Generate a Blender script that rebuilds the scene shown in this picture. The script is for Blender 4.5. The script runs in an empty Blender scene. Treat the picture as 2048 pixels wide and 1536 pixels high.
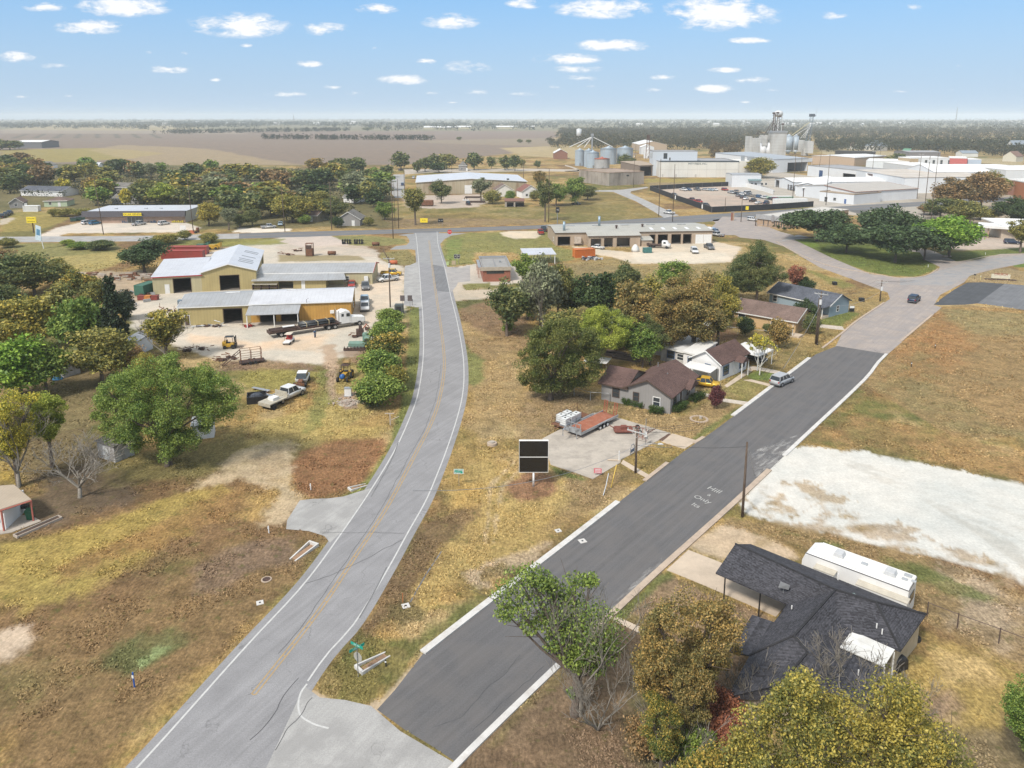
# Aerial view over a small town edge: curved highway, new street, workshops, houses, town and elevator.
import bpy,math,random
import numpy as np
from mathutils import Vector,Matrix
sc=bpy.context.scene
R=random.Random(7)
CH=42.0;TH=math.radians(11.5);FP=1517.0;PY=541.0
cam=bpy.data.cameras.new('camera');camo=bpy.data.objects.new('camera',cam)
sc.collection.objects.link(camo);sc.camera=camo
cam.sensor_width=36;cam.lens=36*FP/2048;cam.shift_y=-(768-PY)/2048
cam.clip_start=1;cam.clip_end=40000
camo.location=(0,0,CH);camo.rotation_euler=(math.pi/2-TH,0,0)
SUN_EL,SUN_AZ=math.radians(48),math.radians(218)
EXPOSURE=0.53
sun=bpy.data.lights.new('sun','SUN');suno=bpy.data.objects.new('sun',sun)
sc.collection.objects.link(suno);sun.energy=2.9;sun.angle=math.radians(10);sun.color=(1,.94,.86)
sdir=Vector((math.sin(SUN_AZ)*math.cos(SUN_EL),math.cos(SUN_AZ)*math.cos(SUN_EL),math.sin(SUN_EL)))
suno.rotation_euler=sdir.to_track_quat('Z','Y').to_euler()
sc.view_settings.view_transform='Standard';sc.view_settings.look='None'
sc.view_settings.exposure=EXPOSURE;sc.view_settings.gamma=1
sc.cycles.max_bounces=5;sc.cycles.volume_bounces=2;sc.cycles.transparent_max_bounces=6
sc.cycles.use_denoising=True
HAZE_D=0.00014
CT,ST=math.cos(TH),math.sin(TH)
def G(x,y,z=0.0):
 u=(x-1024)/FP;v=(y-PY)/FP
 t=(CH-z)/(ST+v*CT)
 return Vector((u*t,(CT-v*ST)*t,z))
ZM={'P':(0,0,1),'A':(0,220,2.926),'B':(650,220,3.413),'C':(1130,220,3.938),'D':(1548,220,4.096),'E':(240,460,3.303),'F':(850,400,3.151),'G':(1000,640,3.657),'H':(1400,400,3.16),'I':(1300,1000,2.738),'J':(500,900,2.56),'K':(0,480,2.478),'L':(0,1000,2.866),'M':(1490,210,6.827),'N':(1750,290,6.872),'O':(1130,260,6.827),'T':(1360,340,6.827),'U':(140,380,7.314),'V':(740,440,7.68),'W':(1180,560,6.827),'X':(1800,420,6.98),'Y':(440,600,5.689),'S':(400,280,5.12),'R':(0,240,5.12)}
def PX(k,x,y):
 a,b,s=ZM[k];return(a+x/s,b+y/s)
def Q(k,x,y,z=0.0):
 return G(*PX(k,x,y),z)
def HT(base,py):
 v=(py-PY)/FP
 return CH-base.y*(ST+v*CT)/(CT-v*ST)
def node(nt,t,**kw):
 n=nt.nodes.new(t)
 for k,v in kw.items():setattr(n,k,v)
 return n
def setin(n,**kw):
 for k,v in kw.items():n.inputs[k.replace('_',' ')].default_value=v
 return n
def math_(nt,op,a,b=None,c=None,clamp=False):
 n=nt.nodes.new('ShaderNodeMath');n.operation=op;n.use_clamp=clamp
 for i,s in enumerate((a,b,c)):
  if s is None:continue
  if isinstance(s,(int,float)):n.inputs[i].default_value=s
  else:nt.links.new(s,n.inputs[i])
 return n.outputs[0]
def mixc(nt,f,a,b,bt='MIX'):
 n=nt.nodes.new('ShaderNodeMix');n.data_type='RGBA';n.blend_type=bt
 for i,s in((0,f),(6,a),(7,b)):
  if isinstance(s,(int,float)):n.inputs[i].default_value=s
  elif isinstance(s,tuple):n.inputs[i].default_value=(*s[:3],1)
  else:nt.links.new(s,n.inputs[i])
 return n.outputs[2]
def noise(nt,vec,scale,detail=4,rough=.55,dist=0.0):
 n=nt.nodes.new('ShaderNodeTexNoise');n.inputs['Scale'].default_value=scale
 n.inputs['Detail'].default_value=detail;n.inputs['Roughness'].default_value=rough
 n.inputs['Distortion'].default_value=dist
 if vec is not None:nt.links.new(vec,n.inputs['Vector'])
 return n.outputs['Fac']
def ramp(nt,fac,stops):
 n=nt.nodes.new('ShaderNodeValToRGB');e=n.color_ramp.elements
 while len(e)<len(stops):e.new(.5)
 for i,(p,c)in enumerate(stops):
  e[i].position=p;e[i].color=(*c,1)if len(c)==3 else c
 nt.links.new(fac,n.inputs[0]);return n.outputs[0]
def g3(v):return(v,v,v)
w=bpy.data.worlds.new('World');sc.world=w;w.use_nodes=True
nt=w.node_tree;nt.nodes.clear()
out=node(nt,'ShaderNodeOutputWorld');bg=node(nt,'ShaderNodeBackground')
sky=node(nt,'ShaderNodeTexSky',sky_type='NISHITA',sun_disc=False,sun_elevation=SUN_EL,sun_rotation=SUN_AZ,altitude=100,air_density=1.0,dust_density=2.2,ozone_density=1.0)
bg.inputs['Strength'].default_value=0.15
tc=node(nt,'ShaderNodeTexCoord');sep=node(nt,'ShaderNodeSeparateXYZ');nt.links.new(tc.outputs['Generated'],sep.inputs[0])
yy=math_(nt,'MAXIMUM',sep.outputs[1],.05)
cu=math_(nt,'DIVIDE',sep.outputs[0],yy);cv=math_(nt,'DIVIDE',sep.outputs[2],yy)
comb=node(nt,'ShaderNodeCombineXYZ');nt.links.new(cu,comb.inputs[0]);nt.links.new(cv,comb.inputs[1])
st=node(nt,'ShaderNodeVectorMath',operation='MULTIPLY');nt.links.new(comb.outputs[0],st.inputs[0]);st.inputs[1].default_value=(1,2.6,1)
n1=noise(nt,st.outputs[0],34,8,.66,.3);n2=noise(nt,st.outputs[0],13,4,.6)
CL=[(90,12,42,11,.75),(250,12,92,18,1),(180,54,66,14,1),(480,50,98,21,1),(650,58,52,11,.9),(755,17,42,9,.9),(900,43,52,14,1),(35,113,44,10,.9),(108,132,28,6,.6),(340,138,42,8,.9),(612,128,32,6,.95),(852,123,20,5,.9),(935,135,52,13,.6),(812,159,52,9,1),(570,188,42,5,.8),(300,105,10,4,.6),(370,107,9,4,.6),(492,91,14,4,.5),(430,160,12,3.5,.7),(138,192,12,3.5,.7),(665,174,22,4,.6),(710,186,30,5,.5),(860,185,24,4,.5),(950,184,36,6,.4),(905,205,12,2,.4),(1050,8,36,9,.9),(1205,17,96,17,1),(1440,28,112,28,1),(1230,90,76,11,1),(1135,118,68,10,1),(1155,138,50,7,.8),(1155,157,36,6,.8),(1500,81,42,6,.9),(1670,30,30,8,.6),(1820,14,26,6,.4),(1450,140,34,5,.9),(1328,155,27,5,.8),(1505,160,33,6,.9),(1427,178,44,8,1),(1550,180,20,4,.6),(1115,173,18,4,.5),(1305,180,20,4,.5),(1045,188,32,4,.6),(1607,170,8,3,.6),(1800,183,20,3,.4),(1905,180,12,3,.5),(1490,204,12,2.5,.5),(1920,132,10,3,.5),(45,193,20,3,.4),(1175,172,16,4,.5),(750,96,8,3,.4)]
msk=None
for(px,py,hw,hh,al)in CL:
 v=(py-PY)/FP;dy=CT-v*ST
 u0=((px-1024)/FP)/dy;v0=(-ST-v*CT)/dy
 m=node(nt,'ShaderNodeMapping',vector_type='POINT');a=FP/(hw*1.25);b=FP/(hh*1.35)
 m.inputs['Scale'].default_value=(a,b,1);m.inputs['Location'].default_value=(-u0*a,-v0*b,0)
 nt.links.new(comb.outputs[0],m.inputs[0])
 ln=node(nt,'ShaderNodeVectorMath',operation='LENGTH');nt.links.new(m.outputs[0],ln.inputs[0])
 mm=math_(nt,'MULTIPLY',math_(nt,'SUBTRACT',1.0,ln.outputs['Value'],clamp=True),al)
 msk=mm if msk is None else math_(nt,'MAXIMUM',msk,mm)
nn=math_(nt,'MULTIPLY_ADD',n1,5.5,-2.75)
nn=math_(nt,'ADD',nn,math_(nt,'MULTIPLY_ADD',n2,3.0,-1.5))
dens=math_(nt,'ADD',math_(nt,'MULTIPLY',msk,2.2),math_(nt,'MULTIPLY',nn,math_(nt,'MULTIPLY',msk,3.0,clamp=True)))
dens=math_(nt,'SUBTRACT',dens,.32)
cf=math_(nt,'MULTIPLY',dens,.8,clamp=True)
cf=math_(nt,'MULTIPLY',cf,math_(nt,'GREATER_THAN',sep.outputs[1],.1))
hz=math_(nt,'SUBTRACT',1.0,math_(nt,'MULTIPLY',sep.outputs[2],4.4),clamp=True)
hz=math_(nt,'POWER',hz,1.6)
clear=mixc(nt,.72,sky.outputs[0],(.50,1.98,4.1))
hazec=mixc(nt,math_(nt,'MULTIPLY',hz,.86),clear,(2.75,3.4,4.0))
veil=ramp(nt,sep.outputs[2],[(.17,g3(0)),(.42,g3(1))])  # unseen upper sky whitened, added as soft neutral fill light
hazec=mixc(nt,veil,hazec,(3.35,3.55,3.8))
ccol=mixc(nt,math_(nt,'MULTIPLY',dens,.8,clamp=True),(3.6,3.9,4.3),(4.8,4.85,4.95))
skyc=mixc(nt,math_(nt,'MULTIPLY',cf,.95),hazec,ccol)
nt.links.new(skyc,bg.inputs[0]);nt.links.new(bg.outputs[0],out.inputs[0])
MATS={}
def newmat(name):
 m=bpy.data.materials.new(name);m.use_nodes=True
 return m,m.node_tree,m.node_tree.nodes['Principled BSDF']
def mat(name,col,rough=.6,metal=0.,var=.12,scale=1.5,stain=None,stain_amt=.35,stripes=None,bump=0.,spec=.4,fine=8.,obj=True):
 """painted / plain surface with wear: large blotches, fine grain, optional stains and ribs"""
 if name in MATS:return MATS[name]
 m,nt,p=newmat(name);MATS[name]=m
 tc=node(nt,'ShaderNodeTexCoord');vec=tc.outputs['Object' if obj else 'Generated']
 a=noise(nt,vec,scale,5,.6);b=noise(nt,vec,scale*fine,3,.6)
 lo=tuple(c*(1-var)for c in col);hi=tuple(min(c*(1+var),1)for c in col)
 c=ramp(nt,a,[(.3,lo),(.7,hi)])
 c=mixc(nt,var,c,ramp(nt,b,[(.3,g3(.55)),(.7,g3(1.))]),'MULTIPLY')
 if stain:
  mp=node(nt,'ShaderNodeMapping');mp.inputs['Scale'].default_value=(1,1,.22);nt.links.new(vec,mp.inputs[0])
  s=noise(nt,mp.outputs[0],scale*1.7,6,.65)
  s=ramp(nt,s,[(.48,g3(0)),(.68,g3(1))])
  sm=math_(nt,'MULTIPLY',s,stain_amt);c=mixc(nt,sm,c,stain)
 if stripes:
  ax,per,dark=stripes
  wv=node(nt,'ShaderNodeTexWave',wave_type='BANDS',bands_direction=ax,wave_profile='SAW')
  wv.inputs['Scale'].default_value=1/per/3.18*1.0;nt.links.new(vec,wv.inputs['Vector'])
  s=ramp(nt,wv.outputs['Fac'],[(0,g3(1)),(.1,g3(0)),(.9,g3(0)),(1,g3(1))])
  c=mixc(nt,math_(nt,'MULTIPLY',s,dark),c,tuple(x*.45 for x in col))
  if bump:
   bp=node(nt,'ShaderNodeBump');bp.inputs['Strength'].default_value=bump;bp.inputs['Distance'].default_value=.05
   nt.links.new(s,bp.inputs['Height']);nt.links.new(bp.outputs[0],p.inputs['Normal'])
 elif bump:
  bp=node(nt,'ShaderNodeBump');bp.inputs['Strength'].default_value=bump;bp.inputs['Distance'].default_value=.04
  nt.links.new(b,bp.inputs['Height']);nt.links.new(bp.outputs[0],p.inputs['Normal'])
 nt.links.new(c,p.inputs['Base Color']);p.inputs['Roughness'].default_value=rough;p.inputs['Metallic'].default_value=metal
 p.inputs['Specular IOR Level'].default_value=spec
 return m
def shingle(name,col,dark=.5,row=.22):
 if name in MATS:return MATS[name]
 m,nt,p=newmat(name);MATS[name]=m
 tc=node(nt,'ShaderNodeTexCoord');vec=tc.outputs['Object']
 mp=node(nt,'ShaderNodeMapping');mp.inputs['Scale'].default_value=(1,1,3.5);nt.links.new(vec,mp.inputs[0])
 wv=node(nt,'ShaderNodeTexWave',wave_type='BANDS',bands_direction='Z',wave_profile='SAW');wv.inputs['Scale'].default_value=1/.085/3.18;wv.inputs['Distortion'].default_value=.15;nt.links.new(vec,wv.inputs['Vector'])
 vo=node(nt,'ShaderNodeTexVoronoi',distance='MANHATTAN');vo.inputs['Scale'].default_value=1.7/row;nt.links.new(mp.outputs[0],vo.inputs['Vector'])
 a=noise(nt,vec,.35,5,.6);b=noise(nt,vec,6,3,.7)
 sepc=node(nt,'ShaderNodeSeparateColor');nt.links.new(vo.outputs['Color'],sepc.inputs[0])
 v=math_(nt,'ADD',math_(nt,'MULTIPLY',sepc.outputs[0],dark),math_(nt,'MULTIPLY_ADD',a,.9,.35))
 v=math_(nt,'ADD',v,math_(nt,'MULTIPLY_ADD',b,.6,-.45))
 v=math_(nt,'MULTIPLY',v,math_(nt,'MULTIPLY_ADD',wv.outputs['Fac'],.5,.72))
 c=mixc(nt,1.,col,v,'MULTIPLY')
 nt.links.new(c,p.inputs['Base Color']);p.inputs['Roughness'].default_value=.9;p.inputs['Specular IOR Level'].default_value=.2
 return m
def brick(name,c1,c2,mortar,sx=.24,sy=.08):
 if name in MATS:return MATS[name]
 m,nt,p=newmat(name);MATS[name]=m
 tc=node(nt,'ShaderNodeTexCoord');sp=node(nt,'ShaderNodeSeparateXYZ');nt.links.new(tc.outputs['Object'],sp.inputs[0])
 cb=node(nt,'ShaderNodeCombineXYZ');nt.links.new(math_(nt,'ADD',sp.outputs[0],sp.outputs[1]),cb.inputs[0]);nt.links.new(sp.outputs[2],cb.inputs[1])
 b=node(nt,'ShaderNodeTexBrick');nt.links.new(cb.outputs[0],b.inputs['Vector'])
 setin(b,Color1=(*c1,1),Color2=(*c2,1),Mortar=(*mortar,1),Scale=1.0,Brick_Width=sx,Row_Height=sy,Mortar_Size=.008)
 a=noise(nt,tc.outputs['Object'],.8,5,.6)
 c=mixc(nt,.5,b.outputs[0],ramp(nt,a,[(.3,g3(.6)),(.7,g3(1.1))]),'MULTIPLY')
 nt.links.new(c,p.inputs['Base Color']);p.inputs['Roughness'].default_value=.9
 return m
def leafmat(name,a,b,amt=.4,tr=.25,cs=.35):
 """foliage: colour a, patches of colour b, each leaf its own shade"""
 if name in MATS:return MATS[name]
 m=bpy.data.materials.new(name);m.use_nodes=True;nt=m.node_tree;nt.nodes.clear();MATS[name]=m
 o=node(nt,'ShaderNodeOutputMaterial');tc=node(nt,'ShaderNodeTexCoord');ge=node(nt,'ShaderNodeNewGeometry');oi=node(nt,'ShaderNodeObjectInfo')
 of=node(nt,'ShaderNodeVectorMath',operation='MULTIPLY_ADD');nt.links.new(oi.outputs['Random'],of.inputs[0]);of.inputs[1].default_value=(50,50,50);nt.links.new(tc.outputs['Object'],of.inputs[2])
 n=noise(nt,of.outputs[0],cs,3,.6)
 r=math_(nt,'ADD',n,math_(nt,'MULTIPLY_ADD',ge.outputs['Random Per Island'],.5,-.25))
 r=math_(nt,'ADD',r,math_(nt,'MULTIPLY_ADD',oi.outputs['Random'],.16,-.08))
 f=math_(nt,'MULTIPLY_ADD',math_(nt,'ADD',r,amt-1.0),3.2,.5,clamp=True)
 c=mixc(nt,f,a,b)
 v=math_(nt,'MULTIPLY_ADD',ge.outputs['Random Per Island'],.8,.6)
 c=mixc(nt,1.,c,v,'MULTIPLY')
 d=node(nt,'ShaderNodeBsdfDiffuse');t=node(nt,'ShaderNodeBsdfTranslucent');g=node(nt,'ShaderNodeBsdfGlossy');g.inputs['Roughness'].default_value=.5
 g.inputs['Color'].default_value=(.5,.5,.5,1)
 for q in(d,t):nt.links.new(c,q.inputs[0])
 mx=node(nt,'ShaderNodeMixShader');mx.inputs[0].default_value=tr;nt.links.new(d.outputs[0],mx.inputs[1]);nt.links.new(t.outputs[0],mx.inputs[2])
 m2=node(nt,'ShaderNodeMixShader');m2.inputs[0].default_value=.04;nt.links.new(mx.outputs[0],m2.inputs[1]);nt.links.new(g.outputs[0],m2.inputs[2])
 nt.links.new(m2.outputs[0],o.inputs[0]);return m
def tag(o,label=None,cat=None,group=None,kind=None):
 if label:o['label']=label
 if cat:o['category']=cat
 if group:o['group']=group
 if kind:o['kind']=kind
 return o
def thing(name,label,cat,loc=(0,0,0),rz=0.,group=None,scale=None):
 o=bpy.data.objects.new(name,None);sc.collection.objects.link(o);o.empty_display_size=.5
 o.location=loc;o.rotation_euler=(0,0,rz)
 if scale:o.scale=scale
 return tag(o,label,cat,group)
class MB:
 def __init__(s):s.V=[];s.F=[]
 def add(s,vs,fs,M=None):
  k=len(s.V)
  s.V+=[tuple(M@Vector(v))if M else tuple(v)for v in vs]
  s.F+=[tuple(k+i for i in f)for f in fs];return s
 def box(s,x0,x1,y0,y1,z0,z1,M=None):
  return s.add([(x0,y0,z0),(x1,y0,z0),(x1,y1,z0),(x0,y1,z0),(x0,y0,z1),(x1,y0,z1),(x1,y1,z1),(x0,y1,z1)],[(0,3,2,1),(4,5,6,7),(0,1,5,4),(1,2,6,5),(2,3,7,6),(3,0,4,7)],M)
 def cb(s,cx,cy,cz,sx,sy,sz,M=None):
  return s.box(cx-sx/2,cx+sx/2,cy-sy/2,cy+sy/2,cz-sz/2,cz+sz/2,M)
 def poly(s,pts,M=None):return s.add(pts,[tuple(range(len(pts)))],M)
 def prism(s,pts,d,M=None):
  n=len(pts);d=Vector(d);P=[Vector(p)for p in pts]
  return s.add([*P,*[p+d for p in P]],[tuple(range(n))[::-1],tuple(range(n,2*n))]+[(i,(i+1)%n,(i+1)%n+n,i+n)for i in range(n)],M)
 def slab(s,pts,t):return s.prism([(p[0],p[1],p[2]-t)for p in pts],(0,0,t))
 def tube(s,pts,rad,n=6,cap=True):
  P=[Vector(p)for p in pts];rr=rad if isinstance(rad,(list,tuple))else[rad]*len(P)
  k=len(s.V)
  for i,p in enumerate(P):
   d=(P[min(i+1,len(P)-1)]-P[max(i-1,0)])
   d=d.normalized()if d.length>1e-9 else Vector((0,0,1))
   a=d.cross(Vector((0,0,1))if abs(d.z)<.9 else Vector((1,0,0))).normalized();b=d.cross(a)
   for j in range(n):
    t=2*math.pi*j/n;s.V.append(tuple(p+(a*math.cos(t)+b*math.sin(t))*rr[i]))
  for i in range(len(P)-1):
   for j in range(n):
    s.F.append((k+i*n+j,k+i*n+(j+1)%n,k+(i+1)*n+(j+1)%n,k+(i+1)*n+j))
  if cap:
   s.F.append(tuple(k+j for j in range(n))[::-1]);s.F.append(tuple(k+(len(P)-1)*n+j for j in range(n)))
  return s
 def cyl(s,x,y,z0,z1,r,n=16,r2=None):return s.tube([(x,y,z0),(x,y,z1)],[r,r if r2 is None else r2],n)
 def loft(s,secs):
  k=len(s.V);n=len(secs[0])
  for q in secs:s.V+=[tuple(p)for p in q]
  for i in range(len(secs)-1):
   for j in range(n):s.F.append((k+i*n+j,k+i*n+(j+1)%n,k+(i+1)*n+(j+1)%n,k+(i+1)*n+j))
  s.F.append(tuple(range(k,k+n))[::-1]);s.F.append(tuple(range(k+(len(secs)-1)*n,k+len(secs)*n)))
  return s
 def mesh(s,name,m,smooth=False):
  me=bpy.data.meshes.new(name);me.from_pydata(s.V,[],s.F);me.update()
  if m:me.materials.append(m)
  if smooth:me.polygons.foreach_set('use_smooth',[True]*len(me.polygons))
  return me
 def build(s,name,m,parent=None,smooth=False,bevel=0,loc=None,rz=0):
  o=bpy.data.objects.new(name,s.mesh(name,m,smooth));sc.collection.objects.link(o)
  if parent is not None:o.parent=parent
  if loc is not None:o.location=loc
  if rz:o.rotation_euler=(0,0,rz)
  if bevel:
   b=o.modifiers.new('bevel','BEVEL');b.width=bevel;b.segments=2;b.limit_method='ANGLE'
  return o
KIDS={}
def copy_tree(o,parent=None,mats=None):
 c=o.copy();sc.collection.objects.link(c);c.parent=parent
 for ch in o.children:copy_tree(ch,c)
 return c
def recolor(o,m):
 o.material_slots[0].link='OBJECT';o.material_slots[0].material=m
def text(txt,size,m,parent,M,name='lettering',ext=.01,align='CENTER'):
 cu=bpy.data.curves.new(name,'FONT');cu.body=txt;cu.size=size;cu.extrude=ext;cu.align_x=align;cu.align_y='CENTER';cu.resolution_u=3
 o=bpy.data.objects.new(name,cu);me=bpy.data.meshes.new_from_object(o);bpy.data.objects.remove(o)
 me.materials.append(m);o=bpy.data.objects.new(name,me);sc.collection.objects.link(o)
 if parent is not None:o.parent=parent
 o.matrix_local=M
 return o
def frameM(origin,xdir,ydir):
 x=Vector(xdir).normalized();y=Vector(ydir).normalized();z=x.cross(y)
 return Matrix(((x.x,y.x,z.x,origin[0]),(x.y,y.y,z.y,origin[1]),(x.z,y.z,z.z,origin[2]),(0,0,0,1)))
def ang(a,b):return math.atan2(b.y-a.y,b.x-a.x)
def vnoise(x,y,seed=0):
 xi=np.floor(x).astype(np.int64);yi=np.floor(y).astype(np.int64);xf=x-xi;yf=y-yi
 u=xf*xf*(3-2*xf);v=yf*yf*(3-2*yf)
 def h(a,b):
  n=(a*374761393+b*668265263+seed*974634777)&0xffffffff
  n=((n^(n>>13))*1274126177)&0xffffffff
  return((n^(n>>16))&0xffff)/65535.0
 return(h(xi,yi)*(1-u)+h(xi+1,yi)*u)*(1-v)+(h(xi,yi+1)*(1-u)+h(xi+1,yi+1)*u)*v
def fbm(x,y,o=4,seed=0):
 s=0;a=.5
 for i in range(o):s=s+a*vnoise(x,y,seed+i*17);x=x*2.03;y=y*2.03;a*=.5
 return s/(1-.5**o)
def sdist(px,py,poly):
 P=np.array(poly);n=len(P);d=np.full(px.shape,1e18);ins=np.zeros(px.shape,bool)
 for i in range(n):
  ax,ay=P[i];bx,by=P[(i+1)%n];ex,ey=bx-ax,by-ay
  wx,wy=px-ax,py-ay;L=ex*ex+ey*ey+1e-12
  t=np.clip((wx*ex+wy*ey)/L,0,1);qx,qy=wx-ex*t,wy-ey*t
  d=np.minimum(d,qx*qx+qy*qy)
  c=((ay<=py)&(by>py))|((by<=py)&(ay>py))
  with np.errstate(divide='ignore',invalid='ignore'):
   xx=ax+(py-ay)*ex/np.where(ey==0,1e-12,ey)
  ins^=c&(px<xx)
 return np.where(ins,-np.sqrt(d),np.sqrt(d))
rs=[1,12,24,34];r=38.0
while r<5000:rs.append(r);r*=1.0065
while r<11500:rs.append(r);r*=1.06
an=list(np.radians(np.arange(-40,40.001,.125)))
an=list(np.radians(np.arange(-180,-40,8)))+an+list(np.radians(np.arange(48,180,8)))
rs=np.array(rs);an=np.array(an);nr,na=len(rs),len(an)
RR,AA=np.meshgrid(rs,an,indexing='ij')
X=(RR*np.sin(AA)).ravel();Y=(RR*np.cos(AA)).ravel()
GOLD=(.330,.215,.070);BROWN=(.185,.112,.052);OLIVE=(.150,.135,.042);GREEN=(.095,.125,.030);PALE=(.40,.31,.17)
RED=(.18,.098,.052);WEED=(.135,.098,.058);GRAVEL=(.47,.42,.36);TAN=(.45,.34,.235);WHITE=(.50,.495,.48);DIRT=(.22,.155,.105)
PLOW=(.195,.150,.125);YEL=(.27,.22,.055);PINK=(.40,.33,.285);CONC=(.46,.42,.36)
col=np.zeros((len(X),3));gr=np.ones(len(X))
f1=fbm(X/23,Y/23,4,1);f2=fbm(X/7,Y/7,4,5);f3=fbm(X/60,Y/60,3,9);f4=fbm(X/1.6,Y/1.6,3,13)
def lerp(c,m):
 global col
 m=np.clip(m,0,1)[:,None];col=col*(1-m)+np.array(c)*m
def sm(x,a,b):t=np.clip((x-a)/(b-a),0,1);return t*t*(3-2*t)
col[:]=GOLD
lerp(BROWN,sm(f1*.6+f2*.4,.48,.62));lerp(OLIVE,sm(f3*.6+f2*.4,.50,.64)*.8);lerp(PALE,sm(1-f1*.5-f2*.5,.52,.66)*.5)
lerp(GREEN,sm(f3*.5+f4*.5,.56,.72)*.6)
def patch(k,pts,c,soft=1.0,wob=1.5,amt=1.0,wl=4.,g=None,br=0.,ns=0):
 """a ground patch: pts pixels in zoom window k; soft edge and wobble in metres"""
 global gr
 P=[tuple(Q(k,*p)[:2])for p in pts]
 xs=[p[0]for p in P];ys=[p[1]for p in P];m=soft+wob+1
 s=(X>min(xs)-m)&(X<max(xs)+m)&(Y>min(ys)-m)&(Y<max(ys)+m)
 idx=np.nonzero(s)[0]
 if not len(idx):return
 x,y=X[idx],Y[idx]
 wn=(fbm(x/wl,y/wl,4,31)-.5)*2*wob+(fbm(x/wl*6,y/wl*6,2,77)-.5)*wob*.7
 d=sdist(x,y,P)+wn
 mk=(1-sm(d,-soft,soft))*amt
 if br:mk=mk*(1-br*sm(fbm(x/2.3,y/2.3,4,91+ns),.45,.62))
 mk=mk[:,None]
 col[idx]=col[idx]*(1-mk)+np.array(c)*mk
 if g is not None:gr[idx]=gr[idx]*(1-mk[:,0])+g*mk[:,0]
patch('P',[(-500,262),(260,262),(640,262),(1110,262),(1100,300),(1040,305),(800,330),(560,330),(0,330),(-500,330)],PLOW,6,10,.95,60,.4)
patch('P',[(-600,236),(2600,236),(2600,262),(-600,262)],(.16,.16,.11),20,60,.8,300,.4)
patch('P',[(60,250),(330,249),(420,256),(300,262),(0,262)],PALE,20,30,.5,150,.4)
patch('P',[(0,259),(220,261),(520,262),(480,268),(0,267)],(.26,.21,.165),6,12,.9,80,.4)
patch('P',[(0,300),(90,298),(190,296),(260,300),(330,306),(260,318),(0,330)],YEL,5,8,.8,30)
patch('P',[(240,290),(300,292),(420,298),(600,330),(300,330),(180,300)],(.33,.25,.14),5,8,.6,30)
patch('P',[(1000,296),(1130,291),(1180,300),(1160,318),(1040,312)],(.36,.28,.15),3,6,.9,20)
patch('P',[(520,270),(700,264),(1110,262),(1120,275),(880,280),(560,278)],(.20,.15,.125),8,14,.9,60,.4)
patch('P',[(820,281),(1110,276),(1200,270),(1100,293),(860,286)],(.27,.22,.15),5,10,.5,60,.4)
for i in range(8):
 x0=45+i*35;xb=20+i*42
 patch('P',[(x0+6,267.6),(x0+15,267.6),(xb+13,276.5),(xb,276.5)],(.115,.105,.08),2,2,.85,20,.4)
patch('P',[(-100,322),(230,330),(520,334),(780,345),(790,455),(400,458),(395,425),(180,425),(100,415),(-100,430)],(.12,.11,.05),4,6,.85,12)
patch('R',[(0,960),(180,950),(300,930),(560,960),(720,1000),(640,1040),(350,1160),(0,1200)],YEL,1,2,.8,8)
patch('R',[(0,1150),(350,1130),(560,1080),(400,1190),(0,1210)],OLIVE,1,2,.9,8)
patch('B',[(440,660),(1360,660),(2048,640),(2048,760),(1500,770),(600,805),(430,800)],OLIVE,1.5,3,.55,8,br=.3)
patch('B',[(440,740),(1500,745),(1500,775),(600,805),(430,800)],(.25,.17,.10),1.5,3,.7,8,br=.4)
patch('B',[(600,585),(1050,575),(1180,590),(1060,660),(760,675),(560,660),(520,560)],PINK,1.5,3,.95,6,.2)
patch('C',[(250,640),(380,645),(560,730),(780,850),(400,885),(0,890),(0,700)],OLIVE,1.5,3,.6,10,br=.3)
patch('C',[(640,540),(1310,540),(1310,590),(1145,600),(640,600)],YEL,1.5,3,.8,10)
patch('C',[(660,570),(1145,570),(1145,605),(660,605)],(.25,.18,.11),1.0,2,.8,4)
patch('C',[(680,625),(1320,590),(1940,740),(1160,790)],PINK,.8,1.5,.95,6,.2)
patch('C',[(1000,660),(1700,700),(1500,760),(1160,770)],(.36,.28,.235),1.5,3,.7,6,.2)
patch('C',[(1560,560),(2100,560),(2300,760),(1960,780),(1950,740),(1400,610)],GRAVEL,1.5,3,.9,6,.2)
patch('D',[(0,500),(300,540),(600,600),(1300,600),(1300,900),(600,860),(300,780),(-400,700)],(.36,.33,.30),2,3,.9,8,.2)
patch('D',[(560,790),(800,780),(860,800),(700,850),(620,830)],(.12,.12,.125),.6,.5,1,8,.1)
patch('D',[(380,300),(860,330),(1400,390),(2048,400),(2048,460),(1800,440),(1300,400),(860,380),(380,360)],(.36,.30,.18),2,4,.8,8)
patch('D',[(1100,700),(2048,600),(2300,1100),(1600,1130),(1250,900)],(.30,.26,.22),2,3,.8,8,.3)
patch('D',[(1300,1000),(1800,1040),(2100,1080),(2100,1140),(1500,1147),(1200,1060)],PINK,1,1,.9,8,.2)
patch('H',[(480,262),(1020,250),(1480,330),(1500,430),(1390,485),(1200,480),(1100,462),(800,370),(620,310)],(.115,.150,.030),.5,.6,.95,5,br=.1)
patch('H',[(500,255),(720,240),(760,300),(560,290)],(.14,.20,.03),.5,.6,.9,5)
patch('H',[(1410,345),(1600,330),(2048,300),(2300,300),(2200,340),(1900,355),(1650,392),(1560,388)],(.105,.135,.03),.5,.5,.95,5)
patch('H',[(1940,405),(2048,385),(2300,380),(2300,440),(2000,425)],(.10,.16,.03),.4,.5,.95,5)
patch('H',[(1700,470),(1800,430),(1950,430),(2048,450),(2300,470),(2300,560),(2048,530),(1690,520)],(.28,.21,.11),.5,.6,.9,5)
patch('H',[(100,190),(180,110),(350,190),(530,230),(540,260),(440,230),(250,160)],(.27,.22,.09),.5,.5,.9,4)
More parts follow.
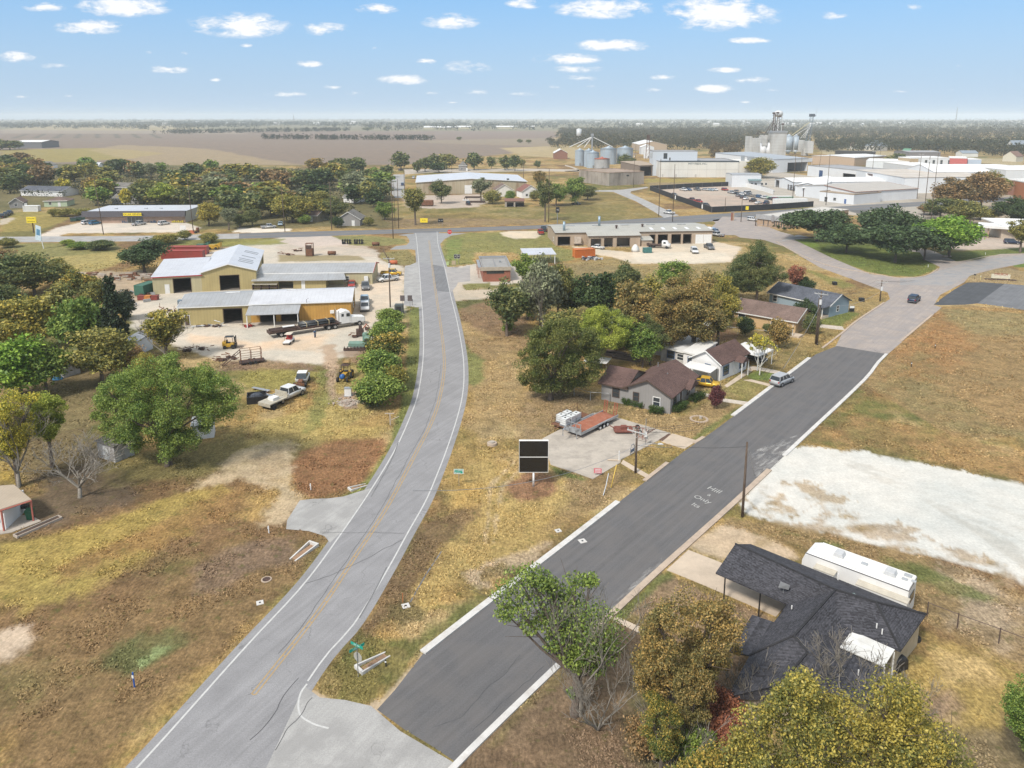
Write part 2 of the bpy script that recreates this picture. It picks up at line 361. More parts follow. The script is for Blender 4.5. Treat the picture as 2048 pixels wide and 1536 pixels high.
patch('H',[(0,395),(230,400),(560,380),(760,470),(1160,600),(1190,640),(1000,760),(900,820),(700,960),(560,1080),(0,1080),(0,600)],(.27,.195,.075),1,1.5,.8,5,br=.45)
patch('H',[(640,430),(760,460),(1000,540),(900,560),(760,500)],(.16,.17,.04),1,1.5,.7,5)
patch('H',[(800,640),(1000,720),(900,800),(760,780),(760,720)],(.12,.155,.035),.7,1,.85,4)
patch('H',[(430,430),(640,470),(780,560),(620,560),(430,500)],(.30,.22,.10),1,1.5,.8,5)
patch('H',[(1510,675),(1700,668),(2048,690),(3000,760),(3000,1500),(1600,1500),(1010,1140),(1180,985)],(.265,.175,.075),.5,.6,1,5)
patch('H',[(1600,680),(2048,700),(2500,720),(2500,900),(1900,860),(1500,800)],(.235,.195,.085),2,4,.8,9,br=.3)
patch('H',[(1560,672),(2048,694),(2600,720),(2600,745),(2048,715),(1540,685)],(.30,.19,.07),.6,.6,.9,4)
patch('P',[(1880,625),(1960,690),(1860,760),(1760,790),(1800,700)],(.29,.15,.055),2,4,.8,7,br=.3)
patch('P',[(1700,830),(1900,870),(2048,905),(2300,960),(2300,1000),(2048,960),(1860,920),(1640,880)],(.30,.18,.07),1.5,2.5,.8,5,br=.4)
patch('P',[(1740,770),(1850,690),(1880,760),(1960,840),(2200,900),(1900,860)],(.19,.165,.07),2,3,.6,6,br=.5,ns=3)
patch('P',[(1580,894),(1640,893),(1800,918),(2048,968),(2500,1060),(2500,1300),(2048,1172),(1900,1120),(1800,1100),(1700,1078),(1620,1060),(1500,1035),(1478,1008),(1500,965)],WHITE,.35,1.2,1,3,0.1)
patch('P',[(1495,985),(1560,960),(1640,975),(1700,1000),(1660,1040),(1560,1035),(1490,1025)],(.34,.25,.15),.4,2,.8,1.2,.5,br=1.)
patch('P',[(1640,1010),(1760,1040),(1900,1090),(2048,1140),(2300,1220),(2300,1250),(2048,1180),(1860,1120),(1700,1070),(1600,1050)],(.32,.23,.14),.4,2,.75,1.2,.5,br=1.,ns=5)
for i in range(9):
 o_=i*13;patch('P',[(1640+o_*4,905+o_*1.9),(1650+o_*4,905+o_*1.9),(2300,1110+o_*3),(2300,1116+o_*3)],(.42,.405,.38),.25,.6,.7,6,.1)
for i in range(30):
 x0,y0=1500+R.random()*500,0;y0=1000+(x0-1500)*.27+R.gauss(0,16);patch('P',[(x0,y0),(x0+R.uniform(8,30),y0+4),(x0+R.uniform(10,30),y0+R.uniform(6,12)),(x0-4,y0+7)],(.27,.195,.10),.3,.9,.8,1.5,.6,br=.7,ns=i)
patch('P',[(1445,1035),(1560,1045),(1700,1080),(1860,1120),(2048,1180),(2400,1290),(2400,1500),(2048,1345),(1840,1240),(1830,1180),(1600,1090),(1470,1085)],(.24,.165,.075),.5,1.2,.95,3,br=.1)
patch('P',[(1880,1120),(1960,1140),(2080,1230),(2048,1320),(1900,1250)],(.36,.28,.20),1.0,2,.7,3,br=.6)
patch('P',[(1770,1115),(1840,1130),(1960,1180),(1990,1200),(1900,1195),(1830,1165)],GREEN,.6,1.,.8,2,br=.3)
patch('P',[(1560,1060),(1630,1075),(1700,1095),(1640,1090)],GREEN,.4,.8,.8,2,br=.3)
patch('P',[(1445,1050),(1530,1075),(1590,1100),(1610,1120),(1440,1120),(1380,1090)],TAN,.5,.8,.95,3,.3)
patch('P',[(1490,1060),(1560,1080),(1520,1095)],(.3,.22,.12),.4,.8,.8,1.5,br=.7)
patch('P',[(1320,1145),(1480,1210),(1590,1260),(1500,1300),(1330,1250),(1245,1225)],(.24,.165,.10),.4,.6,.95,2)
patch('P',[(1230,1232),(1300,1160),(1340,1140),(1350,1150),(1250,1235)],GREEN,.3,.4,.8,2)
patch('P',[(1840,1250),(2100,1350),(2400,1500),(2400,1800),(1700,1800),(1750,1450)],(.33,.235,.07),1,2,.95,4,br=.1)
patch('P',[(1880,1300),(1960,1300),(2000,1360),(1900,1370)],(.42,.30,.13),1,2,.8,3)
patch('P',[(1840,1390),(1900,1380),(1920,1440),(1850,1450)],(.30,.20,.14),1,1,.8,2)
patch('P',[(1830,1460),(2100,1440),(2100,1600),(1830,1600)],(.17,.13,.08),1,2,.8,3)
patch('P',[(1130,1320),(1235,1235),(1330,1260),(1500,1310),(1500,1420),(1620,1800),(800,1800),(940,1502)],(.175,.115,.070),.5,.8,.95,3)
patch('P',[(960,1500),(1130,1325),(1150,1330),(1030,1440),(990,1500)],(.19,.145,.06),.4,.6,.8,2,br=.2)
patch('P',[(1250,1360),(1330,1350),(1420,1440),(1450,1560),(1280,1560)],(.10,.10,.04),1,1.5,.8,2,br=.2)
patch('J',[(850,480),(1000,0),(1100,-600),(1000,-760),(930,-800),(960,-500),(1000,-200),(980,40),(820,420)],OLIVE,.5,1,.6,4)
patch('P',[(925,600),(1000,600),(1060,660),(1040,760),(1060,800),(960,900),(930,850),(935,740)],(.31,.215,.10),1,2,.8,5,br=.3)
patch('F',[(190,640),(400,620),(480,660),(640,760),(600,860),(420,860),(260,800),(220,720)],(.20,.125,.07),1,1.6,.9,4,br=.2)
patch('F',[(190,640),(370,615),(380,640),(260,680),(200,680)],(.09,.105,.03),.6,1,.8,2)
patch('P',[(930,690),(965,720),(968,760),(945,780),(930,760)],(.16,.18,.05),.6,1,.8,3)
patch('G',[(250,480),(700,560),(700,640),(850,640),(440,800),(200,900),(120,700)],(.24,.17,.095),1,1.5,.8,3,br=.2)
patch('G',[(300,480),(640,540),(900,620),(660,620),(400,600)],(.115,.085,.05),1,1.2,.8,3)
patch('G',[(900,640),(1240,700),(1280,730),(1560,560),(1660,600),(1760,625),(1560,790),(1440,880),(1250,830),(680,640)],(.275,.19,.085),.5,.8,.9,3)
patch('G',[(1500,800),(1700,660),(1760,630),(1700,700),(1560,800),(1440,885),(1400,860)],(.13,.155,.04),.3,.5,.8,3)
patch('G',[(1640,480),(1760,430),(1980,480),(1830,580),(1700,540)],(.22,.19,.06),.4,.5,.9,3,br=.2)
patch('G',[(1790,400),(1880,370),(2048,400),(2000,440),(1840,440)],(.12,.17,.035),.4,.5,.9,3)
patch('G',[(900,240),(1150,260),(1140,340),(960,320)],(.33,.23,.11),.5,.8,.8,3)
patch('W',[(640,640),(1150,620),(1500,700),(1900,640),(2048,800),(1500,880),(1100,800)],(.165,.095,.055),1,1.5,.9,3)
patch('J',[(1080,100),(1200,0),(1380,130),(1560,130),(1720,300),(1400,560),(1000,700),(760,900),(900,500)],(.36,.255,.085),1.0,1.8,.85,4,br=.15)
patch('J',[(820,430),(960,330),(1140,260),(1160,340),(1000,520),(820,800),(560,960),(480,1040),(640,760)],(.150,.098,.052),.8,1.6,.9,3,br=.12)
patch('J',[(1330,170),(1420,110),(1540,120),(1580,200),(1500,260),(1380,270),(1300,230)],(.23,.12,.065),.6,1,.95,3)
patch('J',[(1040,140),(1180,180),(1140,300),(1020,300)],(.37,.24,.07),.6,1,.8,3)
patch('J',[(1100,640),(1420,500),(1560,470),(1480,560),(1180,720)],(.43,.32,.21),.5,1,.85,1.5,br=.8)
patch('J',[(1600,90),(1740,110),(1860,100),(1960,100),(2010,140),(1700,360),(1500,420),(1640,260)],(.21,.14,.07),.6,1,.7,3,br=.3)
patch('J',[(1540,80),(1620,110),(1750,145),(1700,160),(1560,120)],GREEN,.3,.4,.9,2)
patch('J',[(780,720),(880,820),(780,900),(700,820)],(.13,.105,.045),.6,1,.8,2)
patch('J',[(400,1090),(500,980),(560,920),(700,960),(860,960),(1100,800),(1240,700),(1250,750),(900,1010),(760,1190),(560,1320),(440,1330),(360,1230)],(.105,.115,.030),.5,.8,.85,2,br=.25)
patch('J',[(360,1150),(440,1120),(470,1240),(440,1310),(370,1260)],(.25,.18,.07),.5,.8,.7,2)
patch('J',[(320,1230),(420,1290),(560,1330),(700,1260),(880,1040),(880,1090),(780,1260),(600,1400),(400,1410),(300,1340)],TAN,.25,.4,.9,2,.2)
for a,b,c_,d_ in((1225,150,1200,330),(1290,150,1240,330)):
 patch('J',[(a+120,60),(a+135,66),(a+10,b+40),(c_+30,d_),(c_+15,d_+150),(c_,d_+150),(c_+14,d_),(a-5,b+35)],(.42,.32,.19),.25,.5,.75,2)
patch('E',[(60,520),(100,430),(200,300),(560,150),(800,90),(1180,30),(1380,40),(1420,110),(1700,130),(1720,200),(1880,240),(1890,500),(1880,560),(1680,600),(1640,760),(1450,860),(1300,890),(900,860),(640,860),(480,800),(60,640)],GRAVEL,.8,1.6,.97,4,.15)
patch('E',[(480,740),(900,790),(1300,800),(1420,700),(1250,690),(900,750),(700,720),(460,690)],(.56,.40,.27),1.2,1.6,.75,4,.15,br=.25)
patch('E',[(1560,240),(1700,220),(1880,260),(1880,420),(1640,620),(1560,560)],(.52,.41,.31),1,1.6,.7,4,.15,br=.2)
patch('E',[(1200,20),(1400,40),(1700,130),(1700,180),(1050,180),(1040,110),(1180,60)],(.42,.35,.29),1,1.6,.8,4,.2)
patch('E',[(640,880),(900,840),(1290,900),(1300,930),(820,920),(640,950)],(.20,.125,.085),.8,1.5,.9,3,br=.3)
patch('E',[(1480,800),(1640,780),(1600,880),(1450,880)],(.24,.15,.10),.8,1.,.8,3,br=.3)
patch('E',[(760,940),(1000,920),(1300,940),(1310,1000),(1200,960),(1120,1040),(900,1070),(830,1040)],(.25,.215,.055),.8,1.,.95,3)
patch('E',[(1380,45),(1600,35),(1880,60),(1900,90),(1700,108),(1420,95)],(.20,.19,.065),.4,.5,.95,3)
patch('E',[(1720,150),(1900,130),(1955,180),(1950,225),(1880,235),(1780,225),(1715,180)],(.22,.185,.07),.4,.5,.95,3)
patch('E',[(1045,165),(1580,170),(1620,200),(1045,210)],(.25,.20,.10),.6,.6,.9,3)
patch('E',[(100,45),(600,60),(1180,55),(1150,90),(700,110),(200,100)],(.15,.165,.045),.8,1,.9,3,br=.2)
patch('E',[(560,80),(1000,60),(1180,60),(1000,95),(600,100)],(.24,.22,.05),.8,1,.7,3,br=.3)
patch('K',[(0,20),(560,10),(600,60),(400,80),(0,90)],(.19,.185,.065),1.5,2,.9,6)
patch('K',[(180,95),(560,55),(660,75),(560,130),(340,190),(200,130)],(.33,.265,.09),1,1.5,.95,6)
patch('K',[(360,160),(720,150),(720,260),(640,330),(560,240),(400,200)],(.36,.28,.20),1,2,.9,4,.3)
patch('K',[(0,600),(260,600),(640,560),(700,640),(500,700),(440,900),(440,1100),(200,1200),(0,1200)],(.17,.125,.06),1.5,3,.9,5)
patch('K',[(280,700),(500,690),(480,790),(420,920),(240,960),(260,800)],(.185,.145,.065),1.,2,.9,4)
patch('K',[(0,1110),(90,1110),(60,1200),(0,1200)],(.37,.25,.045),1,1,.9,3)
patch('K',[(200,1180),(420,1100),(660,1120),(640,1290),(430,1340),(330,1400),(60,1460),(150,1340)],(.125,.090,.062),1.,1.6,.9,3,.7)
patch('K',[(500,1110),(900,1030),(1239,900),(1239,1120),(900,1180),(560,1240)],(.185,.155,.055),1.5,2.5,.85,5)
patch('L',[(0,260),(400,170),(900,10),(1250,-60),(1100,200),(700,420),(300,640),(0,740)],(.345,.255,.06),1,2.5,.9,6,br=.15)
patch('L',[(250,400),(600,230),(1000,100),(1400,-100),(1500,-60),(1200,130),(700,330),(300,520)],(.27,.155,.055),1,2,.85,5,br=.15)
patch('L',[(0,900),(300,760),(700,560),(1150,380),(1450,230),(1650,190),(1740,300),(1700,450),(1500,700),(1200,980),(900,1250),(700,1500),(500,1800),(0,1800)],(.205,.130,.058),1,2,.95,5)
patch('L',[(1100,400),(1300,270),(1640,210),(1700,330),(1400,460),(1150,520)],(.175,.120,.085),1,1.5,.8,4,br=.15)
patch('L',[(600,900),(800,780),(1000,720),(1050,800),(860,950),(700,1010)],(.115,.125,.045),.8,1.5,.9,3,br=.25)
patch('L',[(0,1000),(300,900),(500,1000),(300,1150),(0,1300)],(.19,.165,.06),2,3,.6,5,br=.3)
patch('L',[(780,920),(860,880),(960,780),(1000,800),(940,880),(820,960)],(.22,.27,.11),.2,.5,.9,1.2,br=.8)
patch('L',[(0,760),(150,730),(270,760),(180,860),(0,930)],(.46,.36,.27),.8,1.5,.95,3,.4)
patch('L',[(640,1536),(900,1250),(1200,1000),(1420,800),(1640,520),(1880,230),(1910,240),(1700,560),(1400,880),(1100,1140),(800,1400),(680,1536),(560,1800),(400,1800)],(.26,.21,.06),.5,.9,.85,3,br=.15)
patch('J',[(180,100),(300,0),(560,-80),(700,-60),(720,-40),(600,160),(400,240),(300,250),(250,200)],(.22,.11,.05),.6,1.,.95,3)
patch('J',[(300,-20),(420,-60),(600,-60),(700,-100),(560,-140),(360,-80)],(.33,.245,.075),1,1.5,.8,4)
patch('J',[(620,190),(690,60),(740,0),(800,-160),(780,-160),(700,0),(560,190),(460,240),(540,240)],(.17,.19,.05),.4,.5,.9,3)
patch('P',[(700,720),(740,740),(790,790),(700,850),(640,880),(560,900),(480,905),(520,850),(640,800)],(.34,.265,.085),1,2,.8,5)
patch('P',[(640,740),(668,735),(668,800),(640,850),(600,870),(620,820)],(.17,.185,.05),.6,1.2,.7,3,br=.3)
patch('P',[(640,690),(672,690),(676,730),(672,800),(660,800),(652,740)],(.36,.255,.175),.5,.8,.9,2)
patch('P',[(680,790),(712,780),(716,815),(690,820)],(.33,.23,.17),.4,.7,.9,1.5)
patch('P',[(500,890),(585,880),(590,975),(610,990),(570,1050),(520,1055),(560,980),(480,960),(380,980),(420,950)],(.44,.34,.22),.6,1.4,.85,2.5,.5,br=.3)
patch('P',[(820,620),(838,614),(846,660),(846,740),(836,790),(810,850),(780,900),(770,900),(800,820),(812,740)],(.15,.17,.045),.4,.5,.9,3)
patch('F',[(90,320),(140,230),(240,210),(470,200),(760,190),(820,290),(940,320),(930,380),(800,400),(560,330),(320,330),(310,400),(140,420)],(.20,.195,.06),.6,1,.95,4,br=.1)
patch('F',[(140,250),(240,240),(200,400),(130,400)],(.16,.21,.05),.6,1,.7,3,br=.3)
patch('F',[(470,205),(540,195),(740,195),(740,215),(700,240),(560,245),(500,230)],(.50,.42,.32),.4,.5,1,2,.1)
patch('F',[(920,290),(1300,330),(1380,260),(1800,255),(2000,300),(1930,390),(1700,405),(1300,400),(1180,360),(1000,330)],(.50,.42,.33),.6,.8,1,3,.15)
patch('F',[(1300,330),(1600,330),(1900,330),(1920,380),(1660,400),(1330,390)],(.56,.50,.42),.6,1,.6,3,.15)
patch('F',[(860,400),(1200,370),(1300,410),(1700,410),(2000,390),(2048,500),(1500,560),(900,500)],(.24,.19,.085),1,2,.85,4,br=.2)
patch('F',[(120,430),(340,400),(560,400),(620,420),(620,520),(400,540),(240,530),(200,600),(170,590)],(.44,.39,.34),.3,.4,1,2,.1)
patch('F',[(250,530),(410,520),(410,550),(250,560)],(.19,.18,.06),.2,.3,1,2)
patch('F',[(120,430),(170,590),(190,640),(260,630),(460,618),(460,560),(250,565),(240,530),(160,480)],(.43,.36,.29),.3,.4,.9,2,.1)
patch('A',[(200,745),(330,690),(480,655),(500,660),(1090,660),(1180,690),(1100,715),(400,722),(350,735),(370,745)],(.50,.44,.385),.5,.5,1,4,.1)
patch('A',[(1360,715),(1400,690),(1500,690),(1700,695),(1700,712),(1480,718)],(.58,.52,.45),.5,1,1,3,.1)
patch('A',[(1700,735),(1930,735),(2000,760),(2048,790),(1750,800),(1640,770)],(.44,.37,.33),.5,.6,1,3,.1)
patch('R',[(0,1010),(90,1000),(180,1000),(60,1060),(0,1090)],(.42,.36,.29),.5,1,.9,3,.3)
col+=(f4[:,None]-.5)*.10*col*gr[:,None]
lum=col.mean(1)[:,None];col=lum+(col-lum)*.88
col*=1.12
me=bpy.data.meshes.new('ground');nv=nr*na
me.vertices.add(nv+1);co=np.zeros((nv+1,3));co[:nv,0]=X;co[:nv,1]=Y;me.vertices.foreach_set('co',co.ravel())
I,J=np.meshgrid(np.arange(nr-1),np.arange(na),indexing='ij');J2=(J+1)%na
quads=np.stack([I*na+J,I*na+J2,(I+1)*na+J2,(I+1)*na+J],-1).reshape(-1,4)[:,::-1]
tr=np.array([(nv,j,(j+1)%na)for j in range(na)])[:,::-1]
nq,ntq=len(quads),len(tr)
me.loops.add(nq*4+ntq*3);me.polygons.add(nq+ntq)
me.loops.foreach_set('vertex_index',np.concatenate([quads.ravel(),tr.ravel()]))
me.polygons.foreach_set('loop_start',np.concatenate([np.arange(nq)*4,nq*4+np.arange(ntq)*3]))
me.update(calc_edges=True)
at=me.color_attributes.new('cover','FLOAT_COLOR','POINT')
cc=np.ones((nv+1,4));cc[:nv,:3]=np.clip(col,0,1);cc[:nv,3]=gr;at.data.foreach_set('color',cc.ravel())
m,nt,p=newmat('ground_cover')
ca=node(nt,'ShaderNodeVertexColor',layer_name='cover');ge=node(nt,'ShaderNodeNewGeometry');pos=ge.outputs['Position']
mp=node(nt,'ShaderNodeMapping');mp.inputs['Rotation'].default_value=(0,0,.9);mp.inputs['Scale'].default_value=(1,.3,1);nt.links.new(pos,mp.inputs[0])
a=noise(nt,pos,3.2,6,.72);b=noise(nt,pos,.55,6,.65);c=noise(nt,mp.outputs[0],5,4,.7);d=noise(nt,pos,.09,5,.6)
tuft=ramp(nt,a,[(.36,g3(.62)),(.52,g3(1.)),(.66,g3(1.32))])
blot=ramp(nt,b,[(.32,g3(.62)),(.5,g3(1.)),(.68,g3(1.35))])
strk=ramp(nt,c,[(.34,g3(.72)),(.66,g3(1.25))])
big=ramp(nt,d,[(.35,(.85,.88,.85)),(.65,(1.12,1.08,1.0))])
base=mixc(nt,ca.outputs['Alpha'],mixc(nt,.22,ca.outputs[0],tuft,'MULTIPLY'),mixc(nt,1.,mixc(nt,1.,ca.outputs[0],tuft,'MULTIPLY'),strk,'MULTIPLY'))
base=mixc(nt,math_(nt,'MULTIPLY_ADD',ca.outputs['Alpha'],.7,.15),base,blot,'MULTIPLY');base=mixc(nt,.8,base,big,'MULTIPLY')
gm=math_(nt,'MULTIPLY',ramp(nt,noise(nt,pos,.9,5,.7),[(.56,g3(0)),(.70,g3(.75))]),ca.outputs['Alpha'])
base=mixc(nt,gm,base,(.10,.105,.03))
nt.links.new(base,p.inputs['Base Color']);p.inputs['Roughness'].default_value=.95;p.inputs['Specular IOR Level'].default_value=.1
bp=node(nt,'ShaderNodeBump');bp.inputs['Distance'].default_value=.12;nt.links.new(ca.outputs['Alpha'],bp.inputs['Strength']);nt.links.new(a,bp.inputs['Height']);nt.links.new(bp.outputs[0],p.inputs['Normal'])
me.materials.append(m)
go=bpy.data.objects.new('ground',me);sc.collection.objects.link(go);tag(go,kind='structure')
def asphalt(name,colr,streak=.25,rot=.9,pink=None,patchy=.3,crack=True):
 m,nt,p=newmat(name)
 ge=node(nt,'ShaderNodeNewGeometry');pos=ge.outputs['Position']
 mp=node(nt,'ShaderNodeMapping',vector_type='TEXTURE');mp.inputs['Rotation'].default_value=(0,0,rot);mp.inputs['Scale'].default_value=(14,.55,1);nt.links.new(pos,mp.inputs[0])
 s=noise(nt,mp.outputs[0],1.0,5,.6,.2);g=noise(nt,pos,9,3,.7);b=noise(nt,pos,.35,6,.6)
 c=ramp(nt,s,[(.3,tuple(x*(1-streak)for x in colr)),(.5,colr),(.7,tuple(x*(1+streak)for x in colr))])
 c=mixc(nt,.6,c,ramp(nt,g,[(.3,g3(.72)),(.7,g3(1.25))]),'MULTIPLY')
 if pink:c=mixc(nt,ramp(nt,b,[(.42,g3(0)),(.58,g3(patchy*2))]),c,pink)
 else:c=mixc(nt,patchy,c,ramp(nt,b,[(.3,g3(.6)),(.7,g3(1.35))]),'MULTIPLY')
 if crack:
  vo=node(nt,'ShaderNodeTexVoronoi',feature='DISTANCE_TO_EDGE');vo.inputs['Scale'].default_value=.11
  nv_=node(nt,'ShaderNodeVectorMath',operation='ADD');nt.links.new(pos,nv_.inputs[0])
  nz=nt.nodes.new('ShaderNodeTexNoise');nz.inputs['Scale'].default_value=.5;nz.inputs['Detail'].default_value=5;nt.links.new(pos,nz.inputs['Vector'])
  sc_=node(nt,'ShaderNodeVectorMath',operation='SCALE');sc_.inputs['Scale'].default_value=3.5;nt.links.new(nz.outputs['Color'],sc_.inputs[0]);nt.links.new(sc_.outputs[0],nv_.inputs[1])
  nt.links.new(nv_.outputs[0],vo.inputs['Vector'])
  k=math_(nt,'MULTIPLY',ramp(nt,vo.outputs['Distance'],[(0,g3(1)),(.006,g3(0))]),ramp(nt,b,[(.45,g3(0)),(.6,g3(.55))]))
  c=mixc(nt,k,c,tuple(x*.3 for x in colr))
 nt.links.new(c,p.inputs['Base Color']);p.inputs['Roughness'].default_value=.85;p.inputs['Specular IOR Level'].default_value=.25
 return m
def smooth_px(pts,n=6):
 P=[Vector((a,b))for a,b in pts];out=[]
 for i in range(len(P)-1):
  p0=P[max(i-1,0)];p1=P[i];p2=P[i+1];p3=P[min(i+2,len(P)-1)]
  for k in range(n):
   t=k/n;out.append(.5*((2*p1)+(p2-p0)*t+(2*p0-5*p1+4*p2-p3)*t*t+(3*p1-p0-3*p2+p3)*t**3))
 out.append(P[-1]);return out
def wpath(k,pts,n=6):return[Vector((v.x,v.y))for v in smooth_px([tuple(Q(k,*p)[:2])for p in pts],n)]
def offs(path,d):
 o=[]
 for i,p in enumerate(path):
  t=(path[min(i+1,len(path)-1)]-path[max(i-1,0)]).normalized();o.append(p+Vector((-t.y,t.x))*(d[i]if isinstance(d,list)else d))
 return o
def resamp(path,n):
 L=[0]
 for a,b in zip(path,path[1:]):L.append(L[-1]+(b-a).length)
 out=[];j=0
 for i in range(n):
  s=L[-1]*i/(n-1)
  while j<len(L)-2 and L[j+1]<s:j+=1
  t=(s-L[j])/max(L[j+1]-L[j],1e-9);out.append(path[j].lerp(path[j+1],t))
 return out
def strip(name,a,b,z,m,label=None,kind='structure',parent=None,sub=1):
 n=max(len(a),len(b),2);a=resamp(a,n*sub);b=resamp(b,n*sub);mb=MB()
 for i in range(len(a)-1):mb.poly([(a[i].x,a[i].y,z),(a[i+1].x,a[i+1].y,z),(b[i+1].x,b[i+1].y,z),(b[i].x,b[i].y,z)][::-1])
 o=mb.build(name,m,parent)
 if o.data.polygons[0].normal.z<0:o.data.flip_normals()
 if parent is None:tag(o,kind=kind)
 return o
EXC=[]
def sheet(name,k,pts,z,m,kind='structure',th=None):
 EXC.append([tuple(Q(k,*p)[:2])for p in pts])
 P=[Q(k,*p)for p in pts];mb=MB();mb.poly([(p.x,p.y,z)for p in P]);o=mb.build(name,m)
 if o.data.polygons[0].normal.z<0:o.data.flip_normals()
 return tag(o,kind=kind)
def line(name,path,wd,z,m):return strip(name,offs(path,wd/2),offs(path,-wd/2),z,m)
fmL=[(110,1700),(285,1522),(488,1296),(607,1167.6),(683.6,1064),(742,978),(789,900),(816.8,840),(836,785),(846,711),(845.5,641.6),(841.3,581),(837,523),(833,481),(831,466)]
fmR=[(420,1760),(545,1485),(609,1372.6),(656,1306),(711,1243.7),(773.4,1142),(816.4,1064),(851.6,1001.6),(875,946.9),(893,900),(913,840),(925,790),(928,745),(924.6,700),(913.5,640),(900.5,587),(889.7,536),(882,510),(876,488),(874,463)]
Lw=wpath('P',fmL,8);Rw=wpath('P',fmR,8)
M_fm=asphalt('worn_asphalt',(.255,.253,.26),.11,math.radians(62),None,.25)
M_new=asphalt('new_asphalt',(.122,.120,.123),.17,math.radians(51),(.15,.14,.135),.2,False)
M_old=asphalt('old_pavement',(.34,.295,.265),.12,math.radians(50),(.27,.25,.245),.35)
M_hwy=asphalt('highway_asphalt',(.155,.158,.165),.15,0,None,.2)
M_apron=asphalt('light_asphalt',(.37,.365,.355),.1,math.radians(60),(.26,.255,.25),.3)
M_patch=asphalt('dark_patch_asphalt',(.075,.080,.088),.12,.8,None,.4,False)
M_patch2=asphalt('grey_patch_asphalt',(.16,.165,.175),.12,.8,None,.4)
M_curb=mat('kerb_white',(.58,.57,.55),.85,var=.1,scale=.7,stain=(.35,.3,.25),stain_amt=.4)
M_curb2=mat('kerb_tan',(.46,.37,.29),.9,var=.12,scale=.7,stain=(.25,.2,.16),stain_amt=.4)
M_line=mat('white_paint_line',(.52,.52,.51),.8,var=.12,scale=2,stain=(.3,.3,.3),stain_amt=.35)
M_yel=mat('yellow_paint_line',(.42,.285,.12),.8,var=.15,scale=2,stain=(.26,.22,.18),stain_amt=.5)
M_conc=mat('concrete_slab',(.43,.385,.33),.9,var=.15,scale=.35,stain=(.22,.20,.18),stain_amt=.5,bump=.1)
M_conc2=mat('pale_concrete',(.52,.43,.335),.9,var=.1,scale=.4,stain=(.34,.28,.22),stain_amt=.4)
strip('road',offs(Lw,.7),offs(Rw,-.75),.004,M_fm)
sheet('road_apron','P',[(430,1755),(609,1372),(640,1395),(690,1400),(742,1412),(800,1462),(905,1524),(895,1760)],.008,M_apron)
sheet('side_apron','J',[(480,408),(612,205),(622,195),(560,212),(480,238),(400,248),(320,250),(255,258),(190,360),(185,405),(300,415),(380,440),(410,475)],.008,M_apron)
sheet('workshop_apron','V',[(742,640),(700,655),(620,690),(535,705),(525,900),(520,1310),(640,1330),(700,1340),(795,1340),(780,1100)],.008,M_apron)
sheet('side_street','V',[(1140,715),(1400,735),(1536,700),(1540,940),(1350,960),(1330,1010),(1240,1120),(1180,880)],.008,asphalt('lot_asphalt',(.36,.34,.325),.12,.3,(.28,.27,.265),.3))
line('edge_line',offs(Lw,-.05),.16,.012,M_line)
i0=14;line('edge_line',[p for p in Rw if p.y>G(609,1372).y],.15,.012,M_line)
line('edge_line',wpath('J',[(292,1198),(262,1240),(248,1290),(250,1335),(264,1365),(300,1390),(345,1410),(402,1425)],5),.14,.012,M_line)
yl=[(832.0,481),(836,523)]
cen=wpath('P',[(506,1389),(634.5,1225.5),(705,1120),(775.4,1011),(834,901),(862,846),(878,800),(887.5,745),(887,700),(879.5,640),(872,590),(866.5,550),(861.5,510),(858,481)],8)
line('centre_line',offs(cen,.14),.10,.012,M_yel);line('centre_line',offs(cen,-.20),.10,.012,M_yel)
M_tar=mat('tar_seam',(.075,.075,.08),.6,var=.3,scale=1)
def wob(path,a_,s_):return[p+Vector((fbm(np.array([p.x/s_]),np.array([p.y/s_]),3,8)[0]-.5,fbm(np.array([p.x/s_+9]),np.array([p.y/s_]),3,9)[0]-.5))*a_ for p in resamp(path,140)]
line('tar_seam',wob(offs(cen,.55)[4:60],.35,2),.045,.013,M_tar)
for k_,ps in(('J',[(130,1536),(200,1440),(260,1370),(320,1270)]),('J',[(0,1480),(120,1360),(190,1250),(250,1170)]),('J',[(280,685),(520,590),(790,455)]),('J',[(360,420),(560,425),(790,423)]),('J',[(950,1430),(1080,1360),(1180,1260),(1240,1200),(1330,1130),(1390,1060)]),('J',[(1130,1440),(1250,1330),(1420,1180),(1500,1110)])):line('tar_seam',wob(wpath(k_,ps,8),.7,2.5),.05,.017,M_tar)
sk=mat('tyre_mark',(.17,.17,.175),.8,var=.2)
for ps in([(560,860),(640,720),(700,600)],[(820,780),(900,640),(980,520)],[(620,240),(720,60),(760,-40)]):line('tyre_mark',wpath('J',ps,8),.13,.0135,sk)
mb=MB();cr=resamp(cen,300)
for i in range(0,150,2):
 p=cr[i];t=(cr[i+1]-cr[i]).normalized();n_=Vector((-t.y,t.x))
 if R.random()<.25:continue
 a=p-n_*.14;b=p+n_*.07;mb.poly([(a.x-t.x*.05,a.y-t.y*.05,.012),(a.x+t.x*.05,a.y+t.y*.05,.012),(b.x+t.x*.05,b.y+t.y*.05,.012),(b.x-t.x*.05,b.y-t.y*.05,.012)])
tag(mb.build('centre_ticks',M_yel),kind='structure')
strip('lane_overlay',wpath('V',[(905,310),(930,560),(975,800),(1020,1060),(1100,1110),(1235,1110)],4),wpath('V',[(1045,330),(1075,470),(1150,800),(1190,950),(1225,1060),(1240,1110)],4),.008,asphalt('dark_lane_asphalt',(.175,.178,.185),.15,math.radians(85),None,.35))
hU=wpath('P',[(-700,482),(0,474.6),(273,473),(478.5,466.8),(700,461),(826,458),(1001.6,453),(1089.5,450),(1165,444.7),(1328,434.6),(1511,423),(1760,408),(2100,390)],4)
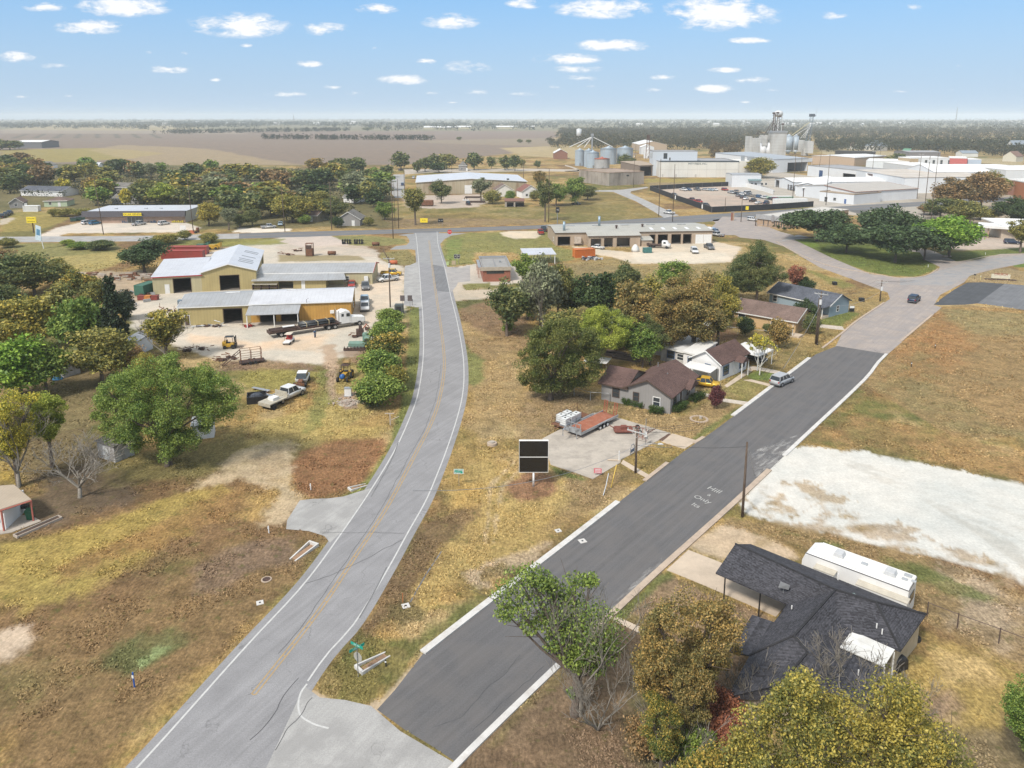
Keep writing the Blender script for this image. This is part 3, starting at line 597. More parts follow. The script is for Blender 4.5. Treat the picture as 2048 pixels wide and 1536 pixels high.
hL=wpath('P',[(-700,493),(0,484),(284,481.5),(581,474.6),(700,470.2),(796,466.7),(943,462.8),(1089.5,456.8),(1200,452),(1417,443.7),(1513,433),(1760,417),(2100,398)],4)
strip('highway',hU,hL,.006,M_hwy)
strip('highway_shoulder',wpath('P',[(-700,481),(0,473.6),(273,471.8),(478,466.8)],4),wpath('P',[(-700,494),(0,485),(284,482.5),(478,477)],4),.010,M_apron)
line('highway_line',[a.lerp(b,.5)for a,b in zip(resamp(hU,60),resamp(hL,60))],.25,.014,M_yel)
sheet('junction','V',[(430,232),(560,245),(600,300),(605,340),(560,385),(400,400),(300,455),(600,450),(700,460),(735,640),(1140,720),(1060,470),(1075,370),(1150,290),(1250,240),(1480,205),(1100,200),(600,212)],.0085,asphalt('junction_asphalt',(.275,.275,.275),.12,0,None,.25))
cL=[(700,1425),(752,1400),(800,1350),(845.7,1306),(960,1217),(1181.6,1046.5),(1369,900),(1429,859),(1577,748),(1631,707),(1684.8,665.8),(1716,640),(1780,598)]
cR=[(860,1590),(941,1502),(1129,1320),(1300,1158),(1475,1000),(1600,882),(1729,760),(1773,708.5),(1882.6,615)]
cLw=wpath('P',cL[3:],4);cRw=wpath('P',cR,4)
sheet('new_street','P',[(754,1419.5),(790,1380),(845.7,1308),(1181.6,1048),(1369,902),(1429,861),(1577,750),(1631,709),(1673.7,692),(1773.4,708),(1729,760),(1600,882),(1475,1000),(1300,1157),(1129,1319),(941,1502),(911,1524),(860,1490),(810,1460)],.012,M_new)
sheet('old_street','P',[(1671,693),(1684.8,666),(1716,640),(1780,598),(1775,585),(1700,557),(1640,535),(1588,505),(1560,483),(1480,475),(1440,455),(1425,440),(1480,433),(1500,450),(1560,466),(1600,485),(1660,514),(1740,548),(1800,555),(1850,553),(1876,540),(1880,534),(1850,520),(1840,505),(1800,500),(1820,490),(1870,503),(1915,524),(1950,520),(2000,508),(2300,500),(2300,530),(2048,527),(1990,538),(1940,551),(1928,565),(1880,590),(1868,610),(1883,615),(1775,709)],.006,M_old)
sheet('bend_overlay','X',[(330,930),(580,840),(900,740),(1200,690),(1800,620),(1800,730),(1500,780),(1200,830),(900,950),(700,1060),(400,1050),(0,1050),(0,960)],.010,asphalt('bend_asphalt',(.27,.27,.275),.15,.5,(.33,.30,.28),.4))
sheet('store_access','H',[(500,265),(560,235),(620,220),(720,240),(740,215),(800,230),(600,250),(540,255)],.0105,M_apron)
sheet('resurfaced_pad','X',[(470,1320),(600,1220),(760,1110),(850,1060),(940,1015),(1150,1008),(1460,1030),(1080,1305),(900,1322),(560,1330)],.014,M_patch)
sheet('resurfaced_pad','X',[(1460,1030),(1900,1060),(2400,1100),(2400,1480),(1731,1395),(1300,1330),(1080,1305)],.014,M_patch2)
def kerb(path,w_,h,m,name='kerb'):
 a=offs(path,w_/2);b=offs(path,-w_/2);mb=MB();secs=[]
 for p,q in zip(a,b):secs.append([(p.x,p.y,0),(q.x,q.y,0),(q.x,q.y,h),(p.x,p.y,h)])
 mb.loft(secs);o=mb.build(name,m);tag(o,kind='structure');return o
def sub(path,y0,y1):return[p for p in path if y0<=p.y<=y1]
yk=lambda x,y:G(x,y).y
kerb(sub(cLw,yk(846,1307),yk(1240,1000)),.62,.14,M_curb);kerb(sub(cLw,yk(1243,998),yk(1340,922)),.5,.14,M_curb2)
kerb(sub(cLw,yk(1455,842),yk(1631,708)),.62,.14,M_curb);kerb(sub(cLw,yk(1372,898),yk(1430,860)),.5,.1,M_curb2);kerb(sub(cLw,yk(1640,700),yk(1779,599)),.4,.12,M_curb2)
kerb(sub(cRw,yk(860,1590),yk(1140,1310)),.5,.14,M_curb);kerb(sub(cRw,yk(1142,1308),yk(1560,921)),.62,.14,M_curb2)
kerb(sub(cRw,yk(1562,920),yk(1790,694)),.5,.14,M_curb);kerb(sub(cRw,yk(1793,692),yk(1882,616)),.4,.13,M_curb2)
kerb(wpath('P',[(1553,483),(1590,505),(1660,532),(1750,548),(1800,556),(1850,552),(1876,538)],4),.3,.13,M_curb2)
kerb(wpath('P',[(1850,520),(1895,524),(1930,522),(1975,513),(2048,508),(2200,504)],4),.3,.13,M_curb2)
sheet('side_road','C',[(-60,628),(250,632),(440,628),(640,605),(660,612),(520,640),(515,655),(700,740),(860,815),(900,830),(780,850),(700,800),(560,720),(380,645),(250,642),(-60,640)],.008,M_apron)
sheet('side_road','B',[(445,560),(440,470),(470,440),(545,440),(545,560),(530,600),(480,600)],.008,M_apron)
sheet('track','B',[(540,405),(1400,400),(2000,412),(2000,424),(1400,418),(700,428),(545,440)],.009,mat('track_dirt',(.42,.37,.31),.95,var=.15,scale=.2))
sheet('track','O',[(0,475),(80,495),(220,545),(400,552),(400,558),(0,570),(0,560),(180,552),(60,505),(0,490)],.009,MATS['track_dirt'])
sheet('side_road','C',[(1240,840),(1420,845),(1500,880),(1700,960),(1800,985),(1800,1100),(1450,985),(1240,985),(1140,985),(1130,945)],.009,M_old)
def slab(name,k,pts,z=.05,m=None):
 mb=MB();P=[Q(k,*p)for p in pts];EXC.append([(p.x,p.y)for p in P])
 ar=sum(P[i].x*P[(i+1)%len(P)].y-P[(i+1)%len(P)].x*P[i].y for i in range(len(P)))
 if ar<0:P=P[::-1]
 mb.prism([(p.x,p.y,0)for p in P],(0,0,z));o=mb.build(name,m or M_conc);return tag(o,kind='structure')
slab('concrete_forecourt','G',[(310,870),(460,790),(690,680),(770,690),(1250,830),(1165,880),(890,1020),(880,1045),(680,1165),(540,1115),(370,1060)],.06)
slab('concrete_ramp','G',[(1262,832),(1430,880),(1440,885),(1350,945),(1200,900),(1175,885)],.05,M_conc2)
slab('concrete_walk','G',[(900,1025),(1100,1140),(1080,1160),(985,1110),(885,1050)],.04,M_conc2)
slab('driveway','I',[(210,275),(390,345),(560,420),(760,560),(690,640),(600,600),(300,470),(130,400),(90,385)],.05,M_conc2)
slab('front_walk','J',[(1870,850),(2048,930),(2110,965),(2100,985),(2030,955),(1860,875)],.04,M_conc2)
slab('concrete_walk','G',[(1430,522),(1540,545),(1640,575),(1815,600),(1790,622),(1640,600),(1560,572),(1430,540)],.03,mat('gravel_drive',(.52,.46,.39),.95,var=.2,scale=1.5))
slab('concrete_walk','G',[(1810,335),(1900,345),(2048,375),(2048,400),(1900,370),(1810,360)],.03,MATS['gravel_drive'])
slab('concrete_walk','G',[(1780,440),(1840,435),(1980,470),(1965,485),(1850,455)],.03,M_conc2)
slab('concrete_walk','G',[(1640,480),(1760,395),(1830,355),(1850,370),(1760,430),(1660,495)],.03,M_conc2)
slab('driveway','H',[(750,785),(900,800),(915,822),(880,820),(750,805)],.03,MATS['gravel_drive'])
slab('workshop_slab','E',[(850,640),(1200,625),(1230,605),(1160,600),(940,608),(870,615)],.04,M_conc)
mb=MB();P=[Q('G',*q)for q in((1160,880),(1190,888),(1250,838),(1235,832))];mb.poly([(p.x,p.y,.066)for p in P][::-1])
tag(mb.build('drain_grate',mat('rusty_grate',(.12,.07,.05),.8,var=.3,scale=4)),kind='structure')
UP=(G(1470,960)-G(1440,985)).normalized()
xd=(G(1441.5,984.5)-G(1416,974));xd.z=0;xd.normalize();yd=Vector((-xd.y,xd.x,0))
M_chalk=mat('chalk_paint',(.40,.40,.385),.9,var=.2,scale=3)
wr=thing('road_writing','hand painted white words on the dark street','painted words',G(1425,985))
for s_,(px_,py_),sz in(('Hill',(1429,980),1.25),('a',(1419,990),.95),('Only',(1405,999),1.1),('Its',(1392,1011),1.05)):
 q=G(px_,py_);text(s_,sz,M_chalk,wr,frameM((q.x-wr.location.x,q.y-wr.location.y,.020),xd,yd),'word',.002)
dm,dnt,dp=newmat('street_dust')
ge=node(dnt,'ShaderNodeNewGeometry');mp=node(dnt,'ShaderNodeMapping',vector_type='TEXTURE');mp.inputs['Rotation'].default_value=(0,0,.75);mp.inputs['Scale'].default_value=(2.5,.6,1);dnt.links.new(ge.outputs['Position'],mp.inputs[0])
dn=ramp(dnt,noise(dnt,mp.outputs[0],1,6,.65,.4),[(.46,g3(0)),(.75,g3(.75))]);dp.inputs['Base Color'].default_value=(.55,.54,.52,1);dp.inputs['Roughness'].default_value=.95
dnt.links.new(dn,dp.inputs['Alpha'])
sheet('street_dust','P',[(1500,905),(1560,880),(1630,860),(1590,890),(1540,945),(1500,975),(1510,930)],.016,dm)
sheet('street_dust','P',[(1150,1290),(1280,1150),(1330,1110),(1320,1130),(1200,1250)],.016,dm)
EXC.append([tuple(p)for p in offs(Lw,.85)]+[tuple(p)for p in offs(Rw,-.9)][::-1])
gn=np.random.default_rng(12);N_=210000
r_=40*(6.2**gn.random(N_));a_=np.radians(gn.uniform(-37,37,N_));tx,ty=r_*np.sin(a_),r_*np.cos(a_)
ir=np.clip(np.searchsorted(rs,r_),0,nr-1);ia=np.clip(np.searchsorted(an,a_),0,na-1);ix=ir*na+ia
keep=(gr[ix]>.75)&(fbm(tx/3.1,ty/3.1,3,55)>.46+.12*gn.random(N_))
tx,ty,ix,r_=tx[keep],ty[keep],ix[keep],r_[keep]
for P in EXC:
 xs=[p[0]for p in P];ys=[p[1]for p in P];s_=(tx>min(xs)-.3)&(tx<max(xs)+.3)&(ty>min(ys)-.3)&(ty<max(ys)+.3)
 j=np.nonzero(s_)[0]
 if len(j):
  d=sdist(tx[j],ty[j],P);k=np.ones(len(tx),bool);k[j[d<.08]]=False;tx,ty,ix,r_=tx[k],ty[k],ix[k],r_[k]
n_=len(tx);B=2;tx,ty,ix,r_=(np.repeat(v,B)for v in(tx,ty,ix,r_));n_*=B
hh=(.03+.085*gn.random(n_))*(.7+r_/160);th_=gn.uniform(0,6.28,n_);ww=(.035+.05*gn.random(n_))*(.7+r_/110)
tx=tx+gn.normal(size=n_)*.08;ty=ty+gn.normal(size=n_)*.08;dx,dy=np.cos(th_)*ww,np.sin(th_)*ww;lx,ly=gn.normal(size=n_)*.08,gn.normal(size=n_)*.08
V=np.stack([np.stack([tx-dx,ty-dy,0*tx],1),np.stack([tx+dx,ty+dy,0*tx],1),np.stack([tx+lx+dx*.3,ty+ly+dy*.3,hh],1),np.stack([tx+lx-dx*.3,ty+ly-dy*.3,hh*.92],1)],1).reshape(-1,3)
me=bpy.data.meshes.new('grass_tufts');me.vertices.add(len(V));me.vertices.foreach_set('co',V.ravel());me.loops.add(n_*4);me.polygons.add(n_)
me.loops.foreach_set('vertex_index',np.arange(n_*4));me.polygons.foreach_set('loop_start',np.arange(n_)*4);me.update(calc_edges=True)
at=me.color_attributes.new('cover','FLOAT_COLOR','POINT');cc=np.ones((n_*4,4));cc[:,:3]=np.repeat(np.clip(col[ix]*(.9+.75*gn.random(n_))[:,None],0,1),4,0);at.data.foreach_set('color',cc.ravel())
m,nt,p=newmat('grass_blades');ca=node(nt,'ShaderNodeVertexColor',layer_name='cover');nt.links.new(ca.outputs[0],p.inputs['Base Color']);p.inputs['Roughness'].default_value=.9;p.inputs['Specular IOR Level'].default_value=.1
me.materials.append(m);go2=bpy.data.objects.new('grass_tufts',me);sc.collection.objects.link(go2);tag(go2,'dry grass tufts on the verges and fields','grass',kind='stuff')
M_dark=mat('interior_dark',(.035,.033,.032),.9,var=.4,scale=1.2)
M_glass=mat('window_glass',(.035,.045,.055),.12,var=.2,scale=2,spec=.8)
M_trimw=mat('white_trim',(.72,.72,.70),.7,var=.08)
M_trimb=mat('brown_trim',(.09,.06,.045),.8,var=.15)
M_steel=mat('grey_steel',(.33,.34,.35),.5,.6,.15,3)
M_rust=mat('rusty_steel',(.16,.075,.045),.85,var=.35,scale=2.5,stain=(.28,.13,.06),stain_amt=.6)
M_drust=mat('dark_rusty_steel',(.07,.045,.038),.8,var=.35,scale=3,stain=(.16,.08,.05),stain_amt=.5)
M_black=mat('black_paint',(.02,.02,.022),.5,var=.3,scale=3)
M_tyre=mat('tyre_rubber',(.025,.025,.026),.9,var=.2,scale=5)
M_rim=mat('wheel_rim',(.42,.43,.44),.35,.7,.1,5)
M_wood=mat('pole_wood',(.105,.075,.055),.95,var=.25,scale=3,stain=(.2,.16,.13),stain_amt=.5)
M_white=mat('white_paint',(.74,.74,.73),.45,var=.05,scale=1,stain=(.45,.42,.38),stain_amt=.25)
M_galv=mat('galvanised',(.40,.42,.44),.45,.5,.12,1.2,stain=(.25,.22,.2),stain_amt=.3)
def opening(root,x0,x1,z0,z1,kind,wall,L,D,m=None,label=None):
 """a part set into a wall: wall 0 front (y=0), 1 right (x=L), 2 back (y=D), 3 left (x=0)"""
 def B(mb,a,b,c,d,o0,o1):
  if wall==0:mb.box(a,b,-o1,-o0,c,d)
  elif wall==2:mb.box(a,b,D+o0,D+o1,c,d)
  elif wall==1:mb.box(L+o0,L+o1,a,b,c,d)
  else:mb.box(-o1,-o0,a,b,c,d)
 if kind=='window':
  f=MB();t=.09
  B(f,x0-t,x1+t,z0-t,z0,.002,.07);B(f,x0-t,x1+t,z1,z1+t,.002,.07);B(f,x0-t,x0,z0,z1,.002,.07);B(f,x1,x1+t,z0,z1,.002,.07)
  zm=(z0+z1)/2;B(f,x0,x1,zm-.03,zm+.03,.03,.055)
  o=f.build('window',m or M_trimw,root);g=MB();B(g,x0,x1,z0,z1,.004,.03);g.build('pane',M_glass,o)
 elif kind=='door':
  f=MB();B(f,x0-.08,x0,z0,z1+.08,.002,.06);B(f,x1,x1+.08,z0,z1+.08,.002,.06);B(f,x0,x1,z1,z1+.08,.002,.06)
  g=MB();B(g,x0,x1,z0,z1,.002,.04);o=g.build('door',m or M_trimw,root);f.build('frame',M_trimw,o)
  h=MB();B(h,x1-.16,x1-.1,z0+.95,z0+1.05,.04,.09);h.build('handle',M_steel,o)
 elif kind=='rollup':
  g=MB();n=5
  for i in range(n):B(g,x0,x1,z0+(z1-z0)*i/n+.01,z0+(z1-z0)*(i+1)/n-.01,.002,.04)
  o=g.build('roll_up_door',m or M_trimw,root);f=MB();B(f,x0-.1,x0,z0,z1+.1,.003,.06);B(f,x1,x1+.1,z0,z1+.1,.003,.06);B(f,x0,x1,z1,z1+.1,.003,.06);f.build('frame',M_trimw,o)
 elif kind=='open':
  f=MB();t=.12
  B(f,x0-t,x0,z0,z1+t,-.02,.05);B(f,x1,x1+t,z0,z1+t,-.02,.05);B(f,x0,x1,z1,z1+t,-.02,.05)
  f.build('door_frame',m or M_trimb,root)
 elif kind=='ac':
  g=MB();B(g,x0,x1,z0,z1,.05,.5);g.build('air_conditioner',M_trimw,root)
def wallquads(mb,P,Dv,L,h,holes,inward):
 """wall sheet from P along Dv, length L, height h, with rectangular holes and 0.25 m reveals"""
 xs=sorted({0,L,*[v for q in holes for v in q[:2]]});zs=sorted({0,h,*[v for q in holes for v in q[2:]]})
 pt=lambda a,z,d=0:(P[0]+Dv[0]*a+inward[0]*d,P[1]+Dv[1]*a+inward[1]*d,z)
 for i in range(len(xs)-1):
  for j in range(len(zs)-1):
   a,b,c,d=xs[i],xs[i+1],zs[j],zs[j+1];mx,mz=(a+b)/2,(c+d)/2
   if any(q[0]<mx<q[1]and q[2]<mz<q[3]for q in holes):continue
   mb.poly([pt(a,c),pt(b,c),pt(b,d),pt(a,d)])
 for q in holes:
  a,b,c,d=q
  mb.poly([pt(a,c),pt(a,c,.25),pt(a,d,.25),pt(a,d)]);mb.poly([pt(b,c),pt(b,d),pt(b,d,.25),pt(b,c,.25)]);mb.poly([pt(a,d),pt(a,d,.25),pt(b,d,.25),pt(b,d)])
def bld(name,label,cat,p0,p1,depth,e,r,kind,wm,rm,op=(),over=.35,group=None,trim=None,root=None,gm=None,par=.5,floor=True):
 """p0,p1 world points of the front base line (left, right); depth away; e eave, r ridge height
    kind: u ridge along front, v ridge along depth, shed rising backwards, flat, hip"""
 if root is None:
  t=thing(name,label,cat,(p0.x,p0.y,0),ang(p0,p1),group);off=None
 else:t=root;off=True;before=set(root.children)
 L=(Vector((p1.x,p1.y))-Vector((p0.x,p0.y))).length;D=depth
 hol={k:[(o[1],o[2],o[3],o[4])for o in op if o[0]==k and o[5]=='open']for k in range(4)}
 mb=MB()
 hb=r if kind=='shed' else e
 wallquads(mb,(0,0),(1,0),L,e,hol[0],(0,1));wallquads(mb,(L,0),(0,1),D,e,hol[1],(-1,0))
 wallquads(mb,(0,D),(1,0),L,hb,hol[2],(0,-1));wallquads(mb,(0,0),(0,1),D,e,hol[3],(1,0))
 if kind=='u':
  for x in(0,L):mb.poly([(x,0,e),(x,D,e),(x,D/2,r)])
 elif kind=='v':
  for y in(0,D):mb.poly([(0,y,e),(L,y,e),(L/2,y,r)])
 elif kind=='shed':
  for x in(0,L):mb.poly([(x,0,e),(x,D,e),(x,D,r)])
 wl=mb.build('wall',wm,t)
 if floor:
  fb=MB();fb.box(.02,L-.02,.02,D-.02,.0,.03);fl=fb.build('floor',M_conc if not any(hol.values())else mat('shop_floor',(.16,.14,.12),.9,var=.3,scale=.8),t)
 rb=MB();o_=over;th=.16
 if kind=='u':
  s=(r-e)/(D/2);z0=e-o_*s
  rb.slab([(-o_,-o_,z0+th),(L+o_,-o_,z0+th),(L+o_,D/2,r+th),(-o_,D/2,r+th)],th);rb.slab([(-o_,D/2,r+th),(L+o_,D/2,r+th),(L+o_,D+o_,z0+th),(-o_,D+o_,z0+th)],th)
 elif kind=='v':
  s=(r-e)/(L/2);z0=e-o_*s
  rb.slab([(-o_,-o_,z0+th),(L/2,-o_,r+th),(L/2,D+o_,r+th),(-o_,D+o_,z0+th)],th);rb.slab([(L/2,-o_,r+th),(L+o_,-o_,z0+th),(L+o_,D+o_,z0+th),(L/2,D+o_,r+th)],th)
 elif kind=='shed':
  s=(r-e)/D;rb.slab([(-o_,-o_,e-o_*s+th),(L+o_,-o_,e-o_*s+th),(L+o_,D+o_,r+o_*s+th),(-o_,D+o_,r+o_*s+th)],th)
 elif kind=='flat':
  rb.box(-.05,L+.05,-.05,D+.05,e,e+.12)
  for a in((-.1,L+.1,-.1,.12),(-.1,L+.1,D-.12,D+.1),(-.1,.12,.12,D-.12),(L-.12,L+.1,.12,D-.12)):rb.box(*a,e+.121,e+par)
 elif kind=='hip':
  s=min(L,D)/2;z0=e-.1;A=[(-o_,-o_,z0),(L+o_,-o_,z0),(L+o_,D+o_,z0),(-o_,D+o_,z0)]
  if L>=D:a,b=(s,D/2,r),(L-s,D/2,r);fs=[(A[0],A[1],b,a),(A[1],A[2],b),(A[2],A[3],a,b),(A[3],A[0],a)]
  else:a,b=(L/2,s,r),(L/2,D-s,r);fs=[(A[0],A[1],a),(A[1],A[2],b,a),(A[2],A[3],b),(A[3],A[0],a,b)]
  for f in fs:rb.poly(f)
  rb.poly(A[::-1])
 rf=rb.build('roof',rm,t)
 if trim and kind!='flat':
  tb=MB();tz=.2
  if kind in 'uv':
   if kind=='u':
    for x in(-o_-.05,L+o_+.003):
     tb.prism([(x,-o_-.03,e-o_*(r-e)/(D/2)-.05),(x,D/2,r-.05),(x,D/2,r+.2),(x,-o_-.03,e-o_*(r-e)/(D/2)+.2)],(.05,0,0))
    tb.box(-o_,L+o_,-o_-.06,-o_-.003,e-o_*(r-e)/(D/2)-.05,e-o_*(r-e)/(D/2)+.14)
   else:
    for x0,x1 in((-o_,L/2),(L+o_,L/2)):
     z0=e-o_*(r-e)/(L/2);tb.prism([(x0,-o_-.06,z0-.03),(x1,-o_-.06,r-.03),(x1,-o_-.06,r+.18),(x0,-o_-.06,z0+.18)],(0,.055,0))
  else:tb.box(-o_,L+o_,-o_-.06,-o_-.003,e-.1,e+.15)
  tb.build('fascia',trim,t)
 for o in op:opening(t,*o[1:6],o[0],L,D,*(o[6:7]))
 if off:
  Mx=(Matrix.Translation(t.location)@Matrix.Rotation(t.rotation_euler.z,4,'Z')).inverted()@Matrix.Translation((p0.x,p0.y,0))@Matrix.Rotation(ang(p0,p1),4,'Z')
  for ch in t.children:
   if ch not in before:ch.matrix_local=Mx@ch.matrix_local
 return t,L,D
def ring(x,w0,w1,z0,zm,z1,cr=.08):
 return[(x,-w0,z0),(x,w0,z0),(x,w1,zm),(x,w1-cr*.3,z1-cr),(x,w1-cr*2,z1),(x,-w1+cr*2,z1),(x,-w1+cr*.3,z1-cr),(x,-w1,zm)]
VH={}
def paint(name,c,rough=.28,metal=.2):return mat('car_'+name,c,rough,metal,.04,1,spec=.6)
def vehicle(kind):
 t=thing('vehicle_master','x','car')
 if kind=='sedan':Lh,W,prof,gh=2.35,.9,[(-2.35,.55,.80),(-2.2,.3,.92),(-1.5,.28,.96),(-.9,.28,.98),(.7,.28,.95),(1.5,.28,.86),(2.15,.3,.74),(2.35,.45,.6)],(-1.75,-1.05,.35,1.15,1.42)
 elif kind=='suv':Lh,W,prof,gh=2.35,.95,[(-2.35,.5,.98),(-2.25,.35,1.08),(-1.5,.33,1.10),(.8,.33,1.08),(1.55,.33,1.0),(2.2,.35,.9),(2.35,.5,.75)],(-2.28,-2.0,.45,1.15,1.75)
 elif kind=='van':Lh,W,prof,gh=2.6,1.,[(-2.6,.5,1.0),(-2.5,.35,1.15),(1.2,.33,1.12),(1.9,.33,1.0),(2.5,.35,.85),(2.6,.5,.7)],(-2.57,-2.4,1.1,1.9,2.15)
 else:Lh,W,prof,gh=2.8,.98,[(-2.8,.6,.80),(-2.75,.5,.82),(-.75,.45,.84),(-.72,.42,1.08),(.7,.4,1.10),(1.9,.4,1.06),(2.65,.42,.98),(2.8,.55,.8)],(-.72,-.55,.95,1.5,1.85)
 b=MB();b.loft([ring(x,W*(.86 if abs(x)>Lh-.1 else .95),W*(.9 if abs(x)>Lh-.15 else 1),z0,(z0+z1)/2+.05,z1)for x,z0,z1 in prof])
 zb=max(p[2]for p in prof)-.02
 bd=b.build('body',paint('white',(.72,.72,.71)),t,True)
 a,a2,c2,c,zt=gh;g=MB();wi,wt=W-.06,W-.22
 secs=[[(a,-wi,zb-.1),(a,wi,zb-.1),(a,wi,zb),(a,-wi,zb)],]
 g=MB();g.add([(a,-wi,zb-.12),(c,-wi,zb-.12),(c,wi,zb-.12),(a,wi,zb-.12),(a2,-wt,zt-.05),(c2,-wt,zt-.05),(c2,wt,zt-.05),(a2,wt,zt-.05)],[(0,1,5,4),(1,2,6,5),(2,3,7,6),(3,0,4,7),(4,5,6,7),(0,3,2,1)])
 g.build('window',M_glass,t)
 rf=MB();rf.prism([(a2-.06,-wt-.02,zt-.06),(c2+.06,-wt-.02,zt-.06),(c2+.06,wt+.02,zt-.06),(a2-.06,wt+.02,zt-.06)],(0,0,.07))
 for s in(-1,1):
  for(x0,x1)in((a,a2),(c,c2)):rf.tube([(x0,s*(wi+.01),zb-.06),(x1,s*(wt+.01),zt-.04)],.045,4)
  for fx in((.5,)if kind=='pickup' else(.36,.68)):
   xb=a+(c-a)*fx;xt=a2+(c2-a2)*fx;rf.tube([(xb,s*(wi+.012),zb-.06),(xt,s*(wt+.012),zt-.04)],.04,4)
 rf.build('roof',paint('white',(.72,.72,.71)),t)
 if kind=='pickup':
  bx=MB();bx.box(-2.68,-.82,-W+.12,W-.12,.842,.85);
  bx.build('bed',mat('bed_liner',(.05,.05,.052),.8,var=.3,scale=4),t)
  bw=MB()
  for q in((-2.78,-.75,-W+.02,-W+.12),(-2.78,-.75,W-.12,W-.02),(-2.8,-2.7,-W+.12,W-.12)):bw.box(*q,.80,1.10)
  bw.build('bed_side',paint('white',(.72,.72,.71)),t)
 wr=.36 if kind in('sedan',)else .40
 wx=Lh-.85
 for x in(-wx,wx):
  for s in(-1,1):
   wh=MB();wh.tube([(x,s*(W-.2),wr),(x,s*(W+.015),wr)],wr,14);o=wh.build('wheel',M_tyre,t)
   rm_=MB();rm_.tube([(x,s*(W-.1),wr),(x,s*(W+.025),wr)],wr*.58,10);rm_.build('rim',M_rim,o)
 zl=prof[-1][2]-.02
 for s in(-1,1):
  l=MB();l.box(Lh-.09,Lh+.015,s*W*.72-.16,s*W*.72+.16,zl-.12,zl+.03);l.build('headlight',mat('lamp_clear',(.75,.76,.78),.15),t)
  l=MB();l.box(-Lh-.015,-Lh+.09,s*W*.78-.1,s*W*.78+.1,prof[0][2]-.2,prof[0][2]+.02);l.build('taillight',mat('lamp_red',(.4,.02,.02),.3),t)
  l=MB();l.box(c-.15,c+.02,s*(W+.1)-.08,s*(W+.1)+.08,zb+.02,zb+.18);l.build('mirror',M_black,t)
 for x in(-Lh-.04,Lh-.05):
  l=MB();l.box(x,x+.09,-W*.85,W*.85,.38,.56);l.build('bumper',mat('bumper',(.12,.12,.125),.5),t)
 return t
COL={'white':(.74,.74,.73),'silver':(.45,.46,.47),'grey':(.16,.165,.17),'dark':(.03,.035,.045),'black':(.015,.015,.018),'blue':(.03,.09,.2),'teal':(.02,.16,.30),'red':(.35,.03,.02),'maroon':(.13,.03,.03),'yellow':(.62,.38,.03),'tan':(.30,.25,.2),'green':(.05,.15,.1),'orange':(.5,.16,.04),'ltblue':(.35,.45,.52),'navy':(.015,.03,.07)}
USED=set()
def car(kind,colr,pos,heading,label,cat=None,group=None,scale=1.0,z=0.):
 if kind not in VH:VH[kind]=vehicle(kind)
 t=VH[kind]if kind not in USED else copy_tree(VH[kind])
 USED.add(kind)
 t.name={'sedan':'parked_car','suv':'sport_utility_car','pickup':'pickup_truck','van':'van'}[kind]
 t.location=(pos[0],pos[1],z);t.rotation_euler=(0,0,heading);t.scale=(scale,)*3
 m=paint(colr,COL[colr],.28 if colr not in('maroon','tan')else .5)
 for ch in t.children:
  if ch.name.split('.')[0]in('body','roof','bed_side'):recolor(ch,m)
 tag(t,label,cat or{'sedan':'car','suv':'car','pickup':'pickup','van':'van'}[kind],group)
 return t
def car2(kind,colr,k,rear,front,label,**kw):
 a,b=Q(k,*rear),Q(k,*front);return car(kind,colr,(a+b)/2,ang(a,b),label,**kw)
PT={}
def upole(k,base,topy,label,arm=True,trans=False,lamp=None,lean=(0,0),rz=None,h=None,name='utility_pole',group=None,r=.16,am=None,double=False):
 b=Q(k,*base);px,py=PX(k,*(base[0],topy));h=h or HT(b,py)
 t=thing(name,label,'utility pole',b,rz if rz is not None else math.radians(-38),group)
 top=(lean[0],lean[1],h)
 MB().tube([(0,0,-.2),(lean[0]*.5,lean[1]*.5,h*.5),top],[r,r*.85,r*.65],8).build('pole',M_wood,t,True)
 if arm:
  a=MB();a.box(lean[0]-1.25,lean[0]+1.25,lean[1]-.16,lean[1]-.03,h-.55,h-.42)
  a.tube([(lean[0]-.7,lean[1]-.1,h-.5),(lean[0],lean[1]-.14,h-1.2)],.025,4);a.tube([(lean[0]+.7,lean[1]-.1,h-.5),(lean[0],lean[1]-.14,h-1.2)],.025,4)
  a.build('crossarm',am or mat('arm_grey',(.45,.45,.44),.8,var=.15),t)
  for x in(-1.15,-.45,.45,1.15):
   i=MB();i.cyl(lean[0]+x,lean[1]-.09,h-.42,h-.18,.06,6,.03);i.build('insulator',mat('porcelain',(.5,.5,.48),.3),t)
 if double:a=MB();a.box(lean[0]-.9,lean[0]+.9,lean[1]-.16,lean[1]-.03,h-1.75,h-1.65);a.build('crossarm',M_wood,t)
 if trans:
  c=MB();c.cyl(lean[0]+.1,lean[1]-.42,h-2.4,h-1.5,.25,12);c.build('transformer',mat('transformer_grey',(.62,.63,.64),.4),t,False)
 if lamp:
  d=Vector(lamp).normalized();L_=2.6;z=h*.62
  a=MB();a.tube([(0,0,z-.5),(d.x*.8,d.y*.8,z+.15),(d.x*L_,d.y*L_,z+.2)],.035,5);a.build('lamp_arm',M_steel,t)
  q=MB();q.add([(0,-.12,0),(.65,-.16,0),(.75,0,0),(.65,.16,0),(0,.12,0),(.1,-.08,.12),(.5,-.1,.14),(.5,.1,.14),(.1,.08,.12)],[(4,3,2,1,0),(0,1,6,5),(1,2,6),(2,3,7),(2,7,6),(3,4,8,7),(4,0,5,8),(5,6,7,8)],Matrix.Translation((d.x*(L_-.1),d.y*(L_-.1),z+.13))@Matrix.Rotation(math.atan2(d.y,d.x),4,'Z'))
  q.build('lamp_head',mat('lamp_head',(.6,.6,.6),.4),t)
 M=Matrix.Rotation(t.rotation_euler.z,4,'Z');tp=Vector((b.x,b.y,0))+M@Vector((lean[0],lean[1],h));ax=M@Vector((1,0,0))
 return(tp,ax,t)
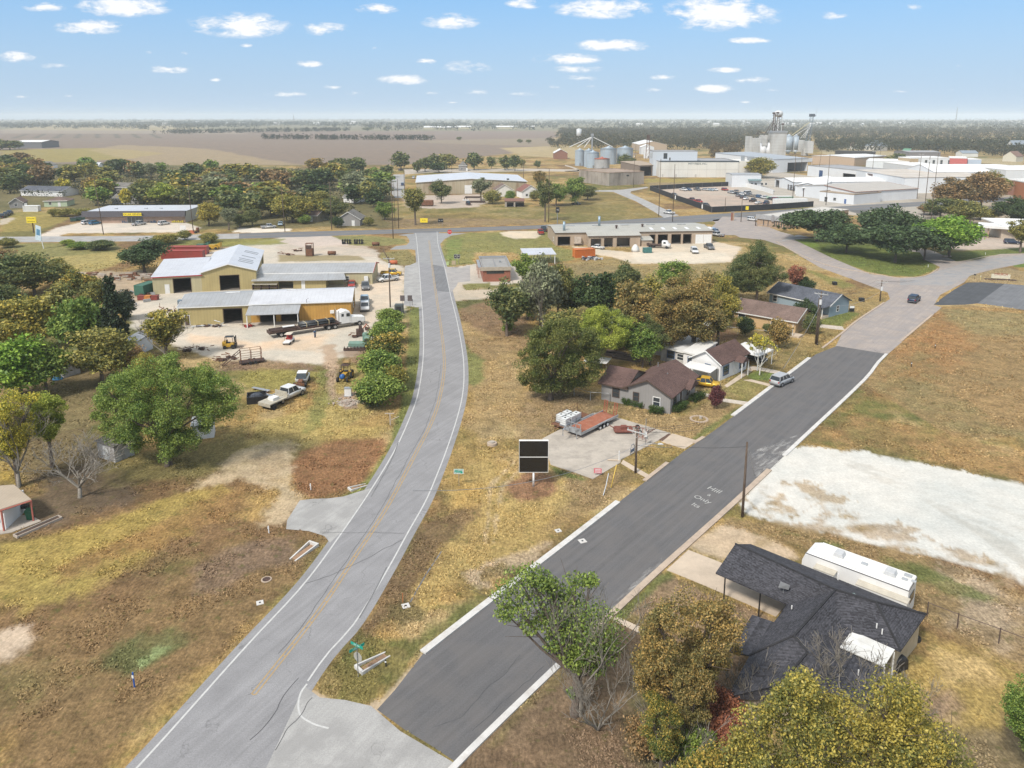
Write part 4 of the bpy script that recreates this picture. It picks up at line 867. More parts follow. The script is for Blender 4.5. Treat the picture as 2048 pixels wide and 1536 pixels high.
M_wire=mat('power_wire',(.05,.05,.05),.6)
M_wireb=mat('bright_wire',(.35,.35,.35),.5,.5)
def wire(a,b,label,sag=.8,m=None,r=.02,n=14,name='power_line',group=None):
 P=[a.lerp(b,i/n)-Vector((0,0,sag*4*(i/n)*(1-i/n)))for i in range(n+1)]
 o=MB().tube([p-a for p in P],r,4).build(name,m or M_wire,None,loc=a);tag(o,label,'power line',group)
def span(p,q,label,offs_=(-1.15,1.15),sag=1.0,drop=.2,group=None):
 for x in offs_:wire(p[0]+p[1]*x-Vector((0,0,drop)),q[0]+q[1]*x-Vector((0,0,drop)),label,sag,group=group)
def limb(mb,p,d,L,r,depth,rnd,tips,n=5,spread=.6,up=.25,kids=3,curve=.25,minr=.012):
 pts=[p];rr=[r];q=p.copy();dd=d.copy();seg=3
 for i in range(seg):
  dd=(dd+Vector((rnd.uniform(-1,1),rnd.uniform(-1,1),rnd.uniform(-.6,1)*.6))*curve).normalized()
  q=q+dd*L/seg;pts.append(q.copy());rr.append(max(r*(1-.5*(i+1)/seg),minr))
 mb.tube(pts,rr,n,False);tips.append((q.copy(),depth))
 if depth==0:return
 for i in range(kids):
  t=rnd.uniform(.45,1);a=pts[min(int(t*seg),seg-1)].lerp(pts[min(int(t*seg)+1,seg)],t*seg%1)
  v=Vector((rnd.uniform(-1,1),rnd.uniform(-1,1),rnd.uniform(-.4,1)))*spread
  nd=(dd+v+Vector((0,0,up))).normalized();limb(mb,a,nd,L*rnd.uniform(.55,.8),max(r*.5,minr),depth-1,rnd,tips,max(3,n-1),spread,up,kids,curve,minr)
def leaves(cl,nper,size,rnd_np,flat=.7):
 """leaf quads scattered in clusters: cl = list of (x,y,z,r)"""
 C=np.array(cl);n=len(C)*nper;c=np.repeat(C,nper,0)
 d=rnd_np.normal(size=(n,3));d/=np.linalg.norm(d,axis=1)[:,None]+1e-9
 rr=rnd_np.random(n)**.45;pos=c[:,:3]+d*rr[:,None]*c[:,3:4]*np.array([1,1,flat])
 nrm=d*.55+rnd_np.normal(size=(n,3))*.8;nrm[:,2]+=.45;nrm/=np.linalg.norm(nrm,axis=1)[:,None]
 a=np.cross(nrm,rnd_np.normal(size=(n,3)));a/=np.linalg.norm(a,axis=1)[:,None]+1e-9;b=np.cross(nrm,a)
 s=size*(.6+.8*rnd_np.random(n))[:,None];a*=s;b*=s*.62
 V=np.stack([pos-a,pos-b*.9+a*.1,pos+a,pos+b*.9+a*.1],1).reshape(-1,3)
 return V
def leafmesh(name,V,m):
 me=bpy.data.meshes.new(name);n=len(V)//4
 me.vertices.add(len(V));me.vertices.foreach_set('co',V.ravel());me.loops.add(n*4);me.polygons.add(n)
 me.loops.foreach_set('vertex_index',np.arange(n*4));me.polygons.foreach_set('loop_start',np.arange(n)*4);me.update(calc_edges=True);me.materials.append(m);return me
def crown_clusters(shape,N,rnd,Rx,z0,z1,cr):
 cl=[];zc=(z0+z1)/2;hz=(z1-z0)/2;lob=[(rnd.uniform(0,6.28),rnd.uniform(.75,1.12))for _ in range(7)]
 while len(cl)<N:
  x,y,z=(rnd.uniform(-1,1)for _ in range(3));q=math.sqrt(x*x+y*y+z*z)
  if q>1 or q<.3:continue
  if N>90 and math.sin(x*5.3+lob[0][0])+math.sin(y*5.9+lob[1][0])+math.sin(z*5.1+lob[2][0])<-.55:continue
  th=math.atan2(y,x);k=1
  for a,s in lob:k=max(.66,min(k,1))*(1-.30*max(0,math.cos(th-a+z*2.))**6*(1.3-s)*2)
  if shape=='cone':w=(1-z)/2;x*=w*1.15;y*=w*1.15
  elif shape=='vase':w=.62+.42*z;x*=w;y*=w
  elif shape=='umb':z=z*.8+.2*(1-x*x-y*y)
  if z<-.35 and shape=='round':x*=.86;y*=.86
  c=cr*rnd.uniform(.5,1.4)*(.7 if shape=='cone' else 1)
  cl.append((x*Rx*k,y*Rx*k,zc+z*hz*k,c))
 return cl
TR={}
LM={'dkgreen':((0.049,0.084,0.030),(0.078,0.113,0.035),.45),'oak':((0.052,0.090,0.038),(0.086,0.131,0.052),.5),'green':((0.096,0.166,0.035),(0.192,0.244,0.052),.5),'bright':((0.109,0.210,0.026),(0.203,0.290,0.043),.45),'olive':((0.131,0.148,0.049),(0.260,0.227,0.061),.45),'gold':((.155,.165,.045),(.330,.265,.055),.5),'yellow':((0.217,0.232,0.043),(0.493,0.406,0.058),.5),'orange':((.165,.150,.055),(.300,.200,.065),.45),'lime':((0.160,0.217,0.036),(0.319,0.348,0.058),.5),'brown':((0.148,0.122,0.061),(0.278,0.174,0.078),.5),'grey':((0.145,0.160,0.094),(0.217,0.232,0.131),.5),'red':((0.203,0.080,0.058),(0.319,0.131,0.072),.5),'purple':((0.072,0.026,0.032),(0.131,0.043,0.043),.5),'mixed':((0.087,0.123,0.032),(0.348,0.246,0.051),.42),'mid':((0.078,0.113,0.042),(0.157,0.157,0.052),.45),'cedar':((0.032,0.052,0.026),(0.051,0.072,0.029),.4)}
def LMAT(c):
 a,b,amt=LM[c];f_=1. if c in('oak','dkgreen','cedar')else 1.28;a=tuple(x*f_ for x in a);b=tuple(x*f_ for x in b);return leafmat('leaves_'+c,a,b,amt)
M_bark=mat('bark',(.13,.10,.08),.95,var=.3,scale=4,stain=(.25,.21,.18),stain_amt=.4)
M_barkg=mat('pale_bark',(.26,.235,.20),.95,var=.25,scale=5)
FORM={'near':(10,4.7,.8,250,320,.078,.78,'round'),'neart':(10,3.4,1.0,150,280,.082,.72,'round'),'sparse':(10,4.3,2.0,105,300,.08,.66,'vase'),'mid':(10,4.5,.9,110,105,.2,1.25,'round'),'midt':(10,3.1,1.5,70,105,.2,1.1,'round'),'open':(10,4.4,2.4,75,95,.19,.95,'vase'),'umb':(8,5.4,.9,130,105,.21,1.2,'umb'),'bush':(4,2.15,.1,80,120,.115,.75,'round'),'cone':(10,3.2,.6,110,100,.15,.8,'cone'),'shrub':(1.6,1.0,.1,26,60,.07,.35,'round'),'far':(9,4.4,.5,55,26,.5,1.6,'round'),'fart':(10,3.4,.6,44,26,.5,1.5,'round')}
def template(form,v):
 key=(form,v)
 if key in TR:return TR[key]
 H_,Rx,zb,N,per,ls,cr,shp=FORM[form];rnd=random.Random(hash(form)%1000 if False else sum(map(ord,form))*31+v*7);rn=np.random.default_rng(sum(map(ord,form))+v*101)
 cl=crown_clusters(shp,N,rnd,Rx-cr*.6,zb+cr*.5,H_-cr*.6,cr)
 V=leaves(cl,per,ls,rn);V[:,2]=np.maximum(V[:,2],.05);crown=leafmesh('crown_'+form,V,LMAT('green'))
 mb=MB();tr=.022*H_ if form not in('bush','shrub','cone')else .014*H_
 hh=zb+(H_-zb)*.25;mb.tube([(0,0,-.3),(0,0,.15),(.05,.02,hh*.6),(0,.05,hh)],[tr*1.5,tr*1.1,tr*.85,tr*.7],8)
 for i in range(16 if per>200 else 7 if N>50 else 4):
  c=cl[rnd.randrange(len(cl))];p=Vector((0,.05,hh*rnd.uniform(.7,1)));q=Vector(c[:3]);md=(p+q)/2+Vector((0,0,.1*H_*rnd.uniform(-.2,1)))
  mb.tube([p,md,q],[tr*.5,tr*.3,tr*.1],5,False)
  for _ in range(4 if per>200 else 2 if N>50 else 0):
   c2=min((cl[rnd.randrange(len(cl))]for _ in range(6)),key=lambda c:(Vector(c[:3])-q).length);mb.tube([md,(md+Vector(c2[:3]))/2+Vector((0,0,.2)),Vector(c2[:3])],[tr*.26,tr*.15,tr*.06],4,False)
 TR[key]=(crown,mb.mesh('trunk_'+form,M_bark,True),H_,Rx);return TR[key]
NV={'near':4,'neart':3,'sparse':2,'mid':4,'midt':3,'open':3,'umb':3,'bush':3,'cone':1,'shrub':2,'far':4,'fart':3}
TC=[0]
def tree(pos,h,wd,form,colr,label,group=None,name=None,cat='tree',bark=None,trunk=True):
 TC[0]+=1;v=TC[0]%NV[form];cm,tm,H_,Rx=template(form,v);rnd=random.Random(TC[0]*13)
 t=thing(name or('tree' if form not in('bush','shrub')else 'bush'),label,cat,(pos[0],pos[1],0),rnd.uniform(0,6.28),group,(wd/2/Rx,wd/2/Rx*rnd.uniform(.92,1.08),h/H_))
 c=bpy.data.objects.new('crown',cm);sc.collection.objects.link(c);c.parent=t;recolor(c,LMAT(colr))
 if trunk:
  k=bpy.data.objects.new('trunk',tm);sc.collection.objects.link(k);k.parent=t
  if bark:recolor(k,bark)
 return t
def treep(xb,yb,yt,wpx,form,colr,label,**kw):
 b=G(xb,yb);h=HT(b,yt+(0 if yb<700 else 0));mpp=(b.y/(CT-((yb-PY)/FP)*ST))/FP
 return tree(b,h,wpx*mpp*(1.5 if form=='umb' else 1.14),form,colr,label,**kw)
def hero_tree(xb,yb,cl,form_leaf,colr,label,per=170,trunk_top=None,bark=None):
 b=G(xb,yb);rn=np.random.default_rng(len(cl)*7+int(xb));C=[]
 for(px,py,r_,dy)in cl:
  v=(py-PY)/FP;t_=(b.y+dy)/(CT-v*ST);C.append(((px-1024)/FP*t_-b.x,dy,CH-t_*(ST+v*CT),r_))
 t=thing('tree',label,'tree',b);V=leaves(C,per,form_leaf,rn,.8)
 o=bpy.data.objects.new('crown',leafmesh('crown_hero',V,LMAT(colr)));sc.collection.objects.link(o);o.parent=t
 mb=MB();hz=max(c[2]for c in C)*.3;mb.tube([(0,0,-.3),(0,0,.2),(.1,0,hz*.5),(0,.1,hz)],[.5,.34,.28,.24],8);mb.tube([(.3,.2,-.2),(.4,.2,hz*.5),(.2,.3,hz*1.1)],[.26,.2,.16],7)
 for c in C[::max(1,len(C)//18)]:
  p=Vector((0,.1,hz*.9));q=Vector(c[:3]);md=(p+q)/2+Vector((0,0,-.3));mb.tube([p,md,q],[.15,.09,.03],5,False)
  for _ in range(5):e=q+Vector((rn.normal(),rn.normal(),rn.normal()*.7))*c[3]*.9;mb.tube([md.lerp(q,.6),e],[.035,.012],3,False)
 mb.build('trunk',bark or M_bark,t,True);return t
def blob_tree(xb,yb,poly,n,r_,colr,label,deep=.34,leaf=.08,per=260,gap=.5,seed=1):
 rn=np.random.default_rng(seed);P=np.array(poly);b=G(xb,yb);mpp=(b.y/(CT-((yb-PY)/FP)*ST))/FP;W=(P[:,0].max()-P[:,0].min())*mpp;cl=[];cx,cy=P.mean(0);ph=rn.uniform(0,6,3)
 while len(cl)<n*2.1:
  x=rn.uniform(P[:,0].min(),P[:,0].max());y=rn.uniform(P[:,1].min(),P[:,1].max());d=float(sdist(np.array([x]),np.array([y]),poly)[0])
  if d>-r_/mpp*.55:continue
  f=min(1,-d/(W/mpp*.3));dy=rn.uniform(-1,1)*W*deep*math.sqrt(f+.05);v=(y-PY)/FP;z=CH-(b.y+dy)/(CT-v*ST)*(ST+v*CT)
  if z<.6:continue
  if math.sin(x*mpp*1.5+ph[0])+math.sin(dy*1.4+ph[1])+math.sin(z*1.6+ph[2])<-gap:continue
  cl.append((x,y,r_*rn.uniform(.6,1.35),dy))
 return hero_tree(xb,yb,cl,leaf,colr,label,per)
def bare_tree(xb,yb,yt,wpx,label,seed=1,n0=5,depth=4,m=None,spread=.8,name='bare_tree',kids=3,low=False,leafc=None,cat='tree',minr=.014):
 b=G(xb,yb);h=HT(b,yt);mpp=(b.y/(CT-((yb-PY)/FP)*ST))/FP;w_=wpx*mpp
 rnd=random.Random(seed);mb=MB();tips=[];r=.022*h
 if not low:mb.tube([(0,0,-.2),(0,0,.1),(.05,.05,h*.22)],[r*1.5,r,r*.8],7)
 for i in range(n0):
  a=6.283*i/n0+rnd.uniform(-.4,.4);tl=rnd.uniform(.35,.9)
  limb(mb,Vector((.02*math.cos(a),.02*math.sin(a),h*.2 if not low else 0)),Vector((math.cos(a)*tl,math.sin(a)*tl,1)),h*.42,r*.6,depth,rnd,tips,5,spread,.2,kids,.22,minr)
 V=np.array(mb.V);mx=max(abs(V[:,:2]).max(),.1);mz=V[:,2].max()
 V[:,:2]*=w_/2/mx*1.1;V[:,2]*=h/mz;mb.V=[tuple(v)for v in V]
 t=thing(name,label,cat,b);mb.build('branches',m or M_barkg,t,True)
 if leafc:
  tt=[p for p,d in tips if d<=1];cl=[(p.x*w_/2/mx*1.1,p.y*w_/2/mx*1.1,p.z*h/mz,.4)for p in tt if rnd.random()<leafc[1]]
  c=bpy.data.objects.new('crown',leafmesh('crown_sparse',leaves(cl,leafc[2],.13,np.random.default_rng(seed)),LMAT(leafc[0])));sc.collection.objects.link(c);c.parent=t
 return t
def rel(a,b,f,g=0.):
 d=(b-a);n=Vector((-d.y,d.x,0)).normalized();return a+d*f+n*g
C_yel=mat('yellow_metal',(.44,.36,.17),.55,.1,.06,.5,stripes=('X',.6,.35),stain=(.33,.26,.12),stain_amt=.4)
C_cream=mat('cream_metal',(.47,.42,.26),.55,.1,.05,.5,stripes=('X',.8,.25),stain=(.33,.29,.2),stain_amt=.3)
C_org=mat('orange_metal',(.50,.285,.07),.55,.1,.08,.5,stripes=('X',.6,.45),stain=(.36,.19,.05),stain_amt=.4)
C_rg=mat('grey_metal_roof',(.42,.43,.44),.45,.35,.08,.25,stripes=('X',.8,.35),stain=(.30,.29,.27),stain_amt=.5)
C_rw=mat('white_metal_roof',(.62,.63,.66),.4,.25,.06,.25,stripes=('X',.8,.2),stain=(.42,.42,.44),stain_amt=.4)
C_rwv=mat('white_metal_roof_long',(.64,.65,.68),.4,.25,.05,.25,stripes=('Y',.8,.15),stain=(.46,.46,.48),stain_amt=.35)
M_red=mat('red_trim',(.35,.03,.03),.5);M_sky=mat('skylight',(.30,.31,.30),.5,var=.1)
a,b,c=Q('E',398,632),Q('E',868,612),Q('E',1530,588)
t,L,D=bld('workshop_building','long workshop with yellow left half, orange right half and lean-to awning','workshop',a,b,13,3.8,4.9,'u',C_yel,C_rg,[(0,8.6,12.2,0,3.1,'open'),(0,1.,1.9,0,2.1,'door',M_trimb)],.3,trim=M_trimw)
bld('workshop_building','','',b,c,13,3.85,5.05,'u',C_org,C_rw,[(0,1.9,4.9,0,2.7,'open'),(0,6.1,9.6,0,2.7,'open'),(0,16.1,16.9,1.5,2.1,'ac'),(1,6,7.2,1,2.1,'window')],.3,trim=M_trimw,root=t)
Mi=(Matrix.Translation(t.location)@Matrix.Rotation(t.rotation_euler.z,4,'Z')).inverted()
Mb=Mi@Matrix.Translation(b)@Matrix.Rotation(ang(b,c),4,'Z')
def kid(mb,name,m,par,M):o=mb.build(name,m,par);o.matrix_local=M;return o
q=MB();q.slab([(-.2,-4.3,2.75),(10.2,-4.3,2.75),(10.2,-.02,3.7),(-.2,-.02,3.7)],.12);kid(q,'awning',C_rg,t,Mb)
for x in(0.,5.3,10.0):q=MB();q.box(x-.08,x+.08,-4.2,-4.05,0,2.62);kid(q,'post',M_trimw,t,Mb)
for i,(x,w_)in enumerate(((3.8,1.0),(10.5,.8),(15.0,.9))):
 q=MB();q.slab([(x,1.5,4.07+.17),(x+w_,1.5,4.07+.17),(x+w_,4.6,4.64+.17),(x,4.6,4.64+.17)],.05);kid(q,'skylight',M_sky,t,Mb)
q=MB();q.tube([(0,6.6,5.25),(4,6.6,5.25)],.2,6);kid(q,'ridge_vent',M_galv,t,Mb@Matrix.Translation((6.5,0,0)))
q=MB();q.tube([(0,6.6,5.1),(3,6.6,5.1)],.2,6);kid(q,'ridge_vent',M_galv,t,Matrix.Translation((8,0,0)))
q=MB();q.tube([(0,-.2,3.4),(0,-.2,4.6),(.4,-.2,4.9)],.05,5);kid(q,'vent_pipe',M_drust,t,Mb@Matrix.Translation((11.4,0,0)))
q=MB();q.box(-.95,-.15,3.,4.2,0,4.6);q.build('flue_box',mat('blue_grey_metal',(.22,.28,.33),.5,.4),t)
a,b,c=Q('E',222,425),Q('E',545,407),Q('E',905,388)
t,L,D=bld('fabrication_hall','large cream metal hall with bright white gable roof and low left wing','metal building',b,c,29,4.7,6.5,'v',C_yel,C_rwv,[(0,4.2,8.6,0,3.7,'open'),(1,21,25,0,3.6,'open')],.35,trim=M_trimw)
bld('x','','',a,b,19,4.1,5.0,'shed',C_cream,C_rw,[(0,4.6,8.5,0,3.5,'open'),(0,2.7,3.6,0,2.2,'door')],.3,trim=M_red,root=t)
for i,(x,y)in enumerate(((9.8,6),(9.9,8),(9.7,10),(10,14),(10.1,20),(10.2,22))):
 s_=-.283;z=6.5+(x-6.35)*s_+.2;q=MB();q.slab([(x-1.7,y,z+1.7*.283),(x+1.7,y,z-1.7*.283),(x+1.7,y+.5,z-1.7*.283),(x-1.7,y+.5,z+1.7*.283)],.05);q.build('skylight',mat('dark_skylight',(.16,.17,.18),.4),t)
a,b=Q('E',918,366),Q('E',1668,357)
t,L,D=bld('office_wing','low cream metal office wing with grey roof and red gable edge','metal building',a,b,12,3.1,4.3,'u',C_cream,C_rg,[(0,26.5,27.5,1,2.1,'ac'),(0,21.3,22.6,.9,2.1,'window')],.25,trim=M_trimw)
q=MB();q.prism([(L+.36,-.3,3.0),(L+.36,6,4.3),(L+.36,12.3,3.0),(L+.36,12.3,3.3),(L+.36,6,4.6),(L+.36,-.3,3.3)],(.07,0,0));q.build('gable_trim',M_red,t)
q=MB();q.slab([(-.4,-5.2,2.3),(18.2,-5.2,2.3),(17.6,-.05,3.05),(-.4,-.05,3.05)],.12);q.slab([(18.25,-5.2,2.3),(22.6,-4.6,2.3),(21.5,-.05,3.02),(17.65,-.05,3.05)],.12);q.build('porch_roof',C_rg,t)
q=MB();wallquads(q,(0,-4.4),(1,0),17.6,2.25,[(6,9.6,0,1.9)],(0,1));wallquads(q,(17.6,-4.4),(0,1),4.3,2.25,[],(-1,0));wallquads(q,(0,-4.4),(0,1),4.3,2.25,[],(1,0));q.build('lean_to_wall',C_yel,t)
q=MB();q.box(11.6,12.5,-4.47,-4.405,0,2.0);q.build('door',M_trimw,t)
q=MB();q.box(22.2,22.35,-4.5,-4.35,0,2.2);q.build('post',M_trimb,t)
C_pinkb=brick('pink_brick',(.42,.29,.22),(.38,.26,.20),(.45,.38,.32),.5,.2)
C_fas=mat('dark_fascia',(.055,.05,.06),.6,var=.1,stripes=('X',.9,.4));C_sgn=mat('sign_yellow',(.80,.62,.03),.5,var=.03);C_side=mat('pale_side',(.48,.47,.43),.6,var=.05,stripes=('Y',.9,.25))
a,b=Q('A',503,662),Q('A',1087,658)
t,L,D=bld('discount_store','long low brick store with dark fascia and yellow sign','store',a,b,21,4.4,4.55,'shed',C_side,C_rw,[],.1)
q=MB();q.box(.05,L-.05,-.12,-.002,0,2.6);q.build('brick_front',C_pinkb,t)
q=MB();q.prism([(-.9,-1.3,2.55),(-.9,-.125,2.55),(-.9,.4,4.75),(-.9,-.6,4.75)],(L+1.2,0,0));q.build('fascia',C_fas,t)
q=MB();q.box(L*.395,L*.395+7.2,-1.42,-1.22,3.0,4.15);sg=q.build('sign',C_sgn,t)
text('DOLLAR GENERAL',1.02,M_black,sg,frameM((L*.395+3.6,-1.43,3.57),(1,0,0),(0,0,1)),'lettering',.01)
q=MB();q.box(L*.42,L*.42+6.2,-.2,-.125,.05,2.4);gl=q.build('entrance_glass',M_glass,t)
q=MB();[q.box(L*.42+x,L*.42+x+.12,-.26,-.205,0,2.45)for x in(-.1,1.5,3.,4.5,6.1)];q.box(L*.42,L*.42+6.2,-.26,-.205,2.4,2.55);q.build('entrance_frame',M_steel,gl)
for x in(8,20,26):q=MB();q.box(x,x+1,8,9,4.5,4.95);q.build('roof_vent',M_galv,t)
g=rel(a,b,.03,-2.8)
for k_,(x,y,c_,kd,lb,hd)in enumerate(((512,668,'white','suv','white estate car nose-in at the left end of the discount store',1.2),(556,670,'teal','suv','bright blue car nose-in beside the white one at the discount store',1.2),(814,674,'silver','pickup','silver pickup parked in front of the discount store entrance',1.1),(960,672,'white','suv','white car parked by the ice boxes of the discount store',1.1))):
 car(kd,c_,Q('A',x,y),hd,lb)
def crate(name,label,cat,pos,sx,sy,sz,m,rz=0.,lid=None):
 t=thing(name,label,cat,pos,rz);q=MB();q.box(-sx/2,sx/2,-sy/2,sy/2,.08,sz);q.build('body',m,t,bevel=.04)
 q=MB();q.box(-sx/2-.03,sx/2+.03,-sy/2-.03,sy/2+.03,sz+.002,sz+.08);q.build('lid',lid or m,t)
 q=MB();[q.box(x*sx/2*.8-.08,x*sx/2*.8+.08,y*sy/2*.8-.08,y*sy/2*.8+.08,0,.08)for x in(-1,1)for y in(-1,1)];q.build('feet',M_black,t);return t
crate('ice_box','pair of white ice boxes outside the left half of the discount store','ice box',Q('A',603,660),3.2,1,1.9,M_white)
crate('ice_box','white vending box beside the red machine at the store front','ice box',Q('A',943,655),1.6,1,2.1,M_white)
crate('vending_machine','red vending machine at the right end of the store front','vending machine',Q('A',972,655),1.1,1,2.3,mat('vend_red',(.45,.03,.03),.4))
for x,lb in((640,'first dark trolley rack left of the store entrance'),(668,'second dark display rack left of the store entrance'),(735,'rack of goods just left of the glass entrance'),(865,'row of goods under the window right of the entrance'),(900,'low display of goods near the white car at the store')):
 t=thing('goods_rack',lb,'rack',Q('A',x,660));q=MB();[q.box(-1.2+i*.6,-.75+i*.6,-.4,.3,0,.5+.5*R.random())for i in range(4)];q.build('goods',mat('goods%d'%(x%3),[(.05,.08,.14),(.12,.10,.09),(.25,.2,.2)][x%3],.6,var=.4,scale=4),t)
 q=MB();[q.tube([(x_,-.45,0),(x_,-.45,1.25)],.03,4)for x_ in(-1.3,0,1.3)];q.tube([(-1.3,-.45,1.2),(1.3,-.45,1.2)],.03,4);q.build('frame',M_steel,t)
t=thing('stacked_chairs','row of yellow stacked goods at the right end of the discount store','goods',Q('A',1040,660));q=MB();[q.box(-2.3+i*.8,-1.65+i*.8,-.3,.3,0,.7+.25*(i%2))for i in range(6)];q.build('bundle',mat('goods_yellow',(.42,.33,.04),.6,var=.2),t);q=MB();q.box(-2.4,2.4,-.5,-.4,0,.12);q.build('rail',M_steel,t)
for i in range(3):
 x=415+i*27;t=thing('skip',['green dumpster nearest the grass left of the store','middle green dumpster left of the store','green dumpster nearest the store wall'][i],'dumpster',Q('A',x+14,652-i*5),.5);q=MB();q.prism([(-1,-.8,.15),(1,-.8,.15),(1.1,-.9,1.4),(-1.1,-.9,1.4)],(0,1.7,0));q.build('bin',mat('dumpster_green',(.06,.13,.11),.6,var=.3),t);q=MB();q.slab([(-1.15,-.95,1.5),(1.15,-.95,1.5),(1.15,.85,1.7),(-1.15,.85,1.7)],.06);q.build('lid',M_black,t)
def signpost(name,label,pos,h,w_,hh,m,txt=None,tm=None,rz=0.,cat='sign',n=1,pm=None,gap=0,size=None,thick=.05,tilt=0,back=None,oct=False,rim=None,pr=.045):
 t=thing(name,label,cat,pos,rz)
 for x in((0,)if n==1 else(-w_*.35,w_*.35)):q=MB();q.tube([(x,0,0),(x,0,h+hh*.3)],pr,6);q.build('post',pm or M_steel,t)
 q=MB()
 if oct:q.prism([(w_/2*math.cos(math.pi/8+i*math.pi/4)*1.08,-pr-thick-.01,h+hh/2+w_/2*math.sin(math.pi/8+i*math.pi/4)*1.08)for i in range(8)],(0,thick,0))
 else:q.box(-w_/2,w_/2,-pr-thick-.01,-pr-.01,h,h+hh)
 bd=q.build('panel',m,t)
 if rim:q=MB();e=.04*w_;[q.box(*z)for z in((-w_/2,w_/2,-pr-thick-.02,-pr-thick-.011,h,h+e),(-w_/2,w_/2,-pr-thick-.02,-pr-thick-.011,h+hh-e,h+hh),(-w_/2,-w_/2+e,-pr-thick-.02,-pr-thick-.011,h+e,h+hh-e),(w_/2-e,w_/2,-pr-thick-.02,-pr-thick-.011,h+e,h+hh-e))];q.build('border',rim,bd)
 if txt:
  ls=txt.split('\n')
  for i,s_ in enumerate(ls):text(s_,size or hh/len(ls)*.8,tm or M_white,bd,frameM((0,-pr-thick-.02,h+hh*(1-(i+.5)/len(ls))),(1,0,0),(0,0,1)),'lettering',.008)
 return t
b=Q('A',198,718);signpost('pole_sign','yellow store sign on a tall dark leaning pole in the grass',b,HT(b,220+660/2.926),3.4,2.2,C_sgn,'DOLLAR\nGENERAL',M_black,size=.72,pm=M_drust,pr=.2,thick=.5)
t=thing('yard_sign','tilted white and pale blue advertising board beside the highway','sign',Q('A',256,812));h=6;q=MB();q.tube([(0,0,0),(-.5,0,4)],.12,6);q.build('post',M_white,t)
q=MB();q.prism([(-2.2,-.2,3.),(-.4,-.2,2.6),(.0,-.2,7.2),(-1.6,-.2,7.8)],(0,.15,0));q.build('panel',mat('pale_blue_sign',(.55,.66,.74),.5),t);q=MB();q.prism([(-1.7,-.23,4.6),(-.6,-.23,4.3),(-.35,-.23,6.2),(-1.4,-.23,6.6)],(0,.02,0));q.build('emblem',mat('blue_emblem',(.1,.25,.4),.5),t)
signpost('board_sign','white board sign standing in the store lot by the highway',Q('A',1073,716),.2,2.2,2.4,M_white,n=2)
t=thing('brush_pile','rusty red implement lying beside the pole at the store lot','farm implement',Q('A',1120,722));q=MB();q.loft([[(x,-.8*k,0),(x,.8*k,0),(x,.5*k,1.1*k),(x,-.5*k,1.1*k)]for x,k in((-1.8,.3),(-.8,1),(.8,1),(1.8,.4))]);q.build('hopper',mat('faded_orange',(.40,.12,.06),.8),t);q=MB();q.tube([(1.6,-.5,.4),(1.6,.5,.4)],.4,10);q.build('wheel',M_tyre,t)
t=thing('tank','small dark upright tank at the corner of the store lot','tank',Q('A',1158,718));q=MB();q.cyl(0,0,.2,1.9,.6,14);q.build('shell',M_rust,t,True);q=MB();q.cyl(0,0,0,.2,.7,8);q.build('base',M_conc,t)
C_tan=mat('tan_metal',(.42,.33,.245),.65,0,.06,.5,stripes=('X',.9,.2),stain=(.30,.23,.17),stain_amt=.3)
C_tr=mat('tan_shop_roof',(.43,.42,.375),.55,.15,.07,.3,stripes=('X',.9,.22),stain=(.30,.28,.24),stain_amt=.4)
a,b,c,d=Q('F',822,288),Q('F',1028,302),Q('F',1372,302),Q('F',1365,268)
e_=Q('F',1785,262);dirr=(e_-a).normalized()
p0=Q('F',822,288);u=Vector((math.cos(.09),math.sin(.09),0));v=Vector((-u.y,u.x,0))
wtot=(e_-p0).dot(u)
t,L,D=bld('auto_shop','long tan metal auto repair shop with open bays and grey roof','workshop',p0,p0+u*wtot,19,4.2,5.0,'u',C_tan,C_tr,[(0,.8,4.8,0,2.9,'open'),(0,wtot-21.5,wtot-19.7,0,3.2,'open'),(0,wtot-18.6,wtot-15.4,0,3.2,'open'),(0,wtot-14,wtot-10.9,0,3.2,'open'),(0,wtot-10,wtot-7.3,0,3.2,'open'),(0,wtot-5.7,wtot-3.2,0,3.,'rollup'),(0,wtot-2.9,wtot-.4,0,3.,'rollup'),(3,4,5.2,1,2.1,'window')],.3,trim=M_trimb)
q0=p0+u*10.3-v*4.2;bld('x','','',q0,q0+u*17.2,4.15,3.6,4.4,'shed',C_tan,C_tr,[(0,.8,4.0,0,2.7,'open'),(0,5.2,7.9,0,2.9,'open'),(0,9.4,13.6,0,2.9,'open')],.3,trim=M_trimb,root=t)
q=MB()
for i in range(6):x=wtot-21+i*4.1+.5;q.slab([(x,2.5,4.42+.2),(x+1.0,2.5,4.42+.2),(x+1.0,5.5,4.67+.2),(x,5.5,4.67+.2)],.05)
q.build('skylight',mat('white_skylight',(.7,.71,.72),.4),t)
q=MB();q.cyl(3.3,3,4.4,7.6,.42,14);q.build('roof_duct',mat('duct_blue',(.28,.36,.42),.4,.5),t,True);q=MB();q.cyl(16.5,9.4,5.1,8.4,.42,14);q.build('roof_duct',MATS['duct_blue'],t,True)
for x,y in((21.5,5),(31,7)):q=MB();q.cyl(x,y,4.7,5.5,.3,10);q.cyl(x,y,5.5,5.9,.6,10,.3);q.build('roof_vent',M_drust,t,True)
for x in(5.,14.,24.,33.,44.):q=MB();q.tube([(x,9.5,5.28),(x+3,9.5,5.28)],.2,6);q.build('ridge_vent',M_galv,t)
q=MB();q.box(6.2,8.4,-1.2,-.1,.9,2.9);q.box(6,8.6,-1.3,-.05,.82,.9);q.build('platform_unit',mat('pale_unit',(.5,.43,.36),.6,var=.2,scale=2),t)
q=MB();[q.box(x,x+.1,-1.25,-1.15,0,.82)for x in(6.1,8.4)];q.build('platform_leg',M_trimb,t)
